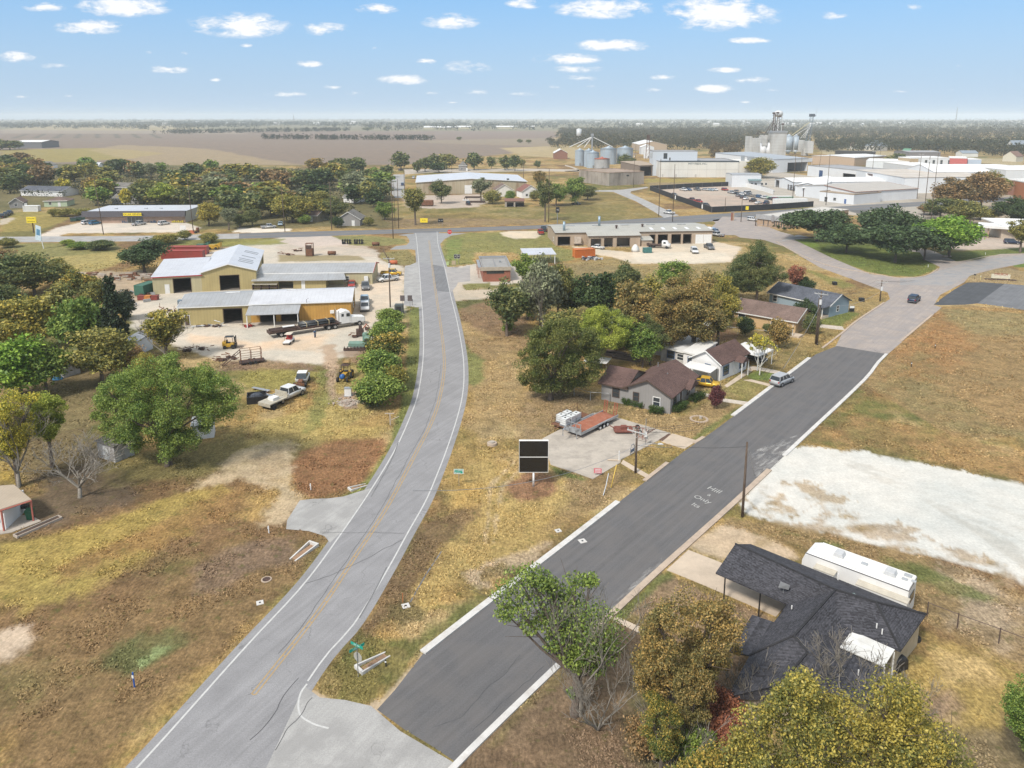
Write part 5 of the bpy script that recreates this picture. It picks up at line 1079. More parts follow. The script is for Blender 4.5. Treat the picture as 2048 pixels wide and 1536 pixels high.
q=MB();q.box(28.,31.5,-4.2,-1.3,0,2.1);q.build('store_room',C_tan,t);q=MB();q.slab([(27.8,-4.5,2.15),(31.8,-4.5,2.15),(31.8,-.4,2.9),(27.8,-.4,2.9)],.1);q.build('store_roof',C_tr,t)
signpost('pole_sign','small dark and white sign on a pole behind the auto shop',p0+u*3.9+v*22,8.2,1.3,2.0,M_black,'TIRE',M_white,size=.45,pr=.15,thick=.2)
car2('pickup','red','F',(735,222),(722,205),'dark red pickup parked at the left end of the auto shop',scale=.95)
car2('pickup','dark','F',(752,205),(745,188),'black pickup half hidden behind the left corner of the auto shop')
car2('pickup','silver','F',(1880,235),(1800,222),'silver crew cab pickup at the right end of the auto shop')
car2('suv','blue','F',(1830,212),(1795,205),'blue and white car behind the silver crew cab pickup')
car2('sedan','ltblue','F',(1825,200),(1795,194),'pale car at the back of the row beside the auto shop')
car2('suv','white','F',(1680,315),(1715,350),'white estate car parked on the pale gravel of the auto shop')
car2('pickup','grey','F',(1765,295),(1815,320),'dark grey pickup parked right of the white estate car')
car2('pickup','white','F',(1110,310),(1070,305),'old white pickup cab beside the orange container',scale=.8)
def tow():
 a_,b_=Q('F',1400,296),Q('F',1545,306);t=thing('tow_truck','white tow truck with dark flat bed outside the auto shop','truck',a_,ang(a_,b_));L_=(b_-a_).length
 q=MB();q.box(0,L_,-.5,.5,.5,.8);q.build('frame',M_black,t);q=MB();q.box(0,L_*.62,-1.15,1.15,.9,1.1);q.box(0,.15,-1.1,1.1,1.1,1.3);q.build('flat_bed',M_drust,t)
 q=MB();x=L_*.66;q.loft([ring(x,1.05,1.05,.6,1.4,2.5),ring(x+1.5,1.05,1.05,.6,1.4,2.45),ring(x+1.9,1.0,1.0,.6,1.2,1.7),ring(L_,.9,.9,.6,1.1,1.5)]);q.build('cab',M_white,t,True)
 q=MB();q.box(x+.5,x+1.3,-1.07,1.07,1.6,2.2);q.build('window',M_glass,t)
 for x_ in(1.2,2.2,L_-1):
  for s in(-1,1):q=MB();q.tube([(x_,s*.8,.45),(x_,s*1.1,.45)],.45,12);q.build('wheel',M_tyre,t)
tow()
crate('rubbish_skip','small teal green dumpster beside the tow truck','dumpster',Q('F',1400,332),2.6,1.7,1.5,mat('skip_teal',(.05,.16,.15),.6,var=.3,scale=2),.1)
t=thing('covered_pile','pile wrapped in white tarpaulin against the small store room','tarpaulin',Q('F',1325,325));q=MB();q.loft([[(math.cos(i*.785)*r_*(1+.15*math.sin(i*3+z*2)),math.sin(i*.785)*r_,z)for i in range(8)]for r_,z in((1.2,0),(1.15,.8),(.9,1.6),(.5,2.2),(.2,2.3))]);q.build('sheet',mat('tarp_white',(.62,.62,.60),.6,var=.1,scale=2),t,True);q=MB();q.cyl(0,0,0,.05,1.25,8);q.build('base',M_rust,t)
def container(label,pos,rz,L_,m,name='shipping_container',h=2.5,w_=2.4,cat='container',txt=None):
 t=thing(name,label,cat,pos,rz);q=MB();n=int(L_/.3)
 pts=[];
 for s in(-1,1):
  for i in range(n):x=-L_/2+i*L_/n;q.box(x+.02,x+L_/n*.5,s*w_/2-.04,s*w_/2+.04,.2,h-.1)
 q.box(-L_/2,L_/2,-w_/2+.045,w_/2-.045,.15,h-.02);q.build('body',m,t)
 q=MB();[q.box(-L_/2-.02,L_/2+.02,s*w_/2-.09,s*w_/2+.06,z,z+.15)for s in(-1,1)for z in(.0,h-.1)];[q.box(x,x+.12,s*w_/2-.09,s*w_/2+.06,.15,h-.1)for x in(-L_/2-.02,L_/2-.1)for s in(-1,1)];q.build('frame',m,t)
 q=MB();[q.tube([(L_/2+.04,y,.2),(L_/2+.04,y,h-.1)],.025,4)for y in(-.8,-.3,.3,.8)];q.build('door_bar',M_steel,t)
 if txt:text(txt,.7,M_white,t,frameM((-L_*.3,-w_/2-.05,h*.55),(1,0,0),(0,0,1)),'lettering',.005)
 return t
M_oc=mat('container_orange',(.55,.16,.035),.6,var=.08,scale=.6,stain=(.3,.1,.04),stain_amt=.4);M_rc=mat('container_red',(.33,.06,.05),.6,var=.1,scale=.5,stain=(.2,.07,.05),stain_amt=.4)
a_,b_=Q('F',940,366),Q('F',1066,360);container('bright orange metal container on the grass in front of the auto shop',(a_+b_)/2+Vector((0,1.3,0)),ang(a_,b_),(b_-a_).length,M_oc)
t=thing('scrap_pile','heap of dark and white scrap beside the orange container','scrap',Q('F',1055,376))
for nm,mm in(('dark_scrap',mat('scrap_dark',(.06,.07,.09),.6,.2,.5,3)),('light_scrap',mat('scrap_light',(.5,.5,.5),.6,0,.3,3))):
 q=MB()
 for i in range(16):q.cb(0,0,0,R.uniform(.3,1.3),R.uniform(.2,.8),R.uniform(.1,.6),Matrix.Translation((R.uniform(-3,3),R.uniform(-1,1),R.uniform(.1,.8)))@Matrix.Rotation(R.uniform(0,3),4,'Z')@Matrix.Rotation(R.uniform(-.5,.5),4,'X'))
 q.build(nm,mm,t)
C_rb=brick('red_brick',(.33,.11,.06),(.27,.085,.05),(.30,.2,.16),.3,.12)
a_=Q('F',366,516);b_=a_+Vector((7.1*math.cos(.10),7.1*math.sin(.10),0))
Dp=15.5
t,L,D=bld('brick_building','small red brick building with flat roof and metal canopy edge by the curve','building',a_,b_,Dp,3.1,3.1,'flat',C_rb,mat('flat_roof_grey',(.30,.295,.285),.8,var=.12,scale=.4,stain=(.2,.2,.2),stain_amt=.5),[(0,1.0,5.4,2.2,2.9,'window',M_trimb)],par=.45)
q=MB();q.box(-.75,L+.25,-.35,-.15,2.95,3.9);q.build('fascia',mat('tan_fascia',(.40,.34,.27),.7),t);q=MB();q.box(L+.12,L+.3,-.14,D,3.2,3.9);q.box(-.2,L+.3,D+.12,D+.3,3.2,3.9);q.build('parapet',M_galv,t)
q=MB();q.box(-.9,-.12,5,D,2.7,2.95);q.build('canopy',M_galv,t);q=MB();[q.box(-.85,-.7,y,y+.15,0,2.7)for y in(5.2,10,15)];q.build('post',C_rb,t)
q=MB();q.box(L*.5,L*.5+.1,.5,D-.5,3.24,3.34);q.box(L*.7,L*.7+.5,D*.6,D*.6+.5,3.24,3.7);q.build('roof_unit',M_steel,t)
t=thing('canopy_roof','pale metal carport roof partly hidden behind trees near the brick building','carport',Q('F',700,395),.1);q=MB();q.slab([(-4,-3,3),(5.5,-3,3),(5.5,6,3.3),(-4,6,3.3)],.2);q.build('roof',C_rw,t);q=MB();[q.box(x,x+.2,y,y+.2,0,2.9)for x in(-3.8,5)for y in(-2.8,5.5)];q.build('post',M_trimw,t)
a_,b_,c_=Q('T',1048,762),Q('T',1440,812),Q('T',1048,600)
C_tb=brick('tan_brick',(.42,.29,.19),(.38,.26,.17),(.4,.33,.26),.5,.2)
t,L,D=bld('office_building','tan brick office with wide white roof and grey metal fascia','office',a_,b_,46,3.9,3.9,'flat',C_tb,mat('membrane_roof',(.52,.50,.46),.7,var=.06,scale=.3,stain=(.4,.38,.34),stain_amt=.4),[],par=.3)
q=MB();q.box(-.3,L+.3,-.5,-.12,2.9,4.6);q.build('fascia',mat('grey_fascia',(.42,.42,.42),.4,.3),t);q=MB();q.box(L*.53,L*.62,-.7,-.503,2.5,5.0);q.build('fascia_box',mat('grey_fascia2',(.27,.26,.26),.5),t)
q=MB();[q.box(L*f,L*f+.35,-.04,-.002,.5,2.6)for f in(.22,.38,.60,.66,.75,.84,.92)];q.build('window',M_glass,t);q=MB();q.box(-.4,-.1,-.6,-.3,0,2.9);q.build('post',M_trimb,t)
for i,(x,y)in enumerate(((1285,790),(1345,800),(1415,830))):tree(Q('T',x,y),1.7,2.3,'shrub','dkgreen',['leftmost','middle','rightmost'][i]+' clipped dark bush in front of the tan office',name='bush',cat='bush')
t=thing('handrail','grey handrail and ramp on the slope beside the tan office','handrail',Q('T',1060,770),-.6);q=MB();[q.tube([(x,-.5,0),(x,-.5,.9)],.04,4)for x in range(0,8,2)];q.tube([(0,-.5,.9),(6,-.5,.9)],.04,4);q.build('rail',M_steel,t);q=MB();q.box(-.2,6.2,-.3,1,0,.12);q.build('ramp',M_conc,t)
car2('suv','white','T',(935,690),(1045,700),'white car parked beside the tan office',scale=.95)
for i,x in enumerate((703,725)):t=thing('brick_pier',['left','right'][i]+' one of two short brick piers beside the highway','pier',Q('T',x,690));q=MB();q.box(-.25,.25,-.25,.25,0,3.4);q.build('shaft',C_tb if i else C_rb,t);q=MB();q.box(-.35,.35,-.35,.35,3.4,3.6);q.build('cap',M_conc,t)
b=Q('T',912,590);signpost('warning_sign','yellow pedestrian crossing warning sign beside the black lot fence',b,1.5,1.3,1.6,C_sgn,rz=0)
def fence(pts,h,label,m,pm=None,sp=3.,name='fence',gap=0.,rail=False):
 t=thing(name,label,'fence',pts[0]);P=[p-pts[0]for p in pts];s=MB();q=MB();r_=MB()
 for a,b in zip(P,P[1:]):
  L_=(b-a).length;d=(b-a)/L_;n=Vector((-d.y,d.x,0))*.02;k=max(1,int(L_/sp))
  if m:s.prism([a-n+Vector((0,0,gap)),b-n+Vector((0,0,gap)),b-n+Vector((0,0,h)),a-n+Vector((0,0,h))],n*2)
  for i in range(k+1):p=a.lerp(b,i/k);q.tube([p+n*3,p+n*3+Vector((0,0,h+.12))],.05,5)
  r_.tube([a+n*3+Vector((0,0,h+.03)),b+n*3+Vector((0,0,h+.03))],.035,4)
 if m:s.build('panel',m,t)
 q.build('post',pm or M_steel,t);r_.build('top_rail',pm or M_steel,t);return t
M_scr=mat('screen_black',(.022,.024,.03),.7,var=.2)
fl=[Q('C',1310,598),Q('C',1000,612),Q('C',668,632),Q('C',880,712),Q('C',1155,808),Q('C',1560,790),Q('C',1955,762)]
fence(fl,2.6,'black screened chain link fence round the vehicle lot',M_scr,sp=6)
for i,(x,y)in enumerate(((880,708),(1092,782))):b=Q('C',x,y);signpost('notice_board',['small white notice on the lot fence by the side road','larger white notice on the lot fence near its corner'][i],b-Vector((.4,.6,0)),.4,1.4,1.9,M_white,rz=-.4)
lotc=[('pickup','white',(905,632),(960,640),'white crew pickup first in the back row of the fenced lot'),('sedan','blue',(960,632),(990,637),'small blue car second in the back row of the lot'),('pickup','grey',(1020,630),(1062,637),'dark pickup with flat bed third in the back row of the lot'),('sedan','silver',(1085,632),(1123,636),'silver car fourth in the back row of the lot'),('sedan','ltblue',(1126,634),(1168,639),'pale blue car fifth in the back row of the lot'),('sedan','white',(1162,632),(1200,638),'white car last in the back row of the lot'),('sedan','grey',(835,668),(885,678),'grey car alone by the left fence of the lot'),('pickup','maroon',(965,712),(1030,722),'rusty brown pickup by the lower left fence of the lot'),('pickup','red',(1015,725),(1080,735),'faded red pickup by the lower left fence of the lot'),('sedan','black',(1080,748),(1140,760),'black car nearest the corner of the fenced lot'),('sedan','grey',(1325,690),(1405,672),'long grey car facing the back on the right of the lot'),('suv','dark',(1365,702),(1440,690),'dark car behind the grey one on the right of the lot'),('sedan','white',(1388,715),(1460,698),'white saloon amid the right hand row of the lot'),('pickup','black',(1438,730),(1520,715),'black pickup left of the wrecks in the lot'),('sedan','white',(1483,746),(1560,735),'white car nearest the front fence of the lot'),('pickup','navy',(1545,752),(1620,730),'dark blue wrecked pickup by the front fence of the lot'),('van','white',(1400,668),(1480,662),'white van at the back of the right hand row'),('pickup','green',(1590,735),(1740,715),'dark green truck amid the wrecks'),('suv','grey',(1640,745),(1700,742),'grey wreck right of the blue pickup'),('pickup','tan',(1310,650),(1380,655),'tan wreck by the shelter at the back of the lot'),('sedan','silver',(1600,640),(1640,645),'silver car outside the long white shed'),('suv','red',(1230,632),(1290,640),'stripped red wreck in the corner of the lot')]
for i in range(9):x=1290+i*44;lotc.append((['pickup','sedan','suv'][i%3],['silver','black','white','grey','tan','blue','white','dark','red'][i],(x,655+i*7),(x+42,662+i*7),'parked vehicle deep in the crowded back rows of the fenced lot'))
for kd,c_,r_,f_,lb in lotc:car2(kd,c_,'C',r_,f_,lb,group='vehicles in the fenced lot')
car2('pickup','white','C',(845,822),(795,815),'white pickup driving out of the side road')
t=thing('box_trailer','white box trailer lying by the front fence of the lot','trailer',Q('C',1770,755),.05);q=MB();q.box(-8,8,-1.3,1.3,1.,3.4);q.build('box',M_white,t);q=MB();q.box(-8,8,-1.2,1.2,.5,.95);q.build('chassis',M_black,t);[MB().tube([(x,-1.2,.45),(x,1.2,.45)],.45,10).build('wheel',M_tyre,t)for x in(4,5.2)]
t=thing('boat','long green and white boat hull on the wreck row','boat',Q('C',1690,705),.06);q=MB();q.loft([[(x,-w_,1.6),(x,w_,1.6),(x,w_*.6,.7),(x,-w_*.6,.7)]for x,w_ in((-7,.3),(-4,1.2),(5,1.3),(7,1.1))]);q.build('hull',mat('hull_green',(.35,.5,.4),.4),t);q=MB();q.box(-5,6,-1.1,1.1,1.61,1.8);q.build('deck',M_white,t)
C_w=mat('white_block',(.66,.65,.61),.7,0,.05,.12,stain=(.45,.42,.36),stain_amt=.3);C_wm=mat('white_metal',(.66,.68,.70),.5,.05,.04,.3,stripes=('X',1.2,.12));C_wr=mat('white_roof',(.72,.72,.71),.5,0,.04,.15,stain=(.52,.49,.44),stain_amt=.4)
C_gr=mat('grey_roof',(.33,.33,.335),.6,.1,.08,.2,stain=(.24,.23,.22),stain_amt=.5)
C_gfr=mat('gravel_roof',(.36,.29,.22),.9,0,.15,.3)
a_,b_=Q('C',742,530),Q('C',1362,531)
t,L,D=bld('feed_mill','long white block feed building with panel joints and dark roof edge','building',a_,b_,40,10.6,10.6,'flat',C_w,C_gr,[],par=.7)
q=MB();q.box(-.15,L+.15,-.2,-.11,10.75,11.6);q.build('fascia',mat('dark_edge',(.05,.07,.09),.5),t)
text('MITY FEEDS, INC.',1.7,mat('sign_dark_green',(.04,.09,.10),.5),t,frameM((L*.48,-.05,9.4),(1,0,0),(0,0,1)),'lettering',.03)
q=MB();[q.box(L*f-.05,L*f+.05,-.04,-.002,0,10.5)for f in(.12,.24,.36,.48,.6,.72,.84)];q.box(0,L,-.06,-.041,5.4,5.5);q.build('panel_joint',mat('joint',(.45,.43,.4),.8),t)
q=MB();q.box(L,L+17,0.5,30,0,11.2);q.build('annexe_wall',C_w,t);q=MB();q.box(L+3,L+5,4,6,11.25,15);q.box(L+9,L+13,8,12,11.25,14);q.build('roof_unit',M_galv,t)
q=MB();[q.box(L*f,L*f+1.2,-.1,-.07,.2,2.2)for f in(.03,.2,.45,.93)];q.build('wall_panel',mat('panel_grey',(.5,.49,.46),.6),t)
p_=rel(a_,b_,0,14);d_=(b_-a_).normalized();bld('x','','',p_+d_*-2.5,p_+d_*29,16,17.2,17.2,'flat',mat('pale_blue_block',(.50,.54,.58),.6,var=.04),C_gr,[(0,7.5,10,12.2,16,'window',M_trimb),(3,4,6,12,16,'window'),(3,9,11,12,16,'window'),(0,11.5,12.5,11,13.,'door',M_black)],root=t)
a_,b_=Q('C',582,522),Q('C',735,516);bld('open_shed','dark open fronted shed with tan gravel roof beside the feed building','shed',a_,b_,24,7.6,9.2,'shed',mat('shed_brown',(.2,.16,.13),.9),C_gfr,[(0,1,10.5,0,6.6,'open'),(0,11.3,14.8,0,6.6,'open')])
a_,b_=Q('O',592,764),Q('O',1075,740);
C_oldc=mat('old_concrete',(.33,.29,.25),.95,0,.15,.12,stain=(.13,.11,.09),stain_amt=.75,bump=.2)
t,L,D=bld('concrete_block_house','old stained concrete block building beside the side road','building',a_,b_,34,7.6,7.6,'flat',C_oldc,mat('dirt_roof',(.33,.25,.20),.95,var=.2,scale=.2,stain=(.16,.15,.08),stain_amt=.6),[],par=.6)
q=MB();q.box(L*.5,L*.57,-.05,-.002,5.4,6.3);q.build('window',M_dark,t);q=MB();q.box(.0,.5,-.12,-.003,0,7.8);q.build('corner_pier',mat('pale_pier',(.45,.41,.34),.9),t)
a_,b_=Q('C',1312,608),Q('C',1540,608)
t,L,D=bld('white_workshop','white metal building with blue grey awning behind the fenced lot','building',a_,b_,14,7.4,8.0,'u',C_wm,C_rg,[(0,L_,L_+1.3,1.3,2.6,'window')for L_ in(11.5,13.8,17.6,20)],.2)
q=MB();q.slab([(9.5,-1.6,4.2),(L+.1,-1.6,4.2),(L+.1,-.05,4.9),(9.5,-.05,4.9)],.3);q.build('awning',mat('teal_awning',(.16,.24,.25),.5),t)
fence([Q('C',1395,600),Q('C',1560,640),Q('C',1640,665)],2.6,'white panelled fence between the lot and the sheds',M_white,sp=5)
def wb(k,p,q_,D_,e,r,kind,label,wm=C_wm,rm=C_wr,op=(),name='white_shed',cat='building',trim=None,**kw):return bld(name,label,cat,Q(k,*p),Q(k,*q_),D_,e,r,kind,wm,rm,op,.3,trim=trim,**kw)
wb('C',(1650,602),(1795,632),60,4.6,6.2,'v','white gabled shed with dark doorway beside the steel racks',op=[(0,1.5,6,0,4,'open')],trim=M_trimb)
wb('D',(170,690),(370,700),62,4.8,6.2,'v','second white gabled shed with brown edge trim',trim=M_trimb)
t=thing('steel_canopy','white flat canopy roof over stacked steel beside the sheds','canopy',Q('D',240,712),-.05);q=MB();q.slab([(-1,0,5),(26,-4,5),(28,7,5.4),(2,9,5.4)],.4);q.build('roof',C_wr,t);q=MB();[q.box(x,x+.35,y,y+.35,0,4.9)for x,y in((0,.5),(9,-1),(17,-2.2),(25,-3.5))];q.build('post',M_trimb,t)
for i in range(6):t=thing('steel_rack','rusty rack of steel bars beside the canopy','rack',Q('D',140+i*22,655+i*5),-.1,'steel racks beside the canopy');q=MB();[q.box(-2,2,y,y+.25,z,z+.25)for y in(-.6,0,.6)for z in(.5,1.5,2.5)];q.build('bars',mat('bar_blue',(.2,.24,.28),.6,.4),t);q=MB();[q.box(x,x+.15,-.8,.9,0,3.2)for x in(-1.8,1.7)];q.build('upright',M_drust,t)
wb('D',(370,745),(650,775),22,4.6,4.8,'flat','low white building with blue door front under the tree line',op=[(0,3,4.6,0,2.4,'window'),(0,8,9.5,1,2.4,'window'),(0,14,15.2,0,2.3,'door',mat('blue_door',(.08,.14,.3),.5))],rm=C_gfr)
a_,b_=Q('D',655,762),Q('D',1168,728)
t,L,D=bld('long_white_store','long white building with pale tan gabled roof and rust coloured trim','building',a_,b_,38,5.4,7.2,'u',C_wm,mat('tan_grey_roof',(.44,.41,.37),.6,.1,.06,.2),[(0,12,16,2.,3,'window')],.4,trim=mat('rust_trim',(.3,.1,.05),.6))
wb('D',(272,540),(690,590),26,7.2,7.5,'flat','large white building with blue doors and pale blue lettering band',op=[(0,13,17,0,5,'rollup',mat('navy_door',(.03,.07,.17),.5)),(0,38,50,0,4.6,'open')],rm=C_gr)
wb('D',(668,600),(1060,680),50,8.5,9.2,'shed','wide white hall with a tan weathered roof',rm=mat('weathered_roof',(.50,.45,.39),.7,0,.12,.1,stain=(.62,.6,.57),stain_amt=.6),op=[(0,16,23,6.4,7.4,'window',mat('rust_sign',(.3,.1,.05),.6))])
wb('D',(940,655),(1180,655),14,5.4,5.6,'flat','low white extension with dark window bay',op=[(0,17,22,0,4,'open')],rm=C_wr)
wb('D',(1070,600),(1300,640),34,9.5,13.,'v','tall white gabled warehouse end wall',rm=C_wr)
t=thing('porch','white porch roof with brown edge against the wide white hall','canopy',Q('D',745,625),-.2);q=MB();q.slab([(0,0,5.5),(24,0,5.),(26,9,7),(2,9,7.5)],.35);q.build('roof',C_wr,t);q=MB();[q.box(x,x+.3,.2,.5,0,5)for x in(.5,12,23)];q.build('post',M_trimb,t)
wb('D',(1110,485),(1185,485),20,8.5,9,'flat','tan stuccoed town building with flat roof',mat('tan_stucco',(.42,.32,.2),.8),name='town_building')
wb('D',(1187,487),(1428,488),25,9,9.3,'flat','white two storey town building with six dark arched windows',op=[(0,4+i*6,5.8+i*6,3.5,7.5,'window',C_w)for i in range(6)],name='town_building')
wb('D',(1430,488),(1575,492),25,9,9.3,'flat','coral red painted town building',mat('coral_red',(.50,.13,.12),.7),name='town_building')
wb('D',(1580,490),(1690,492),22,8,8.3,'flat','small town building with blue awning and red gable beside the coral one',mat('pale_blue_wall',(.45,.52,.6),.7),name='town_building')
wb('D',(1320,640),(1480,655),30,8,8.3,'flat','dark red brick town building behind the big tree',mat('brick_far',(.3,.07,.05),.8),name='town_building')
wb('D',(1880,690),(1960,700),30,8,8.3,'flat','brown brick shop with white awning on the right',mat('brick_far2',(.25,.12,.08),.8),name='town_building')
wb('D',(1955,745),(2200,800),26,10,10.3,'flat','orange brick building at the right edge of town',mat('brick_far3',(.38,.15,.07),.85),name='town_building')
wb('D',(1230,560),(1560,560),60,7,7.3,'flat','broad white flat roofed block in the middle of town',rm=C_wr,name='town_building')
wb('D',(1890,600),(2300,600),60,8,8.3,'flat','broad white flat roofed block at the right edge of town',rm=C_wr,name='town_building')
wb('D',(750,480),(1100,490),40,6,6.3,'flat','white flat roofed row behind the weathered roof',rm=C_wr,name='town_building')
wb('D',(1700,520),(2300,520),26,4,4.2,'flat','low cream parapet row at the right',mat('cream_row',(.5,.43,.33),.8),C_wr,name='town_building')
wb('D',(1100,405),(1360,405),30,7,8,'u','long grey timber barn behind the town',mat('grey_barn',(.2,.19,.19),.9),C_gr,name='barn',cat='barn')
wb('D',(400,440),(655,455),45,7,7.4,'flat','red brown warehouse with grey flat roof',mat('brown_red',(.2,.08,.06),.8),C_gr,name='warehouse',op=[(0,14,24,0,6,'open')])
wb('D',(655,460),(920,440),40,7,8,'u','tan walled warehouse with white roof',mat('tan_wall2',(.45,.34,.24),.8),C_wr,name='warehouse')
wb('D',(500,362),(800,372),12,3.5,3.6,'flat','dark low shed roofs beyond the warehouses',M_dark,mat('dark_roof',(.06,.065,.07),.8),name='shed',cat='shed')
wb('D',(-10,515),(270,500),60,10,12.5,'shed','grey roofed open shed with blue base below the grain elevator',C_wm,mat('elev_roof',(.40,.43,.46),.5,.3,.1,.1),[(0,16,44,0,7,'open')],name='grain_shed',cat='shed')
wb('D',(740,330),(870,335),16,6,12,'hip','grey roofed white house with long porch beyond the town',C_w,mat('slate_far',(.22,.26,.3),.8),[(0,3+i*5,5.5+i*5,1,4,'window')for i in range(4)],name='house',cat='house')
wb('D',(590,318),(640,322),14,4,8,'u','brown roofed cottage beyond the town field',C_w,mat('brown_far',(.2,.12,.09),.8),name='house',cat='house')
wb('D',(1870,420),(1980,425),14,5,9.5,'v','cream house with arched front at the right',mat('cream_house',(.55,.52,.42),.8),mat('brown_far',(.2,.12,.09),.8),name='house',cat='house')
wb('D',(1890,345),(1960,350),16,7,14,'v','white church with steep gable among the trees',C_w,mat('slate_far',(.22,.26,.3),.8),name='church',cat='church')
wb('D',(1050,360),(1110,362),10,4,6,'u','small green roofed kiosk by the road beyond town',mat('red_kiosk',(.4,.1,.06),.8),mat('green_far',(.1,.25,.15),.6),name='kiosk',cat='kiosk')
wb('D',(1540,385),(1670,385),12,4,6.5,'u','white bungalow under the tall trees',C_w,mat('slate_far',(.22,.26,.3),.8),name='house',cat='house')
wb('H',(1770,190),(1900,245),24,4.2,4.4,'flat','flat white roofed service building with canopy at the right',mat('cream_block',(.45,.38,.3),.8),C_wr,[(0,1,5,1,3,'window')],name='service_building')
t=thing('canopy_roof','white canopy with row of lights in front of the service building','canopy',Q('H',1770,230),-.55);q=MB();q.slab([(-1,-4,4.4),(15,-4,4.4),(16,4,4.5),(-1,5,4.5)],.8);q.build('roof',C_wr,t);q=MB();[q.box(x,x+.5,-3,-2.5,0,3.6)for x in(2,12)];q.build('post',C_tb,t)
car2('suv','navy','H',(1920,275),(2020,280),'dark blue car parked near the white canopy',scale=1.0)
C_silo=mat('silo_steel',(.36,.43,.49),.55,.1,.08,.15,stripes=('Z',1.3,.25),stain=(.28,.25,.22),stain_amt=.4);C_conv=mat('elevator_white',(.52,.53,.52),.6,.1,.08,.08,stripes=('Z',3.,.3),stain=(.30,.27,.23),stain_amt=.5)
def silo(k,cx,yb,yt,xw,label,coner=None,m=C_silo,par=None,cone=.28,h=None):
 b=Q(k,cx,yb);py=ZM[k][1]+yt/ZM[k][2];h=h or HT(b,py);r_=xw/ZM[k][2]/2*b.length/FP*1.02
 t=thing('grain_silo',label,'silo',b);q=MB();q.cyl(0,0,0,h*(1-cone*.6),r_,40);q.build('shell',m,t)
 q=MB();z=h*(1-cone*.6);q.tube([(0,0,z),(0,0,z+.3)],[r_*1.04,r_*1.04],28);q.tube([(0,0,z+.3),(0,0,h-.6),(0,0,h)],[r_*1.03,r_*.14,r_*.12],40);q.build('cone_roof',coner or C_silo,t,True)
 q=MB();q.tube([(r_*.7,-r_*.75,0),(r_*.7,-r_*.75,z)],.12,4);q.box(-.6,.6,-r_-.1,-r_+.3,.3,2.6);q.build('ladder',M_steel,t);return t
silo('C',115,438,300,72,'leftmost tall silo with window slits beside the spout tower');silo('C',185,447,300,70,'middle silo between two others under the spout tower');silo('C',218,455,315,96,'front blue grey silo with low cone roof')
silo('C',290,470,368,114,'short concrete silo with rusty red roof',mat('rust_roof',(.40,.12,.08),.8),mat('silo_concrete',(.36,.36,.35),.9,var=.15,scale=.2,stain=(.2,.18,.16),stain_amt=.5))
silo('C',340,425,283,124,'wide silo with steep cone roof right of the red roofed one');silo('C',470,420,280,120,'rightmost wide silo half hidden behind a tree')
b=Q('C',210,430);ht=HT(b,220+205/3.938);t=thing('spout_tower','slim elevator leg with four sloping spouts over the silos','elevator tower',b);q=MB();q.box(-.6,.6,-.6,.6,0,ht);q.build('leg',M_galv,t);q=MB();q.box(-1.2,1.2,-1.2,1.2,ht,ht+2);q.build('head',M_galv,t)
for x,z in((-20,15.5),(-13,15.5),(18,15.5),(-7,15)):q=MB();q.tube([(0,0,ht-.5),(x,-1,z)],.3,5);q.build('spout',M_white,t)
b=Q('C',650,390);t=thing('feed_tower','rusty braced pipe tower behind the silos','tower',b);hh=HT(b,220+195/3.938);q=MB();[q.tube([(x,y,0),(x*.4,y*.4,hh)],.18,4)for x in(-2,2)for y in(-2,2)];[q.tube([(-2+.04*z,-2,z),(2-.04*z,-2,z+4)],.1,4)for z in range(0,int(hh)-4,4)];q.build('frame',M_rust,t);q=MB();q.box(-1.4,1.4,-1.4,1.4,hh-5,hh);q.build('head',M_drust,t)
b=Q('C',555,385);upole('C',(555,385),240,'pale pole standing behind the silos',trans=False)
silo('C',650,380,300,60,'white hopper silo behind the open shed',C_wr,C_wm);wb('C',(600,350),(700,350),14,8,11,'v','small white gabled house beyond the silos',C_wm)
wb('C',(585,325),(800,325),60,8,12,'v','broad white roofed barn beyond the silos',mat('tan_wall2',(.45,.34,.24),.8),C_wr,name='barn',cat='barn')
t=thing('grain_elevator','tall white grain elevator block with rusty pipes and head house','grain elevator',Q('M',370,715),math.radians(4));B0=t.location.copy()
def eb(x0,x1,y0,y1,yb=715,nm='bin_block',m=C_conv,dd=14,off=0):
 p=Q('M',x0,yb);q_=Q('M',x1,yb);d=p.y;s=p.length/FP;z=lambda yy:HT(p,210+yy/6.827)
 w_=(q_.x-p.x);X0=p.x-B0.x;Y0=p.y-B0.y+off;mb=MB();mb.box(X0,X0+w_,Y0,Y0+dd,max(0,z(y1)),z(y0));return mb.build(nm,m,t),X0,w_,Y0,z
o,X0,w_,Y0,z=eb(372,555,365,715);q=MB();q.box(X0-.6,X0+w_+.6,Y0-.6,Y0+14.6,z(380),z(355));q.build('cap',M_galv,t)
eb(90,130,430,700,700,'bin_block',C_conv,12,6);eb(128,290,455,700,700,'bin_block',C_conv,12,4);eb(262,335,415,560,715,'bin_block',C_conv,10,8)
for x in(225,300,340):o,X0,w_,Y0,z=eb(x-2,x+2,500,690,705,'strut',M_galv,.5);q=MB();q.cyl(X0+1,Y0-3,0,z(520),3.3,18);q.tube([(X0+1,Y0-3,z(520)),(X0+1,Y0-3,z(505))],[3.3,.6],18);q.build('tank',C_wm,t,True)
hp=MB();o,X0,w_,Y0,z=eb(378,384,120,365,715,'leg_pipe',M_drust,1.0)
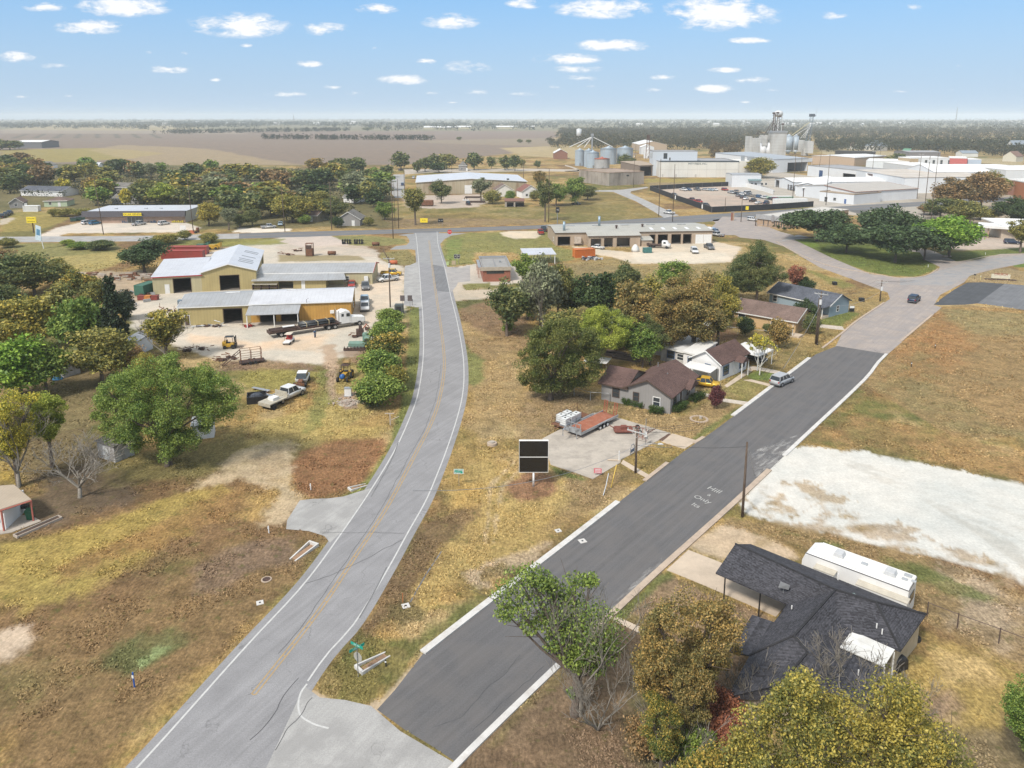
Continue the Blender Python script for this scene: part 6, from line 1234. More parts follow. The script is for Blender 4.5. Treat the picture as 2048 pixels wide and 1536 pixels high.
for x,yt in((382,100),(435,95),(467,145),(518,250)):
 pq=Q('M',x,715);a_=pq.x-B0.x;hp.tube([(a_,Y0+5,z(370)),(a_,Y0+5,z(yt))],.45 if x<400 else .22,5);hp.box(a_-1.2,a_+1.2,Y0+4,Y0+6,z(yt+22),z(yt))
 for k in range(6):zz=z(370)+(z(yt)-z(370))*k/6;hp.tube([(a_-1.4,Y0+5,zz),(a_+1.4,Y0+5,zz+2)],.12,4)
for(xa,ya),(xb_,yb_)in(((382,200),(250,420)),((382,220),(300,400)),((435,230),(380,360)),((382,250),(460,350)),((170,350),(240,390)),((165,370),(140,430)),((165,370),(200,430))):
 pa,pb=Q('M',xa,715),Q('M',xb_,715);hp.tube([(pa.x-B0.x,Y0+4,z(ya)),(pb.x-B0.x,Y0+3,z(yb_))],.28,5)
hp.build('pipework',M_drust,t)
t2=thing('grain_elevator','second grain elevator with leaning braced leg and long yellow spout','grain elevator',Q('M',650,690));t=t2;B0=t.location.copy()
eb(655,800,480,640,690);eb(845,925,495,660,700,'bin_block',C_conv,12);eb(790,840,590,690,695,'bin_block',C_conv,8,-2)
for x,r_ in((590,4.2),(690,3)):pq=Q('M',x,690);q=MB();q.cyl(pq.x-B0.x,2,6,20.5,r_,20);q.tube([(pq.x-B0.x,2,20.5),(pq.x-B0.x,2,23)],[r_,.4],20);q.tube([(pq.x-B0.x,2,6),(pq.x-B0.x,2,1.5)],[r_,.5],20);q.build('hopper_tank',C_silo,t,True)
q=MB();pq=Q('M',865,690).x-B0.x;zt=z(160)
for dx in(-1.4,1.4):
 for dy in(-1.4,1.4):q.tube([(pq+dx*1.6-3,2+dy,0),(pq+dx+1.5,2+dy,zt)],.22,4)
for k in range(14):zz=zt*k/14;f=k/14*4.5;q.tube([(pq-4.5+f,.6,zz),(pq-1+f,.6,zz+zt/14)],.12,4)
q.build('leg_frame',mat('frame_blue',(.20,.25,.30),.6,.3),t);q=MB();q.box(pq-1.,pq+4,0,4,zt,zt+3);q.tube([(pq+4,2,zt+1),(pq+6,2,zt+1)],.3,4);q.build('head',mat('head_dark',(.08,.1,.13),.6),t);q=MB();q.tube([(pq+5.5,2,zt),(pq+6.2,2,zt+11)],.08,4);q.build('mast',M_steel,t)
q=MB();q.tube([(pq-1,1,z(240)),(Q('M',560,690).x-B0.x,1,z(480))],.4,5);q.build('spout',mat('spout_yellow',(.5,.45,.28),.6),t)
q=MB();[q.tube([(pq+.5,1,z(290)),(Q('M',x,690).x-B0.x,1,z(470))],.2,4)for x in(745,775,800,600)];q.build('spout',M_white,t)
t=thing('water_tower','pale water tower on thin legs behind the grain elevator','water tower',(Q('M',312,600).x*1000/Q('M',312,600).y*.83,900,0));t.location.x=(1490+312/6.827-1024)/FP*900*1.02
zt=42+(232-(210+72/6.827))/1548*900;zb=42+(232-(210+165/6.827))/1548*900
q=MB();q.tube([(0,0,zb),(0,0,zb+1.4),(0,0,zb+3),(0,0,zt-2.2),(0,0,zt-.8),(0,0,zt)],[.9,3.4,5.0,5.1,3.4,.6],28);q.build('tank',mat('tower_white',(.55,.57,.58),.4,var=.04),t,True)
q=MB();[q.tube([(math.cos(a)*6.6,math.sin(a)*6.6,0),(math.cos(a)*4.7,math.sin(a)*4.7,zb+2.6)],.3,6)for a in(0.3,1.35,2.4,3.44,4.5,5.5)];q.build('leg',MATS['tower_white'],t);q=MB();q.cyl(0,0,0,zb+.5,.6,10);q.build('riser',MATS['tower_white'],t)
q=MB();[q.tube([(math.cos(a)*5.5,math.sin(a)*5.5,zb+2.2),(math.cos(a+.3)*5.5,math.sin(a+.3)*5.5,zb+2.2)],.15,4)for a in[i*.3 for i in range(21)]];q.build('walkway',M_steel,t)
b=G(1158,262);t=thing('water_tank','small white water tank on the far horizon woods','water tower',(b.x*.6,b.y*.6,0));q=MB();q.cyl(0,0,6,20,4.4,16);q.tube([(0,0,20),(0,0,21.5)],[4.4,.5],16);q.build('tank',MATS['tower_white'],t,True);q=MB();q.cyl(0,0,0,6,3.5,12);q.build('base',MATS['tower_white'],t)
S_br=shingle('brown_shingle',(.135,.085,.075),.45,.3);S_tan=shingle('tan_shingle',(.19,.135,.115),.45,.3);S_bk=shingle('black_shingle',(.052,.052,.060),.9,.34);S_gy=shingle('slate_shingle',(.11,.12,.145),.45,.35);S_old=shingle('old_grey_shingle',(.20,.19,.175),.5,.35)
C_sg=mat('grey_siding',(.27,.26,.25),.8,0,.05,.4,stripes=('X',.4,.25),stain=(.2,.19,.18),stain_amt=.3);C_sw=mat('white_siding',(.72,.72,.72),.7,0,.04,.4,stripes=('Z',.2,.12))
C_so=mat('peach_siding',(.52,.36,.19),.8,0,.05,.4,stripes=('Z',.22,.15));C_sb=mat('blue_siding',(.25,.32,.37),.8,0,.05,.4,stripes=('Z',.22,.15));C_peel=mat('peeling_boards',(.50,.49,.48),.9,0,.12,.8,stripes=('Z',.2,.4),stain=(.18,.16,.15),stain_amt=.7)
W_=lambda w,a,b,z0=.9,z1=2.1,m=None:(w,a,b,z0,z1,'window',m)
k0,k1,kc=Q('G',740,580),Q('G',1243,690),Q('G',1430,580)
d=(k1-k0).normalized();n=Vector((-d.y,d.x,0));ug=(k1-k0).length
pm=k0+d*(ug*.36)
t,L,D=bld('grey_house','grey sided house with brown cross gabled roof and hedges','house',pm,k1,10.5,2.75,4.5,'v',C_sg,S_br,[W_(0,1.3,2.1,1.,2.2,M_trimb),W_(0,4.4,5.4,.8,2.1,M_trimw),(0,4.5,5.3,.35,.8,'ac'),W_(1,1.2,2.2,.8,2.1,M_trimb),(1,3.6,4.6,0,2.1,'door',M_trimb),W_(1,6.8,7.8,.8,2.1,M_trimb)],.45,trim=M_trimb)
bld('x','','',k0,pm-d*.01,7.5,2.7,4.2,'u',C_sg,S_br,[W_(0,1.9,2.9,.9,2.2,M_trimb)],.4,trim=M_trimb,root=t)
q=MB();q.prism([(L+.42,4.6,2.45),(L+.42,8.4,2.45),(L+.42,6.5,3.5)],(.9,0,0));q.build('porch_roof',S_br,t)
for x,y in((1.4,9.0),(L*.5+1,5)):q=MB();q.cyl(x,y,3.,4.3,.09,6);q.build('vent_pipe',M_steel,t)
def hedge(label,p,q_,w_,h):
 t=thing('hedge',label,'hedge',p,ang(p,q_));L_=(q_-p).length;N=int(L_*w_*30)+20
 cl=[(R.uniform(.2,L_-.2),R.uniform(-w_/2+.15,w_/2-.15),R.uniform(.2,h-.15),.28)for _ in range(N)];V=leaves(cl,34,.055,np.random.default_rng(int(L_*100)),1)
 o=bpy.data.objects.new('foliage',leafmesh('hedge_leaves',V,LMAT('hedge')));sc.collection.objects.link(o);o.parent=t
 q=MB();[q.tube([(x,0,0),(x+.1,.1,h*.7)],.04,4)for x in np.arange(.4,L_,.8)];q.build('stem',M_bark,t)
LM['hedge']=((.035,.065,.012),(.06,.10,.02),.45)
hedge('long dark hedge under the side windows of the grey house',Q('G',890,610),Q('G',1050,650),1.2,1.1);hedge('hedge in front of the air conditioned window of the grey house',Q('G',1080,675),Q('G',1205,695),1.3,1.2)
hedge('hedge left of the front door of the grey house',Q('G',1265,685),Q('G',1365,632),1.3,1.2);hedge('hedge right of the front door of the grey house',Q('G',1395,610),Q('G',1490,560),1.4,1.2)
k0,k1,kc=Q('G',1398,390),Q('G',1607,447),Q('G',1757,383)
t,L,D=bld('white_house','white house with blue window frames and brown shingle roof','house',k0,k1,8.6,2.9,4.5,'v',C_sw,S_br,[W_(0,2.6,3.5,.9,2.3,mat('blue_trim',(.08,.14,.26),.6)),(0,2.5,3.4,.5,1.,'ac'),W_(1,.9,2.6,.7,2.2,MATS['blue_trim']),(1,4.3,5.2,0,2.1,'door',M_trimw),W_(1,6.2,7.8,.7,2.2,MATS['blue_trim'])],.4,trim=M_trimw)
q=MB();q.prism([(L+.41,3.6,2.6),(L+.41,6.0,2.6),(L+.41,4.8,3.4)],(1.5,0,0));q.build('porch_roof',S_br,t);q=MB();[q.box(L+1.7,L+1.82,y,y+.12,0,2.6)for y in(3.7,5.8)];q.build('post',M_trimw,t)
k2=Q('G',1325,345);d=(k1-k0).normalized();n=Vector((-d.y,d.x,0))
bld('x','','',k0-d*2.6+n*1.6,k0-d*.02+n*1.6,6.0,2.8,3.6,'shed',C_sw,C_wr,[W_(0,.9,1.7,1,2.1,MATS['blue_trim'])],.2,root=t,trim=M_trimw)
bld('x','','',k0-d*7.6+n*2.2,k0-d*2.64+n*2.2,7.5,2.5,2.9,'shed',C_peel,C_wr,[W_(0,1.4,2.8,.9,2.1,MATS['blue_trim']),W_(0,3.4,4.6,1,2)],.3,root=t,trim=M_trimw)
t=thing('carport','white carport roof on the right side of the white house','carport',k1+n*8.9,ang(k0,k1));q=MB();q.slab([(-3.5,0,2.8),(1.9,0,2.6),(1.9,5.4,2.6),(-3.5,5.4,2.8)],.12);q.build('roof',C_wr,t);q=MB();[q.box(x,x+.12,y,y+.12,0,2.6)for x in(-3.4,1.7)for y in(.1,5.1)];q.build('post',M_trimw,t)
car2('pickup','dark','G',(1790,265),(1920,315),'dark pickup under the carport of the white house',scale=.9);car2('suv','black','G',(1830,245),(1900,262),'black car behind the dark pickup in the carport',scale=.85)
car2('pickup','yellow','G',(1440,478),(1548,492),'old yellow pickup parked between the grey and white houses',scale=.86)
t=thing('carport','small white carport roof between the grey and white houses','carport',Q('G',1330,440),math.radians(-38));q=MB();q.slab([(0,0,2.4),(4.8,0,2.3),(4.8,3,2.4),(0,3,2.5)],.1);q.build('roof',C_wr,t);q=MB();[q.box(x,x+.1,y,y+.1,0,2.3)for x in(.1,4.6)for y in(.1,2.8)];q.build('post',M_steel,t)
k0,k1=Q('G',945,225),Q('G',1215,268)
bld('long_shed','long weathered shed with sagging grey roof behind the houses','shed',k0,k1,5.5,2.3,3.3,'u',C_peel,S_old,[(0,1.4,2.6,0,1.9,'open'),(0,4.2,5.2,.8,1.7,'window'),(0,7,8,0,1.9,'open')],.4)
t=thing('lean_canopy','small white tilted awning in front of the long shed','awning',Q('G',1090,235),-.5);q=MB();q.slab([(-1.2,-.8,1.9),(1.1,-.8,1.8),(1.3,.8,2.3),(-1.,.8,2.4)],.06);q.build('roof',C_wr,t);q=MB();[q.box(x,x+.07,y,y+.07,0,1.8)for x in(-1.1,1)for y in(-.7,.7)];q.build('leg',M_steel,t)
for i,(x,y,w_,lb)in enumerate(((800,245,6,'raised timber garden bed behind the brown roof'),(880,265,6,'second raised garden bed nearer the long shed'),(930,285,5,'third raised garden bed beside the dry grass'))):
 t=thing('garden_bed',lb,'garden bed',Q('G',x,y),-.5);q=MB();[q.box(*z)for z in((-w_/2,w_/2,-1,-.85,0,.4),(-w_/2,w_/2,.85,1,0,.4),(-w_/2,-w_/2+.15,-.85,.85,0,.4),(w_/2-.15,w_/2,-.85,.85,0,.4))];q.build('frame',mat('old_timber',(.2,.15,.12),.9),t);q=MB();q.box(-w_/2+.15,w_/2-.15,-.85,.85,0,.25);q.build('soil',mat('soil',(.09,.06,.045),.95,var=.3,scale=2),t)
t=thing('tarp','white tarpaulin cover in the yard left of the brown roof','tarpaulin',Q('G',710,365),-.3);q=MB();q.slab([(-2.2,-1,1.6),(1.8,-1.3,1.7),(2.2,1.2,1.9),(-1.8,1,2.1)],.05);q.build('sheet',MATS['tarp_white'],t);q=MB();[q.tube([(x,y,0),(x,y,1.6)],.04,4)for x in(-1.8,1.7)for y in(-.9,.9)];q.build('pole',M_steel,t)
k0,k1,kc=Q('H',212,778),Q('H',600,850),Q('H',680,775)
t,L,D=bld('peach_house','peach coloured house with brown gable roof and small porch','house',k0,k1,8.5,2.7,4.4,'u',C_so,S_tan,[W_(0,L_,L_+1.4,.9,2.2)for L_ in(1.,7.9)]+[(0,6.6,7.4,0,.8,'ac'),W_(1,3.5,4.5,.9,2.1)],.5,trim=M_trimw)
q=MB();q.box(L-1.6,L+1.6,-2.2,-.02,.0,.35);q.build('porch',M_conc2,t);q=MB();[q.box(x,x+.1,-2.1,-2.0,.35,2.5)for x in(L-1.5,L+.2)];q.build('post',M_trimw,t)
k0,k1=Q('H',436,655),Q('H',812,742)
t,L,D=bld('blue_house','blue grey house with dark slate roof and white porch corner','house',k0,k1,7.5,2.7,4.5,'u',C_sb,S_gy,[W_(0,1.,2.,.9,2.2),W_(1,2.8,3.6,.9,2.1)],.45,trim=M_trimw)
q=MB();q.box(L-4,L,-2.4,-.01,0,.5);q.build('porch',M_conc2,t);q=MB();q.slab([(L-4.3,-2.8,2.55),(L+.45,-2.8,2.55),(L+.45,-.5,2.66),(L-4.3,-.5,2.66)],.08);q.build('porch_roof',S_gy,t);q=MB();[q.box(x,x+.13,-2.35,-2.22,.5,2.5)for x in(L-3.9,L-2,L-.2)];q.build('post',M_trimw,t)
t=thing('white_shed','little peach and white shed glimpsed under the orange trees','shed',Q('W',1290,735),-.6);q=MB();q.box(0,4.5,0,3.5,0,2.4);q.build('wall',C_so,t);q=MB();q.slab([(-.3,-.3,2.5),(4.8,-.3,2.5),(4.8,3.8,3.1),(-.3,3.8,3.1)],.1);q.build('roof',C_wr,t);q=MB();q.box(-.06,-.003,.6,1.5,0,2.);q.build('door',M_trimw,t)
car2('sedan','black','W',(960,770),(1075,790),'black car parked under the orange trees',scale=.9)
fence([Q('H',150,655),Q('H',232,668)],1.9,'dark board fence beside the peach house',M_scr,sp=2)
fence([Q('H',90,835),Q('H',240,850),Q('H',430,870)],1.3,'low wire fence in front of the peach house',None,sp=2.4)
def P3(x,y,z):p=Q('I',x,y,z);return p
t=thing('black_roof_house','large house with black shingle hip roof and long carport wing','house',(Q('I',900,800).x,Q('I',900,800).y,0));o3=t.location.copy()
R1,R3,R2,Ap=P3(1015,492,4.3),P3(787,745,4.3),P3(1237,560,4.2),P3(467,241,3.9)
e1,e2=P3(360,397,2.7),P3(752,568,2.7);f1,f2=P3(552,241,2.75),P3(1512,626,2.7);g1=P3(1372,826,2.7)
B_=P3(545,852,2.7);V1=P3(1108,722,3.1);V2=P3(1036,806,2.7);S1,S2,S3,S4=P3(862,835,3.9),P3(715,1010,3.9),P3(1280,922,2.7),P3(1190,1110,2.7);S5=P3(420,1080,2.7)
polys=[(e1,e2,R1,Ap),(Ap,R1,R2,f2,f1),(R2,g1,f2),(R1,V1,g1,R2),(e2,B_,R3,R1),(R1,R3,V2,V1),(B_,S5,S2,S1,R3),(R3,S1,S3,V2),(S1,S2,S4,S3),(S2,S5,S4)]
q=MB()
for pl in polys:
 P=[p-o3 for p in pl];q.add([tuple(p)for p in P]+[tuple(p-Vector((0,0,.14)))for p in P],[tuple(range(len(P))),tuple(range(len(P),2*len(P)))[::-1]]+[(i,i+len(P),(i+1)%len(P)+len(P),(i+1)%len(P))for i in range(len(P))])
q.build('roof',S_bk,t)
rq=MB()
for a_,b_ in((Ap,R1),(R1,R2),(R1,R3),(R2,f2),(R2,g1),(R3,S1),(S1,S2),(R3,B_)):rq.tube([a_-o3+Vector((0,0,.03)),b_-o3+Vector((0,0,.03))],.10,5)
rq.build('ridge_cap',mat('ridge_black',(.03,.03,.034),.9,var=.3,scale=3),t)
q=MB()
def wallp(q,pts,z0,z1s,inn=.0):
 for a_,b_ in zip(pts,pts[1:]):q.add([(a_.x,a_.y,z0),(b_.x,b_.y,z0),(b_.x,b_.y,b_.z-.16),(a_.x,a_.y,a_.z-.16)],[(0,1,2,3)])
cen_=P3(950,760,2.7);ins=lambda p:p+(cen_-p).normalized()*.55
wallp(q,[ins(p)-o3+Vector((0,0,0))for p in(e2,B_,S5)],0,None);wallp(q,[ins(p)-o3 for p in(S5,S4,S3)],0,None);wallp(q,[ins(p)-o3 for p in(S3,V2)],0,None);wallp(q,[ins(p)-o3 for p in(V1,g1,f2)],0,None)
mid=f1.lerp(f2,.42);wallp(q,[ins(f2)-o3,ins(mid)-o3,ins(e2)-o3],0,None);q.build('wall',mat('cream_wall',(.45,.38,.27),.8),t)
q=MB()
for f in(.12,.62,1.0):p=e1.lerp(e2,f)+(f1-e1).normalized()*.25-o3;q.box(p.x-.05,p.x+.05,p.y-.05,p.y+.05,0,2.55)
for f in(.02,.3):p=f1.lerp(f2,f*.45)-(f1-e1).normalized()*.25-o3;q.box(p.x-.05,p.x+.05,p.y-.05,p.y+.05,0,2.58)
q.build('post',M_black,t)
q=MB();[q.cb(*(P3(x,y,z)-o3+Vector((0,0,.12))),.35,.35,.22)for x,y,z in((1112,530,3.6),(965,600,3.6),(896,677,3.6),(873,820,3.6),(850,905,3.5))];q.build('roof_vent',mat('vent_green',(.20,.26,.25),.6),t)
q=MB()
for x,y,z in((1240,705,3.2),(1270,735,3.1),(775,605,3.0),(1030,430,3.0),(1140,960,3.0)):p=P3(x,y,z)-o3;q.cyl(p.x,p.y,z-.2,z+.45,.05,6)
q.build('vent_pipe',M_white,t)
p=P3(730,510,3.1)-o3;q=MB();q.tube([(p.x,p.y,p.z-.2),(p.x,p.y,p.z+.6),(p.x-.3,p.y,p.z+.9)],.03,5);q.add([(p.x-.5,p.y-.1,p.z+.6),(p.x+.3,p.y-.3,p.z+.5),(p.x+.4,p.y-.25,p.z+.9),(p.x-.3,p.y,p.z+1.1)],[(0,1,2,3),(3,2,1,0)]);q.build('satellite_dish',M_steel,t)
t=thing('patio_roof','white ribbed metal patio roof against the black shingle roof','patio roof',(V2.x,V2.y,0));pts=[P3(1105,722,2.95),P3(1340,826,2.8),P3(1281,920,2.78),P3(1040,812,2.9)];q=MB();q.slab([tuple(p-t.location+Vector((0,0,.12)))for p in pts],.08);q.build('roof',mat('patio_white',(.66,.66,.64),.6,0,.05,.6,stripes=('DIAGONAL',.5,.25),stain=(.45,.43,.38),stain_amt=.4),t)
q=MB();[q.tube([(p.x-t.location.x,p.y-t.location.y,0),(p.x-t.location.x,p.y-t.location.y,2.75)],.06,5)for p in(pts[1].lerp(pts[2],.05),pts[1].lerp(pts[2],.95))];q.build('post',M_trimw,t)
t=thing('flat_roof_wing','black flat roofed lean-to between carport and house','lean-to',P3(600,790,0));q=MB();pts=[P3(560,628,2.3),P3(690,672,2.5),P3(545,850,2.45),P3(430,830,2.3)];q.slab([(p.x-t.location.x,p.y-t.location.y,p.z)for p in pts[::-1]],.1);q.build('roof',S_bk,t)
q=MB();[q.tube([(p.x-t.location.x,p.y-t.location.y,0),(p.x-t.location.x,p.y-t.location.y,2.2)],.05,5)for p in(pts[0],pts[3])];q.build('post',M_black,t)
b=Q('I',1358,925);t=thing('covered_grill','black covered grill behind the black roofed house','grill',b,.4);q=MB();q.loft([[(-.8*k,-.45*k,z),(.8*k,-.45*k,z),(.8*k,.45*k,z),(-.8*k,.45*k,z)]for k,z in((.85,.02),(.8,.8),(.65,1.05),(.3,1.15))]);q.build('cover',M_black,t,bevel=.08);q=MB();[q.cyl(x,0,0,.02,.1,6)for x in(-.6,.6)];q.build('foot',M_steel,t)
b=Q('I',1452,765);t=thing('spare_tyre','spare tyre lying by the corner of the black roofed house','tyre',b);q=MB();q.cyl(0,0,0,.25,.42,18);q.build('tyre',M_tyre,t);q=MB();q.cyl(0,0,.1,.27,.2,12);q.build('rim',M_rim,t)
pa,pb,pc=Q('I',858,284,3.55),Q('I',1418,492,3.55),Q('I',1450,432,3.55)
t=thing('camper_trailer','long white fifth wheel camper with slide-outs parked behind the black roof','camper',(pa.x,pa.y,0),ang(pa,pb));Lr=(Vector((pb.x-pa.x,pb.y-pa.y))).length;Wr=2.5
q=MB();prof=[(-.35,1.7,2.7),(-.1,1.5,3.35),(.5,1.3,3.58),(2.6,1.28,3.6),(2.65,.75,3.6),(Lr,.75,3.6)]
q.loft([[(x,0,z0),(x,Wr,z0),(x,Wr,z1-.1),(x,Wr-.12,z1),(x,.12,z1),(x,0,z1-.1)]for x,z0,z1 in prof]);q.build('body',mat('rv_white',(.70,.70,.69),.4,0,.03,.8,stain=(.5,.48,.45),stain_amt=.2),t)
q=MB();q.box(.6,Lr-.05,.08,Wr-.08,3.605,3.64);q.build('roof',mat('rv_roof',(.74,.735,.71),.6,0,.05,.6,stain=(.55,.52,.46),stain_amt=.5),t)
q=MB();q.box(-.1,Lr+.02,-.03,-.003,3.40,3.47);q.box(Lr+.003,Lr+.03,0,Wr,3.40,3.47);q.box(.2,Lr-.1,-.02,-.002,1.75,2.0);q.box(2.7,Lr-.3,-.02,-.003,.8,1.3);q.tube([(Lr-3.6,-.02,1.3),(Lr-2.2,-.02,2.1),(Lr-1.3,-.02,2.6)],.05,4);q.tube([(Lr-3.2,-.02,1.3),(Lr-1.9,-.02,2.1),(Lr-1.,-.02,2.7)],.03,4);q.build('stripe',mat('rv_stripe',(.12,.12,.13),.5),t)
for x0,x1 in((1.0,2.7),(4.6,8.6)):q=MB();q.box(x0,x1,-.85,-.02,1.0,2.75);o=q.build('slide_out',MATS['rv_white'],t);q=MB();q.box(x0-.06,x1+.06,-.9,-.02,2.752,2.83);q.build('slide_top',mat('rv_awning',(.52,.48,.40),.8,stain=(.4,.36,.3),stain_amt=.4),o);q=MB();q.box(x0+.4,x1-.4,-.87,-.852,1.6,2.3);q.build('window',M_glass,o)
for x,w_ in((2.0,.7),(6.2,.75),):q=MB();q.prism([(x,.8,3.64),(x+w_*1.3,.8,3.64),(x+w_*1.1,.8,4.0),(x+w_*.15,.8,4.0)],(0,.9,0));q.build('roof_unit',mat('unit_grey',(.50,.51,.52),.5),t,bevel=.04)
for x,y,s_ in((4.3,1.1,.35),(7.6,1.7,.4),(7.6,1.0,.3),(8.3,1.2,.25)):q=MB();q.box(x,x+s_*1.5,y,y+s_,3.64,3.74);q.build('roof_hatch',mat('hatch',(.38,.40,.42),.5),t)
q=MB();q.box(Lr+.002,Lr+.05,.5,1.9,1.9,2.7);q.build('window',M_glass,t)
for x in(5.6,6.5):
 for y in(.1,Wr-.1):q=MB();q.tube([(x,y-.12,.38),(x,y+.12,.38)],.38,14);o=q.build('wheel',M_tyre,t)
q=MB();q.box(0.4,Lr+.3,.5,Wr-.5,.5,.72);q.build('chassis',M_black,t);q=MB();q.tube([(Lr+.2,.25,.45),(Lr+.2,Wr-.25,.45)],.08,6);q.build('bumper',M_steel,t);q=MB();[q.box(.6,.72,y,y+.12,0,1.3)for y in(.4,Wr-.5)];q.build('landing_leg',M_black,t)
fence([Q('I',1515,640),Q('I',1680,705),Q('I',1908,788),Q('I',2150,880),Q('I',2400,980)],1.3,'low brown chain link fence behind the black roofed house',None,pm=mat('fence_brown',(.10,.07,.06),.8),sp=4.2)
t=thing('patio_cover','tan ribbed patio roof on red posts at the left edge','patio cover',Q('K',30,1400));o3=t.location.copy();pts=[Q('K',-160,1290,2.5),Q('K',0,1335,2.5),Q('K',155,1285,2.5),Q('K',70,1212,2.7),Q('K',-120,1225,2.7)]
q=MB();q.slab([tuple(p-o3+Vector((0,0,0)))for p in pts],.08);q.build('roof',mat('tan_ribbed',(.42,.35,.27),.7,0,.08,.5,stripes=('X',.35,.35)),t)
M_rp=mat('red_post',(.40,.13,.10),.8);q=MB();a_,b_=pts[1]-o3,pts[2]-o3;q.tube([a_-Vector((0,0,.15)),b_-Vector((0,0,.15))],.09,4);c_=pts[0]-o3;q.tube([c_-Vector((0,0,.15)),a_-Vector((0,0,.15))],.09,4);q.build('beam',M_rp,t)
for p in(a_.lerp(b_,.03),a_.lerp(b_,.98)):q=MB();q.box(p.x-.07,p.x+.07,p.y-.07,p.y+.07,0,2.35);q.build('post',M_rp,t)
slab('patio_slab','K',[(0,1395),(70,1360),(160,1370),(205,1395),(60,1450),(0,1460)],.06,M_conc)
t=thing('house_wall','white plank wall end at the left edge under the patio roof','house',Q('K',-40,1440),.1);q=MB();q.box(-6,1.4,0,4,0,2.4);q.build('wall',C_sw,t);q=MB();q.box(.2,.9,-.05,-.003,.9,1.9);q.build('window',M_glass,t)
def bin_(label,b,m,rz=.2,s=1.):
 t=thing('wheelie_bin',label,'bin',b,rz,scale=(s,s,s));q=MB();q.loft([[(-w_,-w_,z),(w_,-w_,z),(w_,w_,z),(-w_,w_,z)]for w_,z in((.26,.1),(.36,1.05))]);q.build('body',m,t);q=MB();q.slab([(-.4,-.42,1.12),(.4,-.42,1.12),(.4,.38,1.2),(-.4,.38,1.2)],.06);q.build('lid',m,t);q=MB();[q.tube([(x,.28,.12),(x+.05,.28,.12)],.12,8)for x in(-.3,.25)];q.build('wheel',M_tyre,t)
bin_('dark green wheeled bin standing on the patio slab',Q('K',152,1385),mat('bin_green',(.02,.12,.06),.5))
t=thing('gas_grill','dark grill under the edge of the patio roof','grill',Q('K',122,1358));q=MB();q.box(-.5,.5,-.25,.25,.7,1.1);q.build('hood',M_black,t,bevel=.05);q=MB();[q.box(x,x+.06,-.2,.2,0,.7)for x in(-.45,.4)];q.build('leg',M_black,t)
t=thing('red_bottle','red gas bottle by the white wall under the patio roof','gas bottle',Q('K',28,1415));q=MB();q.cyl(0,0,0,.9,.2,12);q.build('cylinder',mat('red_gas',(.35,.04,.03),.4),t,True);q=MB();q.cyl(0,0,.9,1.02,.07,8);q.build('valve',M_steel,t)
a_,b_=Q('K',75,1475),Q('K',300,1377);t=thing('planter_bed','narrow planter bed with white border beside the patio','garden bed',a_,ang(a_,b_));L_=(b_-a_).length;q=MB();[q.box(*z)for z in((0,L_,-.4,-.3,0,.25),(0,L_,.3,.4,0,.25),(0,.1,-.3,.3,0,.25),(L_-.1,L_,-.3,.3,0,.25))];q.build('border',mat('pale_timber',(.42,.36,.3),.9),t);q=MB();q.box(.1,L_-.1,-.3,.3,0,.15);q.build('soil',mat('soil',(.09,.06,.045),.95,var=.3,scale=2),t)
for(x,y,L_,W_h,h_,lb,nm,rz)in((530,1090,3.4,2.6,2.1,'weathered white shed under the big green tree','white_shed',-.5),(1010,985,2.6,2.2,1.9,'grey metal shed at the right side of the big green tree','metal_shed',.3),(655,568,2.6,4,2.6,'grey box van body between the cedars','metal_shed',-.2),(285,680,3,3,2.3,'dark roofed shed with blue tarpaulin in the shade','white_shed',-.4)):
 t=thing(nm,lb,'shed',Q('K',x,y),rz);q=MB();q.box(-L_/2,L_/2,0,W_h,0,h_);q.build('wall',C_peel if nm=='white_shed' else C_wm,t);q=MB();q.slab([(-L_/2-.2,-.2,h_+.1),(L_/2+.2,-.2,h_+.1),(L_/2+.2,W_h+.2,h_+.5),(-L_/2-.2,W_h+.2,h_+.5)],.08);q.build('roof',S_old if nm=='white_shed' else C_rg,t);q=MB();q.box(-.5,.4,-.05,-.003,0,1.8);q.build('door',M_trimw,t)
t=thing('tarp','blue tarpaulin heap beside the dark roofed shed','tarpaulin',Q('K',285,690));q=MB();q.loft([[(math.cos(i*1.047)*r_,math.sin(i*1.047)*r_*.7,z)for i in range(6)]for r_,z in((.9,0),(.7,.5),(.2,.7))]);q.build('sheet',mat('tarp_blue',(.05,.2,.35),.5),t);q=MB();q.cyl(0,0,0,.03,.95,6);q.build('base',M_black,t)
M_cy=mat('machine_yellow',(.50,.30,.03),.5,var=.12,scale=2,stain=(.2,.14,.06),stain_amt=.4)
a_,b_=Q('E',1080,722),Q('E',1610,640);rz=ang(a_,b_);Lt=(b_-a_).length
a0=Q('E',985,712);d_=(b_-a_).normalized();t=thing('flatbed_semi_truck','white semi truck pulling a rusty flatbed loaded with black pipe','truck',a0,rz);L_=(Q('E',1632,640)-a0).length;Ld=L_*.74
q=MB();q.box(0,Ld,-1.2,1.2,1.1,1.3);[q.box(0,Ld,s*.45-.08,s*.45+.08,.75,1.1)for s in(-1,1)];q.box(-.1,0,-1.2,1.2,.8,1.4);q.build('trailer_deck',M_drust,t)
q=MB();[q.tube([(Ld*.42+i*.02,-.8+.42*i,1.55+(.0)),(Ld*.42+Ld*.5,-.8+.42*i,1.55)],.2,8)for i in range(5)];[q.tube([(Ld*.42,-.6+.42*i,1.9),(Ld*.92,-.6+.42*i,1.9)],.2,8)for i in range(4)];q.build('pipe_load',mat('pipe_black',(.045,.05,.055),.35,.3,.2,2),t,True)
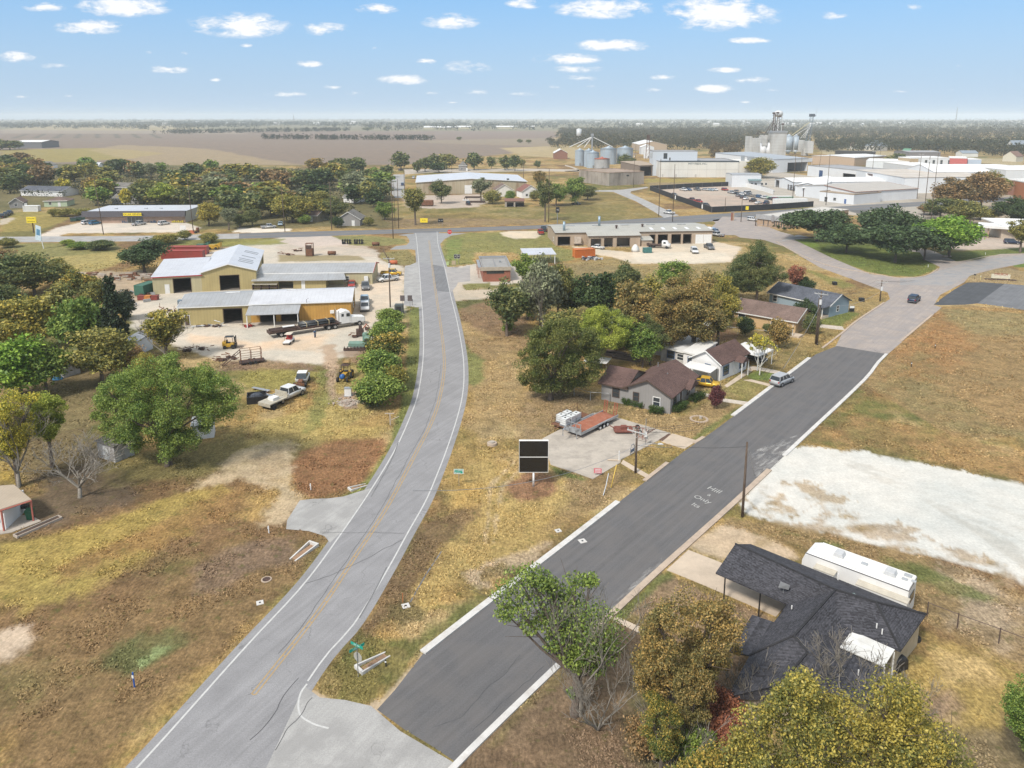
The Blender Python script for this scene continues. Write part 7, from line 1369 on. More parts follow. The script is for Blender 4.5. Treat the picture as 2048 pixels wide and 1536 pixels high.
q=MB();[q.box(x,x+.1,-1.12,1.12,2.05,2.12)for x in(Ld*.5,Ld*.66,Ld*.82)];[q.box(x,x+.1,s*1.12-.03,s*1.12+.03,1.3,2.12)for x in(Ld*.5,Ld*.66,Ld*.82)for s in(-1,1)];q.build('strap',mat('strap_tan',(.5,.42,.25),.7),t)
q=MB();[q.box(.2,Ld*.38,y,y+.3,1.31,1.6)for y in(-1.05,-.55,0.1,.6)];q.box(Ld*.2,Ld*.34,-.7,-.1,1.62,1.85);q.build('beam_load',M_drust,t);q=MB();q.box(Ld*.18,Ld*.34,-.9,-.2,1.86,1.98);q.build('white_beam',M_white,t)
for x in(2.1,3.2,Ld-2.6,Ld-1.3,L_-1.1):
 for s in(-1,1):q=MB();q.tube([(x,s*.75,.5),(x,s*1.15,.5)],.5,14);o=q.build('wheel',M_tyre,t);q=MB();q.tube([(x,s*.9,.5),(x,s*1.17,.5)],.27,10);q.build('rim',M_rim,o)
xc=Ld*.985;q=MB();q.box(Ld-3.2,L_-.6,-.5,.5,.6,.9);q.build('tractor_frame',M_black,t)
q=MB();q.loft([ring(xc,1.15,1.15,.9,2.2,3.3),ring(xc+1.0,1.15,1.15,.9,2.2,3.6),ring(xc+2.1,1.1,1.1,.9,2.0,3.3),ring(xc+2.5,1.05,1.05,.8,1.6,2.15),ring(L_+.1,.95,.9,.7,1.3,1.75),ring(L_+.25,.8,.8,.7,1.1,1.4)]);q.build('cab',M_white,t,bevel=.05)
q=MB();q.box(xc+1.35,xc+2.05,-1.17,1.17,2.3,2.95);q.box(xc+.3,xc+.8,-1.17,1.17,2.4,2.95);q.build('window',M_glass,t);q=MB();[q.tube([(xc-.2,s*.95,.9),(xc-.2,s*.95,3.7)],.08,6)for s in(-1,1)];q.build('exhaust_stack',M_rim,t);q=MB();q.box(L_+.15,L_+.3,-.9,.9,.5,.75);q.build('bumper',M_rim,t)
for s in(-1,1):q=MB();q.box(L_+.1,L_+.27,s*.75-.12,s*.75+.12,1.1,1.3);q.build('headlight',MATS['lamp_clear'],t)
b=Q('E',1289,712);t=thing('person','person in blue jacket and jeans standing beside the flatbed truck','person',b,1.2)
def person_mesh():
 P={'pel':(0,0,.95,.15),'sp':(0,0,1.15,.14),'ch':(0,.01,1.36,.16),'nk':(0,0,1.52,.06),'hd':(0,-.01,1.62,.095),'ht':(0,0,1.75,.08),'ls':(.19,0,1.43,.075),'le':(.27,.03,1.16,.052),'lw':(.28,-.1,.93,.036),'rs':(-.19,0,1.43,.075),'re':(-.28,.03,1.17,.052),'rw':(-.25,-.12,.95,.036),'lh':(.1,0,.88,.105),'lk':(.12,-.02,.49,.075),'la':(.13,.02,.09,.05),'lt':(.14,-.13,.04,.045),'rh':(-.1,0,.88,.105),'rk':(-.12,-.04,.49,.075),'ra':(-.13,.0,.09,.05),'rt':(-.15,-.16,.04,.045)}
 E_=[('pel','sp'),('sp','ch'),('ch','nk'),('nk','hd'),('hd','ht'),('ch','ls'),('ls','le'),('le','lw'),('ch','rs'),('rs','re'),('re','rw'),('pel','lh'),('lh','lk'),('lk','la'),('la','lt'),('pel','rh'),('rh','rk'),('rk','ra'),('ra','rt')]
 for s,w_ in((1,'lw'),(-1,'rw')):
  x,y,z,_=P[w_];P[w_+'p']=(x,y-.02,z-.08,.035);E_.append((w_,w_+'p'))
  for i in range(4):n1,n2=w_+'f%d'%i,w_+'g%d'%i;P[n1]=(x+.01*s,y-.05+.022*i,z-.14,.011);P[n2]=(x-.005*s,y-.06+.022*i,z-.18+.006*abs(i-1.5),.009);E_+=[(w_+'p',n1),(n1,n2)]
  P[w_+'t']=(x-.02*s,y-.07,z-.11,.012);E_.append((w_+'p',w_+'t'))
 ks=list(P);me=bpy.data.meshes.new('body');me.from_pydata([P[k][:3]for k in ks],[(ks.index(a),ks.index(b))for a,b in E_],[]);o=bpy.data.objects.new('body',me);sc.collection.objects.link(o)
 m_=o.modifiers.new('skin','SKIN')
 for i,k in enumerate(ks):me.skin_vertices[0].data[i].radius=(P[k][3],)*2
 me.skin_vertices[0].data[0].use_root=True;s_=o.modifiers.new('sub','SUBSURF');s_.levels=1;s_.render_levels=1
 return o
o=person_mesh();o.parent=t;me=o.data;me.materials.append(mat('skin',(.35,.2,.14),.6))
q=MB();q.loft([[(math.cos(a)*w_,math.sin(a)*w_*.72,z)for a in[i*.628 for i in range(10)]]for w_,z in((.19,.86),(.18,1.05),(.21,1.3),(.22,1.42),(.1,1.52))]);[q.tube([P_ for P_ in((s*.17,0,1.44),(s*.28,.03,1.16),(s*.275,-.09,.96))],[.1,.075,.055],8)for s in(-1,1)];q.build('jacket',mat('cloth_blue',(.06,.12,.22),.9),t,True)
q=MB();[q.tube([(s*.09,0,.92),(s*.12,-.02,.5),(s*.13,.01,.1)],[.13,.1,.08],10)for s in(-1,1)];q.build('trousers',mat('denim',(.03,.06,.12),.9),t,True)
q=MB();q.loft([[(math.cos(a)*w_,math.sin(a)*w_,z)for a in[i*.628 for i in range(10)]]for w_,z in((.115,1.70),(.11,1.76),(.05,1.82))]);q.box(-.07,.07,-.2,-.1,1.69,1.71);q.build('cap',mat('cap_dark',(.05,.04,.04),.9),t)
a_=Q('E',1115,748);t=thing('utility_cart','white and red utility cart facing the camera beside the trailer','utility cart',a_,math.radians(-95));q=MB();q.loft([ring(x,.6,.65,.3,.55,z)for x,z in((-1.5,.7),(-.6,.75),(.5,.65),(1.3,.6),(1.5,.5))]);q.build('body',M_white,t,True)
q=MB();q.box(-1.0,.5,-.62,.62,1.8,1.87);q.build('canopy',mat('cart_roof',(.62,.55,.45),.6),t);q=MB();[q.tube([(x,s*.55,.7),(x*.9,s*.55,1.8)],.03,5)for x in(-.9,.55)for s in(-1,1)];q.build('canopy_post',M_black,t);q=MB();q.box(-.6,0,-.55,.55,.75,1.0);q.box(-.7,-.55,-.55,.55,1.0,1.4);q.build('seat',mat('cart_red',(.3,.03,.03),.6),t)
for x in(-1.,1.):
 for s in(-1,1):q=MB();q.tube([(x,s*.45,.27),(x,s*.68,.27)],.27,12);q.build('wheel',M_tyre,t)
a_=Q('E',730,780);t=thing('forklift','yellow and black forklift on the gravel yard','forklift',a_,.1);q=MB();q.box(-1.2,.8,-.6,.6,.35,1.0);q.box(-1.3,-.6,-.6,.6,.5,1.35);q.build('body',M_cy,t,bevel=.06);q=MB();[q.tube([(x,s*.5,1.),(x*.8,s*.5,2.2)],.05,5)for x in(-.9,.7)for s in(-1,1)];q.box(-.8,.65,-.55,.55,2.2,2.27);q.build('cage',M_black,t)
q=MB();[q.box(.9,1.05,s*.4-.08,s*.4+.08,.1,2.3)for s in(-1,1)];[q.box(.9,1.05,-.4,.4,z,z+.1)for z in(.4,1.2,2.1)];q.box(1.06,1.12,-.6,.6,.3,.9);q.build('mast',M_black,t);q=MB();[q.box(1.12,2.3,s*.35-.06,s*.35+.06,.15,.22)for s in(-1,1)];q.build('fork',M_drust,t)
for x,r_ in((-.85,.33),(.6,.42)):
 for s in(-1,1):q=MB();q.tube([(x,s*.42,r_),(x,s*.72,r_)],r_,14);q.build('wheel',M_tyre,t)
q=MB();q.box(-.5,0,-.3,.3,1.0,1.15);q.box(-.6,-.45,-.3,.3,1.1,1.6);q.build('seat',M_black,t)
a_=Q('Y',1422,905);t=thing('tractor','small yellow tractor with blue tank on its front facing the camera','tractor',a_,math.radians(-95));q=MB();q.box(-1.2,.9,-.4,.4,.6,1.15);q.box(.9,1.6,-.35,.35,.5,.7);[q.box(-1.5,-.3,s*.75-.2,s*.75+.2,1.2,1.35)for s in(-1,1)];q.build('body',M_cy,t,bevel=.05)
q=MB();q.loft([[(x,math.cos(i*.785)*r_,.95+math.sin(i*.785)*r_)for i in range(8)]for x,r_ in((.9,.15),(1.0,.42),(1.6,.42),(1.7,.15))]);q.build('tank',mat('tank_blue',(.03,.12,.35),.4),t,True)
q=MB();[q.tube([(x,s*.55,1.1),(x,s*.55,2.3)],.045,5)for x in(-1.2,-.1)for s in(-1,1)];q.box(-1.3,.0,-.65,.65,2.3,2.36);q.build('roll_bar',M_drust,t);q=MB();q.box(-1.9,-.8,-.5,.5,2.6,2.66);[q.tube([(-1.9+i*.35,-.5,2.37),(-1.9+i*.35,-.5,3.1)],.03,4)for i in range(4)];[q.tube([(-1.9+i*.35,.5,2.37),(-1.9+i*.35,.5,3.1)],.03,4)for i in range(4)];q.build('boom_frame',mat('rust_yellow',(.35,.22,.08),.7),t)
for x,r_,w_ in((-.9,.7,.25),(1.2,.42,.18)):
 for s in(-1,1):q=MB();q.tube([(x,s*.7,r_),(x,s*(.7+w_*1.5),r_)],r_,16);o=q.build('wheel',M_tyre,t);q=MB();q.tube([(x,s*.8,r_),(x,s*(.72+w_*1.5),r_)],r_*.5,10);q.build('rim',M_cy,o)
q=MB();q.box(-.9,-.4,-.3,.3,1.15,1.35);q.build('seat',M_black,t)
a_,b_=Q('E',1075,1155),Q('E',1155,1085)
V=car('pickup','white',(Q('E',1110,1112)),math.radians(62),'white crew cab truck cab in the grass beside the black bin',scale=1.05)
a_=Q('E',1035,1160);t=thing('flatbed_truck_rear','weathered pale flatbed body with boxes behind the white crew cab','truck bed',a_+Vector((-.3,-.2,0)),math.radians(62));q=MB();q.box(-1.9,1.5,-1.2,1.2,.95,1.1);q.box(-1.95,-1.88,-1.2,1.2,.6,1.1);q.box(1.5,1.6,-1.2,1.2,.9,1.9);q.build('deck',mat('pale_board',(.42,.39,.32),.8,var=.25,scale=2),t);q=MB();q.box(-.7,.5,-.6,.5,1.102,1.5);q.build('tool_box',M_white,t);q=MB();q.box(-1.7,1.4,-.4,.4,.5,.95);q.build('frame',M_black,t)
for x in(-1.,):
 for s in(-1,1):q=MB();q.tube([(x,s*.7,.42),(x,s*1.15,.42)],.42,12);q.build('wheel',M_tyre,t)
a_=Q('E',1200,1020);t=thing('stripped_truck','white truck cab with stripped rusty front standing in the grass','truck',a_,math.radians(-85));q=MB();q.loft([ring(x,.9,.95,.5,1.0,z)for x,z in((-2.6,1.1),(-1.2,1.15),(.2,1.15))]);q.build('body',M_white,t,True);q=MB();q.add([(-1.9,-.85,1.1),(.3,-.85,1.1),(.3,.85,1.1),(-1.9,.85,1.1),(-1.6,-.7,1.75),(-.3,-.7,1.75),(-.3,.7,1.75),(-1.6,.7,1.75)],[(0,1,5,4),(1,2,6,5),(2,3,7,6),(3,0,4,7),(4,5,6,7)]);q.build('window',M_glass,t);q=MB();q.box(-1.7,-.25,-.74,.74,1.76,1.82);q.build('roof',M_white,t)
q=MB();[q.box(.2,2.0,s*.4-.07,s*.4+.07,.5,.65)for s in(-1,1)];q.box(.3,1.6,-.35,.35,.6,1.0);q.box(1.9,2.05,-.8,.8,.5,.9);q.build('chassis',M_rust,t)
for x in(1.3,-1.8):
 for s in(-1,1):q=MB();q.tube([(x,s*.75,.4),(x,s*1.0,.4)],.4,12);q.build('wheel',M_tyre,t)
a_=Q('E',905,1130);t=thing('black_bin','square black open bin full of scrap beside the flatbed','bin',a_,.3);q=MB();[q.box(*z)for z in((-1.4,1.4,-1.2,-1.1,0,1.1),(-1.4,1.4,1.1,1.2,0,1.1),(-1.4,-1.3,-1.1,1.1,0,1.1),(1.3,1.4,-1.1,1.1,0,1.1),(-1.3,1.3,-1.1,1.1,.05,.7))];q.build('box',M_black,t);q=MB();q.loft([[(math.cos(i*1.05)*r_,math.sin(i*1.05)*r_*.8,z)for i in range(6)]for r_,z in((1.1,.7),(.8,1.15),(.3,1.3))]);q.build('scrap',MATS['scrap_dark'],t)
t=thing('metal_sheet','long grey metal panels leaning behind the black bin','metal panel',Q('E',940,1065),-.5);q=MB();q.slab([(-2,-.3,.35),(1.6,-.35,.4),(1.6,.2,.45),(-2,.2,.35)],.08);q.slab([(.4,-1.3,.3),(3.2,-1.5,.3),(3.2,-1.,.35),(.4,-.9,.35)],.08);q.build('panel',M_galv,t);q=MB();[q.box(x,x+.1,-.3,.2,0,.27)for x in(-1.5,1.2)];q.build('block',M_rust,t)
t=thing('steel_framework','rusty caged trailer frame with ramps at the edge of the yard','steel frame',Q('E',860,880),.45);q=MB()
for x in(-1.5,.2,1.9):q.tube([(x,-.7,.2),(x,-.7,2.6)],.05,4);q.tube([(x,.7,.2),(x,.7,2.6)],.05,4)
for z in(.9,1.7,2.6):[q.tube([(-1.5,y,z),(1.9,y,z)],.04,4)for y in(-.7,.7)];[q.tube([(x,-.7,z),(x,.7,z)],.04,4)for x in(-1.5,1.9)]
q.build('cage',M_rust,t);q=MB();[q.tube([(-1.5,y,2.5),(-4.6,y,.1)],.07,4)for y in(-.6,.6)];[q.tube([(-1.5-i*.44,-.6,2.5-i*.34),(-1.5-i*.44,.6,2.5-i*.34)],.03,4)for i in range(7)];q.build('ramp',M_drust,t);q=MB();q.box(-1.8,2.4,-.8,.8,.35,.5);q.build('deck',M_drust,t);q=MB();[q.tube([(x,s*.8,.3),(x,s*1.,.3)],.3,10)for x in(0,.8)for s in(-1,1)];q.build('wheel',M_tyre,t)
for x,y,lb in((735,850,'low rusty bench frame left of the caged frame'),(665,865,'tangle of red steel bars at the yard edge'),(545,790,'bent red steel frame near the autumn tree'),(440,800,'flat rusty steel pieces beside the autumn tree'),(1175,140,'rusty machine on the north side of the hall'),(1100,165,'long rusty pipe rack north of the hall'),(560,640,'heap of pale pipes along the yellow wall'),(640,638,'dark bars lying along the yellow wall'),(335,540,'leaning stack of rusty pipes behind the yellow workshop'),(850,640,'red cart at the foot of the awning post'),(1530,710,'black and rusty engine hoist near the bushes'),(1640,660,'orange pipe coil near the truck front')):
 p=Q('E',x,y);t=thing('scrap_steel',lb,'scrap steel',p,R.uniform(-.5,.5));q=MB();q2=MB();s_=2.6 if x in(335,1100,560)else 1.4
 for i in range(9):a__=Vector((R.uniform(-s_,s_),R.uniform(-.5,.5),R.uniform(.08,.9 if x!=560 else .3)));q.tube([a__,a__+Vector((R.uniform(-s_,s_),R.uniform(-.4,.4),R.uniform(-.3,.5)+(.6 if x==335 else 0)))],R.uniform(.04,.09),4)
 for i in range(4):q2.cb(R.uniform(-s_,s_)*.7,R.uniform(-.4,.4),.2,R.uniform(.3,.9),R.uniform(.3,.6),.4)
 q.build('bars',M_rust if x not in(560,640)else M_galv,t);q2.build('pieces',M_drust if x!=850 else MATS['cart_red'],t)
t=thing('green_machine','old pale green machine cab at the end of the gravel yard','machine',Q('E',1585,785),.05);q=MB();q.box(-2,.9,-.8,.8,.6,1.3);q.box(.9,1.9,-.9,.9,.5,2.3);q.box(.4,1.2,.9,2.0,.5,2.6);q.build('body',mat('old_green',(.16,.27,.22),.7,var=.15,scale=1.5,stain=(.25,.2,.14),stain_amt=.4),t,bevel=.06);q=MB();q.box(1.0,1.8,-.93,-.903,1.5,2.1);q.build('window',M_glass,t);q=MB();q.box(-2.8,1.8,-1.3,-.9,.1,.5);[q.box(-2.7+i*.6,-2.6+i*.6,-1.35,-.9,.5,.8)for i in range(8)];q.build('base_frame',M_drust,t)
t=thing('engine_block','dark engine with red pipe standing behind the green machine','engine',Q('E',1590,700),.3);q=MB();q.box(-.8,.6,-.6,.6,.2,1.4);q.box(-.3,.3,-.3,.3,1.4,2.1);q.build('block',M_drust,t,bevel=.05);q=MB();q.tube([(.3,0,1.2),(1.2,0,2.3),(1.6,.3,1.8)],.1,6);q.build('pipe',mat('red_pipe',(.35,.07,.04),.6),t)
container('green metal container beside the red trimmed wall',Q('E',178,418),math.radians(78),5.5,mat('container_green',(.05,.14,.10),.6,var=.1))
for i,lb in enumerate(('front faded red container behind the oak','rear faded red container with pale roof edge')):p=Q('E',420+i*30,187-i*28);container(lb,p,.04,12.2,M_rc)
for x,c_,lb in((145,'mr','dark red steel bin beside the green container'),(190,'mo','small orange bin beside the green container'),(230,'mr','red steel frame bin in front of the hall corner')):
 crate('steel_bin',lb,'bin',Q('E',x,462),1.6,1.2,1.,mat('bin_'+c_,(.22,.05,.04)if c_=='mr' else(.5,.2,.05),.7,var=.2))
t=thing('junk_pile','wide heap of pale junk and timber behind the oak on the left','junk pile',Q('K',700,190));q=MB();q2=MB()
for i in range(70):x,y=R.uniform(-26,6),R.uniform(-5,5);(q if i%2 else q2).cb(0,0,0,R.uniform(.5,3.),R.uniform(.2,.9),R.uniform(.1,.8),Matrix.Translation((x,y,.4))@Matrix.Rotation(R.uniform(-.5,.5),4,'Z'))
q.build('timber',mat('junk_pale',(.38,.33,.28),.9,var=.3,scale=1),t);q2.build('scrap',M_rust,t)
t=thing('junk_pile','line of grey scrap between the green container and the trees','junk pile',Q('K',640,290));q=MB();q2=MB()
for i in range(40):x,y=R.uniform(-7,6),R.uniform(-12,8);(q if i%2 else q2).cb(0,0,0,R.uniform(.4,2.),R.uniform(.2,.8),R.uniform(.1,.7),Matrix.Translation((x,y,.35))@Matrix.Rotation(R.uniform(-1,1),4,'Z'))
q.build('sheet',M_galv,t);q2.build('scrap',M_drust,t)
for x,y,lb in((620,110,'yellow loader part behind the white roof'),(545,105,'dark green machine behind the containers')):
 t=thing('machine',lb,'machine',Q('E',x,y+18));q=MB();q.box(-1.6,1.6,-.8,.8,.4,1.5);q.prism([(.5,-.8,1.5),(2.4,-.8,1.),(2.4,-.8,2.4)],(0,1.6,0));q.build('body',M_cy if x==620 else mat('container_green',(.05,.14,.10),.6),t);q=MB();[q.tube([(s,-1,.45),(s,1,.45)],.45,10)for s in(-1,1)];q.build('wheel',M_tyre,t)
t=thing('steel_rack','dark steel rack standing between the two workshops','rack',Q('E',565,390));q=MB();[q.box(x,x+.12,y,y+.12,0,2.2)for x in(-1.6,1.6)for y in(-.5,.5)];[q.box(-1.6,1.7,-.5,.6,z,z+.1)for z in(1.1,2.2)];q.build('frame',M_drust,t);q=MB();q.box(-2.8,-2.0,-.4,.4,0,2);q.build('cabinet',M_drust,t)
t=thing('cage_rack','long pale topped steel cage in front of the lean-to','rack',Q('E',960,392));q=MB();[q.box(x,x+.08,-.6,.6,0,1.3)for x in(-3,-1,1,3)];q.box(-3.1,3.1,-.65,.65,.6,.7);q.build('frame',M_drust,t);q=MB();q.box(-3.1,3.1,-.65,.65,1.31,1.45);q.build('top',mat('pale_board',(.42,.39,.32),.8),t)
t=thing('man_cage','tall rusty access cage north of the hall','steel frame',Q('E',1253,172));q=MB();[q.box(x,x+.15,y,y+.15,0,4)for x in(-1,1)for y in(-.8,.8)];q.box(-1,1.1,-.8,.9,.2,2.3);q.box(-1,1.1,-.8,.9,3.9,4.);q.build('frame',M_rust,t);q=MB();q.box(-.8,.9,-.9,-.81,2.4,3.5);q.build('mesh_panel',M_drust,t)
for x,lb in((1500,'first dark implement on the grass by the highway'),(1580,'second dark implement on the grass by the highway')):t=thing('implement',lb,'implement',Q('E',x,92));q=MB();[q.box(-1.6+i*.8,-1.3+i*.8,-.6,.6,0,1.6)for i in range(4)];q.box(-1.8,1.6,-.1,.1,1.,1.2);q.build('frame',M_black,t);q=MB();[q.tube([(s,-.8,.35),(s,.8,.35)],.35,8)for s in(-1.2,1)];q.build('wheel',M_tyre,t)
for x,y,lb in((1690,104,'rusty steel tank on the grass by the highway'),(1400,165,'rusty box on skids north of the hall'),(1805,228,'orange mixer drum at the foot of the leaning pole')):
 t=thing('steel_tank',lb,'tank',Q('E',x,y));q=MB();q.tube([(-1.2,0,.7),(1.2,0,.7)],.55,10);q.build('drum',mat('orange_drum',(.5,.14,.06),.7)if x==1805 else M_rust,t,True);q=MB();[q.box(s,s+.15,-.6,.6,0,.3)for s in(-.9,.8)];q.build('skid',M_drust,t)
car2('pickup','white','V',(400,925),(150,955),'white pickup parked sideways beside the road apron');car2('pickup','yellow','V',(215,850),(440,850),'orange yellow old pickup behind the white pickup')
car2('pickup','grey','E',(1620,372),(1624,402),'dark pickup nose-out beside the office wing');car2('sedan','red','E',(1532,362),(1530,382),'red car close to the office wing porch')
car2('pickup','white','E',(1618,500),(1618,548),'white pickup at the right end of the orange workshop');car2('pickup','ltblue','E',(1616,468),(1617,494),'pale blue pickup behind the white pickup')
a_,b_=Q('G',595,872),Q('G',865,735);rz=ang(a_,b_);t=thing('gooseneck_trailer','silver gooseneck flatbed trailer with rust red deck and upright ramps','trailer',a_,rz);L_=(b_-a_).length
q=MB();q.box(0,L_-1,.1,2.5,.78,.86);q.prism([(L_-1,.1,.78),(L_,.1,.5),(L_,.1,.6),(L_-1,.1,.86)],(0,2.4,0));q.build('deck',mat('rust_deck',(.33,.12,.07),.85,var=.2,scale=1.2,stripes=('Y',.3,.4),stain=(.4,.24,.17),stain_amt=.4),t)
q=MB();[q.box(0,L_,y,y+.12,.55,.88)for y in(0,2.5)];q.box(-.1,0,0,2.62,.55,1.3);[q.tube([(0,y,1.3),(-.9,1.3+(y-1.3)*.5,1.75),(-2.3,1.31,1.7),(-2.3,1.31,.9)],.09,5)for y in(.2,2.4)];[q.tube([(-.1,y,.9),(-.1,y,2.0)],.07,4)for y in(.1,.9,1.7,2.5)];q.box(-.15,-.05,0,2.6,1.95,2.05)
[q.box(L_*.42,L_*.74,y,y+.24,.89,1.0)for y in(-.24,2.62)];q.tube([(-.5,.4,.0),(-.5,.4,1.)],.06,6);q.build('frame',M_galv,t)
for i in range(3):
 for y in(-.02,2.62):x=L_*.47+i*.85;q=MB();q.tube([(x,y-.18,.36),(x,y+.1,.36)],.36,16);o=q.build('wheel',M_tyre,t);q=MB();q.tube([(x,y-.2,.36),(x,y+.12,.36)],.2,10);q.build('rim',M_white,o)
for y in(.3,2.0):q=MB();[q.tube([(L_-.1,y+dy,.6),(L_+.2,y+dy,2.4)],.05,4)for dy in(0,.5)];[q.tube([(L_-.1+.05*i,y,.7+i*.28),(L_-.1+.05*i,y+.5,.7+i*.28)],.035,4)for i in range(7)];q.build('ramp',mat('ramp_red',(.33,.08,.05),.8),t)
a_,b_=Q('G',500,790),Q('G',640,720);t=thing('tank_trailer','rusty flat trailer carrying white caged liquid tanks','trailer',a_,ang(a_,b_));L_=(b_-a_).length+1.2;q=MB();q.box(-1.4,L_-1,-.6,1.9,.5,.62);[q.box(-1.4,L_-1,y,y+.1,.38,.5)for y in(-.6,1.8)];q.box(-2.3,-1.4,.5,.7,.45,.55);[q.tube([(x,1.85,.6),(x,1.85,1.7)],.04,4)for x in(-1.3,.5,L_-1.1)];[q.tube([(-1.3,1.85,z),(L_-1.1,1.85,z)],.03,4)for z in(1.2,1.7)];q.build('deck',M_rust,t)
for x in(L_*.35,L_*.35+.8):
 for y in(-.7,2.):q=MB();q.tube([(x,y-.1,.33),(x,y+.1,.33)],.33,12);q.build('wheel',M_tyre,t)
Mrot=Matrix.Translation(t.location)@Matrix.Rotation(t.rotation_euler.z,4,'Z');tr_rz=t.rotation_euler.z
for i,(x,y)in enumerate(((-.7,.05),(.55,-.0),(1.75,0.0),(-.1,1.2),(1.3,1.2))):
 p=Mrot@Vector((x,y,.625));t2_=thing('liquid_tank',['nearest white caged tank at the front of the rusty trailer','second white caged tank along the near side','third white caged tank along the near side','back left white caged tank against the rail','back right white caged tank against the rail'][i],'tank',p,tr_rz)
 q=MB();q.box(-.52,.52,-.48,.48,.14,1.1);q.build('bottle',mat('tank_white',(.66,.68,.68),.4),t2_,bevel=.06);q=MB();q.cyl(0,0,1.1,1.16,.12,10);q.build('cap',M_black,t2_);q=MB()
 for z in(.2,.5,.8,1.08):[q.box(*w_)for w_ in((-.56,.56,-.545,-.525,z,z+.02),(-.56,.56,.525,.545,z,z+.02),(-.56,-.54,-.52,.52,z,z+.02),(.54,.56,-.52,.52,z,z+.02))]
 for k in range(5):x_=-.5+.25*k;q.box(x_,x_+.02,-.56,-.547,.1,1.1);q.box(x_,x_+.02,.547,.56,.1,1.1)
 q.build('cage',M_galv,t2_);q=MB();q.box(-.56,.56,-.56,.56,0,.1);q.build('pallet',M_galv,t2_)
a_,b_=Q('G',835,835),Q('G',985,835);t=thing('rotary_mower','rusty red rotary mower implement with two wheels','mower',a_,ang(a_,b_));q=MB();q.box(.2,2.6,-.2,1.7,.3,.5);q.prism([(0,0,.3),(.2,-.2,.3),(.2,-.2,.5),(0,0,.5)],(0,1.5,0));q.box(1,1.8,.4,1.1,.5,.9);q.tube([(.2,.7,.5),(-.6,.7,1.0)],.07,5);q.tube([(2.6,.2,.5),(3.4,0,.5)],.07,5);q.tube([(2.6,1.3,.5),(3.4,1.5,.5)],.07,5);q.build('deck',mat('mower_rust',(.20,.07,.05),.85,var=.3,scale=3),t,bevel=.03)
for y in(-.1,1.6):q=MB();q.tube([(3.4,y-.12,.33),(3.4,y+.12,.33)],.33,12);o=q.build('wheel',M_tyre,t);q=MB();q.tube([(3.4,y-.14,.33),(3.4,y+.14,.33)],.17,8);q.build('rim',M_rim,o)
a_=Q('G',1040,880);t=thing('hay_rake','rusty frame with curved tines beside the utility pole','farm implement',a_,math.radians(48));q=MB();[q.tube([(0,y,.1),(0,y,1.8)],.04,4)for y in(-.6,0,.6)];[q.tube([(0,-.6,z),(0,.6,z)],.04,4)for z in(.4,1.,1.7)];q.tube([(0,0,.5),(3.2,0,.6)],.05,4);q.build('frame',mat('rake_red',(.28,.11,.08),.8),t);q=MB();[q.tube([(.5+i*.45,-.1,.6),(.6+i*.45,-.5,1.1),(.9+i*.45,-.3,1.6)],.03,4)for i in range(6)];[q.tube([(.5+i*.45,.1,.6),(.6+i*.45,.5,.5),(.7+i*.45,.9,.1)],.03,4)for i in range(6)];q.build('tine',M_drust,t)
for lb,(x,y),h_ in(('grey post with meter box on the forecourt edge',(1062,915),2.8),):
 b=Q('G',x,y);t=thing('meter_post',lb,'post',b);q=MB();q.tube([(0,0,0),(0,0,h_*1.3)],.05,6);q.build('post',M_steel,t);q=MB();q.box(-.15,.15,-.2,-.06,1.2,1.9);q.build('box',M_white,t);q=MB();q.box(.05,.3,-.15,-.06,.9,1.3);q.build('meter',M_galv,t)
b=Q('G',968,980);t=thing('pipe_rack','dark arched pipe rail at the forecourt edge','rail',b,.9);q=MB();q.tube([(-.5,0,0),(-.5,0,.9),(-.25,0,1.3),(.25,0,1.3),(.5,0,.9),(.5,0,0)],.06,6);q.build('arch',M_steel,t);q=MB();q.box(-.45,.45,-.03,.03,.3,.7);q.build('plate',mat('plate_blue',(.15,.2,.3),.5),t)
b=Q('G',870,1035);t=thing('stand_pipe','pale pipe stand with white sleeve at the forecourt corner','pipe',b);q=MB();q.tube([(-1.4,.2,.15),(.2,0,.15)],.1,6);q.build('pipe',M_conc2,t);q=MB();q.tube([(0,0,.0),(0,0,1.4)],.07,6);q.build('sleeve',M_white,t)
b=Q('G',714,1140);t=thing('small_sign','small pink red notice stuck in the grass by the forecourt','sign',b,-.1);q=MB();q.box(-.45,.45,-.02,.02,.35,.95);pn=q.build('panel',mat('pink_red',(.62,.12,.16),.5),t);q=MB();[q.box(-.35,.35,-.03,-.021,z,z+.07)for z in(.45,.62,.79)];q.build('print',M_white,pn);q=MB();[q.tube([(x,0,0),(x,0,.35)],.012,4)for x in(-.25,.25)];q.build('leg',M_steel,t)
t=thing('guy_guard','bent grey guy wire guard leaning in the grass','guard',Q('G',755,1283));tp=Q('G',808,1160,0);v_=tp-t.location;q=MB();q.tube([(0,0,0),(v_.x*.3,v_.y*.2,.8),(v_.x*.55,v_.y*.35,2.)],.06,6);q.build('guard',M_galv,t);q=MB();q.cyl(0,0,0,.05,.1,6);q.build('anchor',M_steel,t)
t=thing('guy_guard','yellow guy wire guard leaning beside the grey one','guard',Q('G',810,1232));q=MB();v_=Q('G',866,1105,0)-t.location;q.tube([(0,0,0),(v_.x*.55,v_.y*.35,2.2)],.055,6);q.build('guard',mat('guard_yellow',(.6,.4,.05),.5),t);q=MB();q.cyl(0,0,0,.05,.1,6);q.build('anchor',M_steel,t)
b=G(1067,973);t=thing('billboard','blank black two panel sign on a white pole in the grass wedge','sign',b);zt,zm,zb=HT(b,881),HT(b,913),HT(b,943);mpp=b.length/FP;W2=31*mpp*.99
q=MB();q.tube([(0,0,0),(0,0,zb)],.12,10);q.build('pole',M_white,t,True);q=MB();zc=(zt+zb)/2
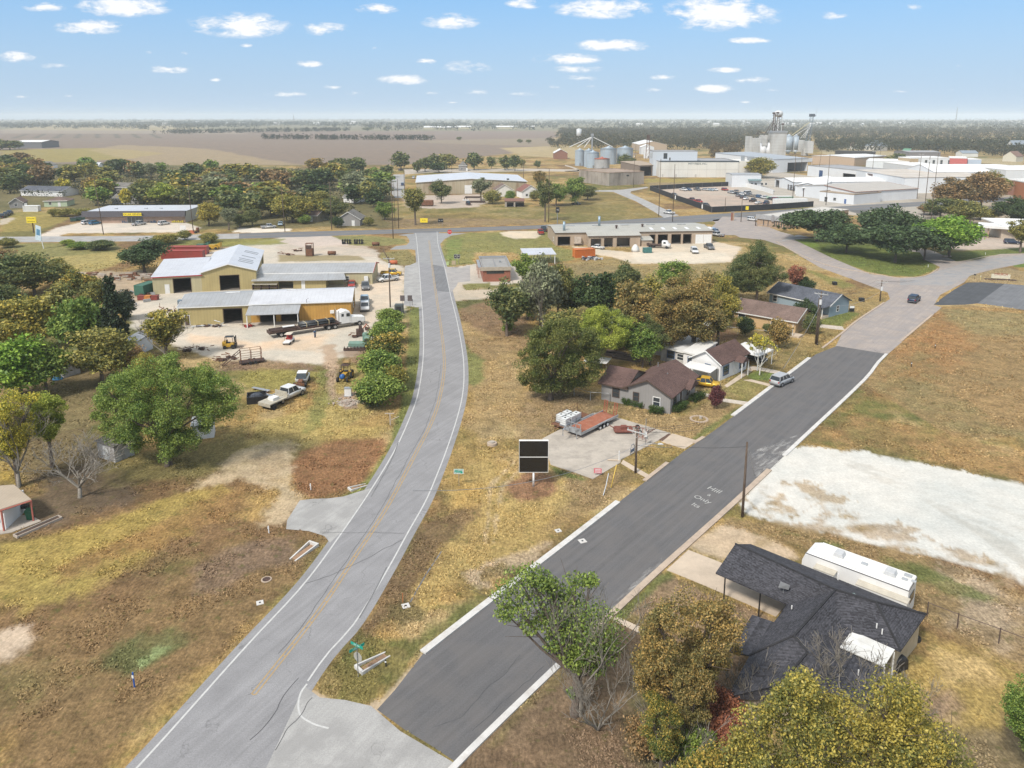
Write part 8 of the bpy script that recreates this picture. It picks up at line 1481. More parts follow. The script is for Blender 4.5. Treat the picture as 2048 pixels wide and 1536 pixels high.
for z0,z1 in((zb,zm-.041),(zm+.041,zt)):q2=MB();q2.box(-W2,W2,-.14,.14,z0,z1);q2.build('panel',mat('sign_black',(.008,.008,.01),.25,spec=.6),t)
[q.box(*w_)for w_ in((-W2-.04,W2+.04,-.17,.17,zt,zt+.04),(-W2-.04,W2+.04,-.17,.17,zm-.04,zm+.04),(-W2-.04,-W2-.002,-.17,.17,zb,zt),(W2+.002,W2+.04,-.17,.17,zb,zt),(-W2-.04,W2+.04,-.17,.17,zb-.04,zb-.002))];q.build('frame',M_trimw,t)
M_gs=mat('sign_green',(.01,.30,.22),.4,var=.03)
b=G(918,972);h_=HT(b,947);mpp=b.length/FP;t=signpost('direction_sign','green direction sign with white border beside the highway curve',b,h_,21*mpp,11*mpp,M_gs,'< Luling\nWaco  >',M_white,rim=M_white,pr=.035,size=.33)
b=G(716.5,1354);h_=HT(b,1295);t=thing('street_sign','crossed green street name blades above the back of a stop sign','street sign',b);q=MB();q.tube([(0,0,0),(0,0,h_+.4)],.035,6);q.build('post',M_steel,t)
for rz_,z_,L_s in((math.radians(-33),h_+.18,2.1*.6),(math.radians(42),h_-.02,1.3)):q=MB();M_=Matrix.Rotation(rz_,4,'Z');q.box(-L_s/2,L_s/2,-.012,.012,z_-.12,z_+.12,M_);bl=q.build('name_blade',M_gs,t);text('CR 1401' if z_>h_ else 'LOOP ST',.18,M_white,bl,M_@frameM((0,-.016,z_),(1,0,0),(0,0,1)),'lettering',.002)
q=MB();M_=Matrix.Rotation(math.radians(150),4,'Z');q.prism([(.42*math.cos(math.pi/8+i*math.pi/4),-.06,h_-.85+.42*math.sin(math.pi/8+i*math.pi/4))for i in range(8)],(0,.02,0),M_);q.build('stop_sign',mat('sign_back',(.45,.44,.40),.5,.3),t)
def culvert(label,pc,k,heading,s=1.):
 t=thing('culvert_end',label,'culvert',Q(k,*pc),heading,scale=(s,s,s));q=MB();q.box(-.2,0,-.55,.55,0,.3);q.prism([(0,-.55,0),(2.6,-.35,0),(2.6,-.35,.05),(0,-.55,.3)],(0,.13,0));q.prism([(0,.42,0),(2.6,.25,0),(2.6,.25,.05),(0,.42,.3)],(0,.13,0));q.build('headwall',M_curb,t);q=MB();q.box(0,2.4,-.3,.25,.0,.03);q.build('channel',mat('channel_dirt',(.3,.19,.12),.9),t)
culvert('concrete culvert end beside the stop sign post',(565,1130),'J',math.radians(45),1.0);culvert('concrete culvert end in the grass left of the road',(322,490),'J',math.radians(-118),1.1);culvert('small concrete culvert end near the paved side apron',(515,205),'J',math.radians(40),.8)
def plate(label,k,p,s,m=M_curb,rod=None):
 t=thing('utility_cover',label,'utility cover',Q(k,*p),.4);q=MB();q.box(-s,s,-s,s,0,.05);q.build('slab',m,t);q=MB();q.cyl(0,0,.05,.07,s*.3,10);q.build('lid',M_black,t)
 if rod:q=MB();q.tube([(-.1,s+.3,0),(-.1,s+.3,.9)],.03,5);q.build('marker',rod,t)
plate('white square valve pad in the middle of the grass wedge','J',(798,799),.33,rod=mat('marker_orange',(.5,.16,.05),.6));plate('white square valve pad on the grass near the kerb','J',(1578,414),.3);plate('white square valve pad set in the dark street','J',(1702,467),.36);plate('white valve pad in the verge left of the road','L',(1490,590),.3)
t=thing('manhole','round manhole ring in the verge left of the road','manhole',Q('L',1527,457));q=MB();q.cyl(0,0,0,.06,.48,20);q.build('ring',M_curb2,t);q=MB();q.cyl(0,0,.06,.08,.36,16);q.build('lid',M_drust,t)
t=thing('concrete_ring','pale concrete ring lying in the grass beside the curve','concrete ring',G(984,890));q=MB();q.cyl(0,0,0,.35,.65,20);q.build('ring',M_curb2,t);q=MB();q.cyl(0,0,.35,.5,.35,14);q.build('neck',M_conc,t)
t=thing('garden_ring','low round stone ring in the lawn of the grey house','garden ring',Q('G',1455,727));q=MB();n_=20
for i in range(n_):a=2*math.pi*i/n_;q.cb(1.15*math.cos(a),1.15*math.sin(a),.07,.3,.24,.14,None)
q.build('stones',M_curb2,t);q=MB();q.cyl(.3,.3,0,.35,.22,8);q.build('rock',M_conc,t)
for k,p,h_,m,lb in(('L',(772,1075),1.3,mat('marker_blue',(.02,.10,.38),.4),'blue marker post with white band in the verge'),('J',(697,1108),.6,M_black,'short black stub post in the green grass'),('J',(312,205),.8,M_white,'thin white marker by the rust coloured patch'),('L',(1542,190),.8,M_white,'thin white marker at the corner of the apron'),('H',(1485,940),.9,M_black,'small dark stake in the right hand field'),('H',(1335,1055),.9,M_black,'second dark stake lower in the right hand field'),('X',(392,800),.8,M_white,'white marker post at the foot of the lamp pole'),('X',(1122,975),1.3,mat('marker_yellow',(.65,.55,.2),.5),'yellow white marker post beside the mailbox'),('X',(1192,625),.7,M_white,'white marker post on the lawn under the bright oak')):
 b=Q(k,*p);t=thing('marker_post',lb,'marker post',b);q=MB();q.tube([(0,0,0),(-.03,0,h_)],.06,6);q.build('post',m,t);q=MB();q.box(-.1,.04,-.075,-.062,h_*.65,h_*.85);q.build('label',M_white,t)
def mailbox(label,b,m=M_black):t=thing('mailbox',label,'mailbox',b);q=MB();q.tube([(0,0,0),(0,0,1.1)],.05,5);q.build('post',M_wood,t);q=MB();q.prism([(-.13,-.3,1.1),(.13,-.3,1.1),(.13,-.3,1.27),(.07,-.3,1.35),(-.07,-.3,1.35),(-.13,-.3,1.27)],(0,.6,0));q.build('box',m,t)
mailbox('black mailbox on the grass island at the far right',Q('X',1040,965));mailbox('dark mailbox at the edge of the workshop apron',Q('V',650,1310))
for i,x in enumerate((517,582)):b=Q('V',x+30,1420);signpost('yard_notice',['left','right'][i]+' one of two dark notice boards at the workshop entrance',b+Vector((-.6 if i==0 else .1,0,0)),2.6,1.0,1.25,mat('notice_brown',(.12,.10,.10),.6),pr=.04)
b=Q('X',1400,975);t=thing('letter_sign','low white sign with red and white letters on the grass island','sign',b,-.25);q=MB();q.box(-2.2,2.2,-.08,.08,.4,1.5);pn=q.build('panel',mat('cream_sign',(.62,.58,.45),.6),t);text('CHURCH',.75,MATS['red_trim'],pn,frameM((0,-.1,1.45),(1,0,0),(0,0,1)),'lettering',.02);q=MB();q.box(-3.6,3.6,-.5,.5,0,.15);q.box(-2.1,-1.9,-.07,.07,.15,.4);q.box(1.9,2.1,-.07,.07,.15,.4);q.build('base',M_drust,t)
b=Q('V',1225,260);signpost('stop_sign','red octagonal stop sign at the highway junction',b,HT(b,PX('V',0,215)[1]),1.5,1.5,mat('stop_red',(.55,.03,.03),.4),'STOP',M_white,size=.5,oct=True)
b=Q('B',676,795);signpost('warning_sign','wide yellow warning board across the highway',b,HT(b,PX('B',0,768)[1]),2.9,1.7,C_sgn,'<->',M_black,size=1.)
b=Q('B',790,795);signpost('route_sign','pair of small white route signs across the highway',b,HT(b,PX('B',0,766)[1]),2.1,1.4,M_black,'<- ->',M_white,size=.8,n=2)
for i,x in enumerate((1315,1362)):b=Q('V',x,690);signpost('route_sign',['left','right'][i]+' black and white route shield on the grass by the junction',b,1.9,.85,1.2,M_black,['6','31'][i],M_white,size=.6,rim=M_white)
b=Q('V',1285,735);signpost('sign_back','tan back of a sign beside the side street entrance',b,.9,1.1,1.2,mat('tan_board',(.40,.32,.2),.8),n=2)
t=thing('utility_box','pale green small cabinet on the grass by the junction','cabinet',Q('V',1192,690));q=MB();q.box(-.35,.35,-.25,.25,0,.8);q.build('body',mat('cabinet_green',(.45,.55,.25),.6),t);q=MB();q.box(-.4,.4,-.3,.3,.8,.86);q.build('lid',mat('cabinet_green',(.45,.55,.25),.6),t)
t=thing('utility_box','white metal cabinet on the rubble near the bushes','cabinet',Q('Y',1460,1090));q=MB();q.box(-.5,.5,-.35,.35,.1,1.25);q.build('body',M_white,t);q=MB();q.box(-.55,.55,-.4,.4,1.25,1.32);q.box(-.6,.6,-.45,.45,0,.1);q.build('lid',M_galv,t)
t=thing('rubble_heap','pale broken rubble beside the white metal cabinet','rubble',Q('Y',1460,1170));q=MB()
for i in range(60):q.cb(0,0,0,R.uniform(.1,.45),R.uniform(.1,.35),R.uniform(.05,.25),Matrix.Translation((R.gauss(0,1.1),R.gauss(0,.9),.08))@Matrix.Rotation(R.uniform(0,3),4,'Z'))
q.build('stones',mat('rubble',(.38,.31,.26),.9,var=.2,scale=2),t);q=MB();q.cyl(0,0,0,.03,1.6,12);q.build('base',M_conc,t)
t=thing('frame_stand','pale timber T shaped stand in the grass by the road','stand',Q('Y',1938,1425));h_=HT(t.location,PX('Y',0,1295)[1]);q=MB();q.box(-.07,.07,-.07,.07,0,h_);q.build('post',mat('pale_timber',(.42,.36,.3),.9),t);q=MB();q.box(-.7,.6,-.06,.06,h_,h_+.1);q.build('crossbar',MATS['pale_timber'],t);q=MB();q.tube([(.07,0,h_*.45),(1.2,.3,h_*.7)],.05,4);q.build('brace',MATS['pale_timber'],t)
t=thing('transformer_cabinet','dark grey cabinet beside the bushes at the workshop entrance','cabinet',Q('V',450,1430));q=MB();q.box(-.9,.9,-.8,.8,0,2.);q.build('body',mat('cab_dark',(.07,.08,.08),.6),t,bevel=.05);q=MB();q.box(-.5,.5,-.83,-.803,.3,1.6);q.build('door',M_black,t)
fence([Q('G',540,555),Q('G',660,590),Q('G',800,600)],1.3,'low wire fence under the big tree beside the grey house',None,sp=2.2)
for x,y,lb in((1560,360,'small white and dark object lying under the bright oak'),):t=thing('marker_stone',lb,'stone',Q('H',x,y));q=MB();q.box(-1.2,1.2,-.4,.4,0,.5);q.build('stone',M_curb2,t,bevel=.1);q=MB();q.box(-1.3,1.3,-.5,.5,0,.08);q.build('base',M_black,t)
t=thing('yard_sign','black and white notice in the grass beside the blue house','sign',Q('H',958,710));q=MB();q.box(-.55,.55,-.03,.03,.2,1.5);pn=q.build('panel',M_black,t);q=MB();q.box(-.5,.5,-.04,-.031,.95,1.45);q.build('print',M_white,pn);q=MB();[q.tube([(x,0,0),(x,0,.2)],.02,4)for x in(-.4,.4)];q.build('leg',M_steel,t)
for x,y in((1020,640),(850,536)):t=thing('dark_box',['square black box in the grass above the notice','square black box in the grass nearest the side road'][x<900],'box',Q('H',x,y));q=MB();q.box(-.5,.5,-.5,.5,.05,.8);q.build('body',M_black,t,bevel=.03);q=MB();q.box(-.4,.4,-.4,.4,0,.05);q.build('foot',M_steel,t)
car2('suv','silver','G',(2000,492),(2120,440),'silver car parked against the kerb of the dark street',scale=1.0)
car2('suv','navy','H',(1330,658),(1372,628),'dark blue car driving up the old street',scale=1.0)
car2('pickup','silver','S',(640,908),(765,900),'silver pickup parked on pale gravel by the highway');car2('sedan','ltblue','S',(825,862),(822,884),'pale blue car under the big golden tree')
car2('pickup','dark','B',(985,655),(970,640),'dark pickup on the gravel before the warehouse');car2('suv','blue','B',(530,525),(528,505),'blue car on the street beside the warehouse');car2('suv','white','B',(600,478),(608,460),'white truck at the warehouse corner')
car2('suv','navy','B',(468,480),(476,455),'dark car further up the street beside the warehouse');car2('suv','dark','B',(495,418),(540,412),'dark car at the end of the street by the round tree');car2('pickup','black','C',(65,745),(110,748),'dark utility vehicle beside the two round green trees',scale=.8)
for i in range(3):car2('pickup',['black','dark','navy'][i],'R',(10+i*35,1010-i*17),(45+i*35,995-i*17),['nearest','middle','farthest'][i]+' of three dark pickups at the left edge')
A38=math.radians(-38)
pA=upole('G',(991,1118),PX('G',0,548)[1],'utility pole with street lamp at the concrete forecourt',rz=A38,lamp=(1.6,1.2,0),double=False)
pB=upole('G',(1772,1440),PX('G',0,925)[1],'plain dark utility pole standing in front of the dark street by the white lot',arm=False,rz=A38)
pC=upole('G',(1788,556),PX('G',0,75)[1],'utility pole with white transformer between the two driveways',rz=A38,trans=True)
pC2=upole('G',(1770,556),PX('G',0,245)[1],'shorter stub pole beside the transformer pole at the driveway',arm=False,rz=A38)
pD=upole('H',(740,916),PX('H',0,562)[1],'utility pole with transformer in front of the peach house',rz=A38,trans=True)
pD2=upole('H',(730,910),PX('H',0,700)[1],'short stub pole in front of the peach house',arm=False,rz=A38)
pE=upole('H',(1137,640),PX('H',0,335)[1],'utility pole with transformer at the corner of the old street',rz=math.radians(-20),trans=True)
pF=upole('H',(1456,418),PX('H',0,190)[1],'utility pole with lamp arm beside the live oaks',rz=math.radians(-10),trans=True,lamp=(1,0,0))
pG=upole('H',(1938,442),PX('H',0,235)[1],'leaning utility pole beside the far right lawn',arm=False,lean=(1.2,.5),rz=0)
pH=upole('H',(127,297),PX('H',0,70)[1],'utility pole with transformer on the street corner by the auto shop',trans=True,rz=.2)
pI=upole('T',(832,710),PX('T',0,395)[1],'plain pole on the verge beside the tan office',arm=False);pJ=upole('T',(612,575),PX('T',0,255)[1],'plain pole standing inside the lot fence',arm=False,rz=.2)
pK=upole('V',(330,690),PX('V',0,110)[1],'leaning dark pole by the workshop entrance with orange drum',arm=False,lean=(-2.6,1.0),rz=0)
pL=upole('V',(312,1340),PX('V',0,930)[1],'utility pole with transformers beside the white pickup',rz=.1,trans=True)
pM=upole('F',(290,378),PX('F',0,178)[1],'leaning dark pole on the grass right of the junction',arm=False,lean=(-2.2,.8),rz=0)
pN=upole('A',(606,728),PX('A',0,555)[1],'pole with lamp in the middle of the discount store lot',arm=False,lean=(-1.2,0),rz=0);pO=upole('A',(1133,723),PX('A',0,545)[1],'pole at the right end of the discount store lot',arm=False,lean=(-.6,0),rz=0)
pP=upole('A',(1668,712),PX('A',0,570)[1],'pole beside the highway in front of the golden tree',arm=False,lean=(-.4,0),rz=0)
pQ=upole('S',(1978,1010),PX('S',0,700)[1],'tall double arm pole beside the highway',rz=0,double=True);pR=upole('S',(2035,905),PX('S',0,600)[1],'pole with crossarm behind the double arm pole',rz=0);pS=upole('S',(1997,885),PX('S',0,730)[1],'thin pole between the two crossarm poles',arm=False,r=.1)
pT=upole('B',(1527,768),PX('B',0,610)[1],'pole beside the tree across the highway',arm=False)
pV=upole('C',(738,838),PX('C',0,650)[1],'dark pole on the corner of the side road',arm=False);upole('C',(540,610),PX('C',0,470)[1],'pole in front of the concrete block house',trans=True);upole('C',(847,880),PX('C',0,815)[1],'short pole behind the auto shop roof',arm=False)
upole('D',(150,760),PX('D',0,600)[1],'pole beside the steel racks',arm=False);upole('D',(425,780),PX('D',0,560)[1],'tall pole with lamp beside the long white store',rz=.1);upole('D',(1170,725),PX('D',0,555)[1],'crossarm pole at the end of the long white store');upole('D',(800,570),PX('D',0,468)[1],'crossarm pole behind the weathered roof hall');upole('D',(360,545),PX('D',0,425)[1],'leaning pole in front of the blue lettered building',arm=False,lean=(1.2,0));upole('D',(220,520),PX('D',0,410)[1],'pole in front of the grain shed',rz=.1)
upole('D',(1310,690),PX('D',0,535)[1],'brown pole beside the tall white warehouse',arm=False);upole('D',(1225,880),PX('D',0,640)[1],'pole with transformers by the pale lot',trans=True,arm=False);upole('D',(865,420),PX('D',0,280)[1],'lamp pole beyond the town field',arm=False);upole('D',(492,420),PX('D',0,320)[1],'pole by the red brown warehouse',arm=False);upole('D',(1280,950),PX('D',0,830)[1],'grey lamp post behind the bright oak',arm=False,r=.1)
upole('B',(865,425),PX('B',0,345)[1],'twin poles behind the warehouse',arm=False);upole('B',(1355,520),PX('B',0,435)[1],'pole at the right corner of the warehouse',arm=False);upole('B',(543,560),PX('B',0,415)[1],'pole on the street beside the warehouse',arm=False);upole('S',(1350,920),PX('S',0,790)[1],'short pole in front of the gabled cottage',arm=False)
G1='power lines along the street'
span(pA,pC,'cable running between the forecourt pole and the transformer pole',(-1.15,-.45,1.15),1.0,group=G1);span(pC,pD,'cable running between the transformer pole and the peach house pole',(-1.15,-.45,1.15),1.0,group=G1)
span(pD,pE,'cable running from the peach house pole to the corner pole',(-1.15,.45,1.15),1.2,group=G1);span(pE,pF,'cable running from the corner pole to the lamp arm pole',(-1.15,.45,1.15),1.0,group=G1);span(pF,pG,'cable running from the lamp arm pole to the right',(0,.5),1.0,group=G1)
wire(pA[0]-Vector((0,0,2.2)),pC[0]-Vector((0,0,2.6)),'thick pale cable passing in front of the grey house',1.4,M_wireb,.03);wire(pC[0]-Vector((0,0,2.6)),pD[0]-Vector((0,0,2.6)),'thick pale cable passing in front of the white house',1.2,M_wireb,.03);wire(pD[0]-Vector((0,0,2.6)),pE[0]-Vector((0,0,2.6)),'thick pale cable passing in front of the blue house',1.4,M_wireb,.03)
far_=pA[0]+(pA[0]-pC[0])*1.1;wire(pA[0]-Vector((0,0,2.2)),far_-Vector((0,0,2.2)),'pale cable crossing the grass wedge towards the camera',1.6,M_wireb,.022);
wire(pB[0]-Vector((0,0,.4)),Q('G',1860,1130),'guy wire of the plain dark pole',0,M_wireb,.03,4,'guy_wire');wire(pB[0]-Vector((0,0,.5)),pA[0]-Vector((0,0,1.5)),'service cable crossing the dark street',.5)
wire(pK[0]-Vector((0,0,.5)),pL[0]-Vector((0,0,.5)),'cable between the leaning pole and the workshop pole',.6);wire(pH[0],pM[0],'cable over the auto shop roof',1.5);wire(pN[0],pO[0],'cable along the discount store lot',.8);wire(pO[0],pP[0],'cable along the highway past the golden tree',.8)
LM['midolive']=((.08,.115,.03),(.14,.145,.038),.5)
blob_tree(1590,1720,[(1450,1490),(1480,1430),(1530,1385),(1590,1345),(1640,1345),(1685,1375),(1705,1430),(1720,1536),(1700,1640),(1420,1640)],90,.8,'gold','yellow green tree filling the bottom edge left of the bare tree',seed=3)
blob_tree(1760,1740,[(1680,1400),(1735,1365),(1790,1345),(1835,1375),(1855,1430),(1890,1470),(1905,1536),(1890,1640),(1690,1640)],62,.8,'gold','yellow green tree at the bottom right of the bare tree',seed=4)
blob_tree(1905,1760,[(1850,1480),(1895,1450),(1940,1475),(1962,1536),(1950,1640),(1840,1640)],26,.75,'gold','small yellow green tree at the bottom right corner',seed=5)
blob_tree(1400,1700,[(1310,1560),(1350,1515),(1410,1500),(1460,1480),(1490,1560),(1480,1650),(1310,1650)],34,.75,'mixed','green and gold tree at the bottom edge below the orange one',seed=6)
blob_tree(1378,1480,[(1262,1300),(1285,1235),(1325,1195),(1372,1172),(1420,1192),(1465,1205),(1500,1245),(1503,1290),(1475,1325),(1440,1350),(1405,1385),(1350,1408),(1295,1415),(1268,1360)],80,.68,'orange','autumn orange tree left of the black roofed house',seed=7)
treep(1320,1560,1390,150,'sparse','mixed','thin orange green tree below the autumn orange one')
treep(1375,1530,1290,150,'sparse','orange','low orange crown touching the black roof')
treep(2085,1570,1350,200,'near','green','green tree cut by the right edge')
hero_tree(1150,1428,[(k[0],k[1],k[2]*1.2,k[3])for k in[(1040,1160,1.1,0),(1012,1185,1.0,.5),(1062,1150,.9,-.3),(1075,1195,1.1,.3),(1035,1215,1.0,-.4),(1010,1225,.7,0),(1095,1225,.8,.6),(1060,1250,.7,0),(1120,1190,.8,.8),(1150,1165,.8,.5),(1180,1160,.6,.2),(1150,1210,.9,.8),(1185,1225,1.1,0),(1215,1240,1.1,.3),(1165,1255,1.0,-.5),(1195,1275,1.2,-.6),(1225,1275,1.0,.3),(1175,1300,1.0,-.3),(1215,1305,.9,.2),(1140,1250,.8,.6),(1160,1330,.6,-.3),(1120,1265,.7,.3),(1145,1385,.35,0),(1100,1170,.7,.3),(1085,1160,.7,0),(1105,1285,.7,.2),(1135,1300,.8,0),(1150,1315,.8,-.3),(1190,1335,.7,.2),(1165,1285,1.0,.3),(1095,1245,.8,.2),(1125,1225,.9,.4)]],0.1,'green','bright green tree leaning over the dark street',420)
bare_tree(1160,1430,1150,260,'bare twiggy branches among the bright green tree by the street',11,5,4,spread=.9)
bare_tree(1195,1460,1290,190,'bare spreading bush beside the green street tree',5,6,4,spread=1.,low=True);bare_tree(1500,1440,1310,160,'grey bare shrub against the black roof',8,9,3,spread=.5,low=True);bare_tree(1690,1440,1265,190,'bare tree standing in front of the black roof',21,5,4,spread=.9);bare_tree(1805,1480,1340,150,'bare tree right of the yellow green crown',23,5,4,spread=.9);bare_tree(1350,1550,1400,180,'bare grey branches in the lower undergrowth',15,7,3,spread=.7,low=True)
for x,y,c_,lb in((1390,1500,'green','green shrub under the orange tree'),(1440,1420,'red','rusty red shrub beside the black roof'),(1290,1480,'brown','brown shrub at the foot of the orange tree'),(1450,1480,'red','dark red shrub under the bare shrub')):treep(x,y+40,y-50,90,'bush',c_,lb,trunk=True)
blob_tree(335,932,[(180,830),(195,770),(238,735),(290,712),(350,703),(402,713),(442,742),(482,768),(492,800),(474,832),(440,852),(402,885),(372,912),(330,928),(280,905),(235,893),(195,872)],150,1.0,'green','very big round green tree above two small sheds on the left',.26,.10,300,.7,8);treep(300,850,702,110,'near','gold','golden crown rising behind the big green trees')
treep(38,972,770,150,'sparse','yellow','bright yellow green tree with bare lower limbs at the left');treep(105,935,772,130,'sparse','lime','yellow crown beside the bare limbed tree');bare_tree(38,975,800,170,'bare grey limbs of the yellow tree at the left',31,5,4)
bare_tree(160,995,880,215,'wide bare tree on dark soil beside the patio',3,7,4,spread=1.0)
treep(45,800,662,150,'mid','bright','fresh green tree at the left edge');treep(95,790,668,110,'mid','green','green tree beside the fresh green one');treep(50,715,578,135,'mid','gold','golden tree at the left edge above the fresh green one')
treep(165,735,580,125,'mid','green','mid green tree in the left grove');treep(235,730,540,95,'cone','cedar','tall dark cedar in the left grove');treep(135,690,560,120,'mid','olive','olive tree behind the left grove');treep(205,770,640,130,'mid','olive','brownish green tree below the dark cedar');treep(265,745,690,70,'bush','brown','brown leafless looking shrub under the cedar')
treep(335,722,612,125,'open','gold','thin autumn tree at the edge of the workshop yard');bare_tree(330,722,630,110,'bare branches showing through the thin autumn tree',41,5,4)
for x,y,t_,w_,c_ in((20,600,505,110,'mid'),(70,590,500,120,'mid'),(110,575,515,90,'olive'),(15,650,560,90,'mid'),(160,600,535,90,'mixed'),(10,560,490,70,'brown'),(195,625,555,70,'olive'),(250,640,575,60,'cedar')):treep(x,y,t_,w_,'mid',c_,'dark tree in the grove at the left edge beyond the golden one',group='trees of the left grove')
treep(289,545,474,105,'mid','oak','round dark oak beside the red containers');treep(200,500,478,60,'bush','mid','dark bush on the field edge left of the oak');treep(160,498,482,50,'bush','green','green bush on the field edge further left');treep(135,490,478,30,'bush','lime','pale bush beside the tilted board')
for x,y,w_ in((15,495,40),(330,488,60),(370,480,30),(420,485,40)):treep(x,y,y-22,w_,'bush','olive','olive bush in the strip south of the highway',group='bushes south of the highway')
treep(8,1035,1010,40,'shrub','green','green shrub at the left edge below the white wall',name='bush',cat='bush')
for x,y,t_,w_,c_,lb in((780,655,612,58,'green','topmost bush of the roadside row'),(775,690,635,72,'green','second bush of the roadside row'),(768,735,658,84,'mixed','third bush of the roadside row'),(760,768,692,92,'green','fourth bush of the roadside row'),(755,812,738,100,'green','lowest bush of the roadside row'),(740,815,765,60,'dkgreen','small dark bush at the end of the roadside row'),(790,780,725,60,'gold','golden topped bush of the roadside row')):treep(x,y,t_,w_,'bush',c_,lb,name='bush',cat='bush')
treep(1014,672,553,78,'midt','mid','slim dark tree beside the curve');treep(1015,668,640,34,'shrub','green','small round dark green bush at the foot of the slim tree',name='bush',cat='bush')
blob_tree(1100,800,[(1032,765),(1034,700),(1060,662),(1100,636),(1150,634),(1192,655),(1204,700),(1206,742),(1190,772),(1150,783),(1100,792),(1060,785)],120,1.0,'midolive','big dense tree beside the grey house',.3,.115,240,.9,9)
treep(1200,735,600,120,'near','lime','bright yellow green tree behind the big dense tree');treep(1130,710,610,110,'mid','olive','olive tree behind the big dense tree')
treep(1080,665,500,100,'mid','grey','grey green tree in the centre grove');treep(1115,650,515,85,'open','olive','airy olive tree right of the grey green one');treep(1055,640,560,70,'mid','green','low green tree below the grey green one');treep(1225,700,610,80,'mid','mid','dark tree between the lime tree and the autumn grove');treep(1440,640,540,70,'mid','gold','golden tree at the right end of the autumn grove');bare_tree(1085,670,520,110,'bare limbs inside the centre grove',52,5,4);treep(1050,590,500,80,'open','green','green tree in front of the pale canopy');treep(1190,660,532,110,'mid','dkgreen','dark evergreen tree in the centre grove');treep(1140,640,540,80,'mid','mid','dark tree left of the evergreen in the centre grove')
treep(1250,600,517,66,'mid','mid','small tree in front of the gravel lot');treep(1345,590,512,70,'mid','green','small green tree in front of the gravel lot');treep(1215,600,550,60,'mid','olive','low tree left of the small one')
for x,y,t_,w_,c_ in((1265,690,548,110,'orange'),(1300,670,545,100,'gold'),(1340,720,560,120,'orange'),(1385,715,530,140,'orange'),(1435,700,545,100,'gold'),(1410,660,535,90,'orange'),(1245,660,590,70,'gold'),(1300,730,620,70,'mid')):treep(x,y,t_,w_,'neart' if y>690 else 'mid',c_,'orange brown autumn tree in the grove behind the white house',group='autumn trees behind the white house')
treep(1285,735,640,80,'mid','green','green tree under the autumn grove');treep(1512,610,477,112,'near','mid','tall dark tree left of the blue house');treep(1470,600,530,60,'mid','mid','dark tree at the left of the tall one');treep(1588,590,525,52,'open','red','reddish thin tree behind the blue house');treep(1608,590,550,40,'bush','dkgreen','dark bush behind the blue house roof',name='bush',cat='bush')
treep(1557,696,632,52,'bush','orange','round brownish bush in front of the peach house');treep(1490,672,628,38,'bush','dkgreen','dark green bush against the peach house');treep(1610,650,592,50,'bush','dkgreen','dark bushy tree between the peach and blue houses');treep(1622,668,625,40,'bush','mid','lower dark bush at the peach house corner');treep(1535,665,645,24,'bush','mid','little dark bush beside the peach house window')
t=bare_tree(1519,750,670,62,'white barked tree with yellow leaves at the driveway',61,5,3,mat('white_bark',(.55,.53,.48),.9),1.0,leafc=('yellow',.5,26),cat='tree',name='tree',minr=.03)
treep(1433,818,766,32,'bush','purple','small dark purple tree in the grey house lawn',name='tree')
for x,y,t_,w_,c_,lb in((1633,482,411,108,'oak','leftmost dark live oak in front of the office'),(1692,505,443,96,'oak','second live oak on the lawn'),(1768,492,403,95,'oak','tallest dark oak behind the lawn'),(1790,525,440,110,'oak','broad live oak in the middle of the lawn'),(1848,520,448,90,'oak','live oak behind the corner of the lawn'),(1830,480,430,70,'mid','brownish oak behind the lawn'),(1897,514,424,112,'bright','bright green oak on the small lawn'),(2040,505,433,75,'open','thin oak at the right edge')):treep(x,y,t_,w_,'umb' if c_!='open' else 'open',c_ if c_!='open' else 'olive',lb)
for x,y,t_,w_,c_ in((1905,425,350,90,'brown'),(1960,420,335,100,'brown'),(1985,400,338,70,'olive'),(1880,440,390,70,'mid'),(1930,450,395,80,'olive'),(1860,430,405,50,'brown')):treep(x,y,t_,w_,'mid',c_,'big brown green tree at the edge of town',group='big trees at the edge of town')
treep(2020,445,388,75,'mid','dkgreen','dark green tree at the right edge of town');treep(2045,455,400,60,'mid','dkgreen','darker tree cut by the right edge near the orange brick building');treep(1970,440,415,60,'bush','olive','low wide olive bush by the service building')
treep(1520,356,310,66,'mid','gold','golden green tree in front of the grain elevator');treep(1253,338,306,42,'mid','mid','green tree in front of the open shed');treep(1795,330,302,40,'far','mid','dark tree among the town roofs');treep(1775,330,310,26,'far','olive','small tree among the town roofs')
for x,y,t_,w_,f_,c_,lb in((831,450,369,66,'open','olive','brown green tree with bare trunk beside the highway'),(883,407,356,46,'mid','mid','dark round tree in front of the warehouse'),(962,402,352,56,'open','grey','grey leafless looking tree before the warehouse door'),(1016,385,355,26,'cone','cedar','small dark cedar by the warehouse'),(1078,385,337,42,'open','orange','orange tree by the warehouse corner'),(1090,443,352,56,'open','mid','tall thin tree beside the highway'),(1112,412,360,50,'mid','green','left of two round green trees by the side road'),(1150,410,349,52,'mid','green','right of two round green trees by the side road'),(1175,400,368,44,'mid','mid','dark green crown behind the two round trees'),(985,408,378,40,'bush','olive','olive bush by the brown roofed shed'),(1020,405,378,22,'bush','green','green bush between the two small houses'),(1068,402,378,24,'bush','olive','bush in front of the red roofed house')):treep(x,y,t_,w_,f_,c_,lb)
for x,y,t_,w_,c_ in((802,338,299,44,'mid'),(680,345,312,38,'mid'),(717,345,308,36,'mid'),(850,343,310,34,'mid'),(868,340,303,30,'mid'),(893,338,303,46,'olive'),(948,340,298,40,'mid'),(983,338,309,20,'mid'),(1010,340,308,34,'mid'),(1030,342,306,26,'mid'),(1075,337,318,15,'mid'),(878,345,322,40,'dkgreen'),(835,345,318,24,'mid'),(1043,335,316,18,'olive')):treep(x,y,t_,w_,'far',c_,'dark tree of the row between the warehouse and the ploughed field',group='trees behind the warehouse')
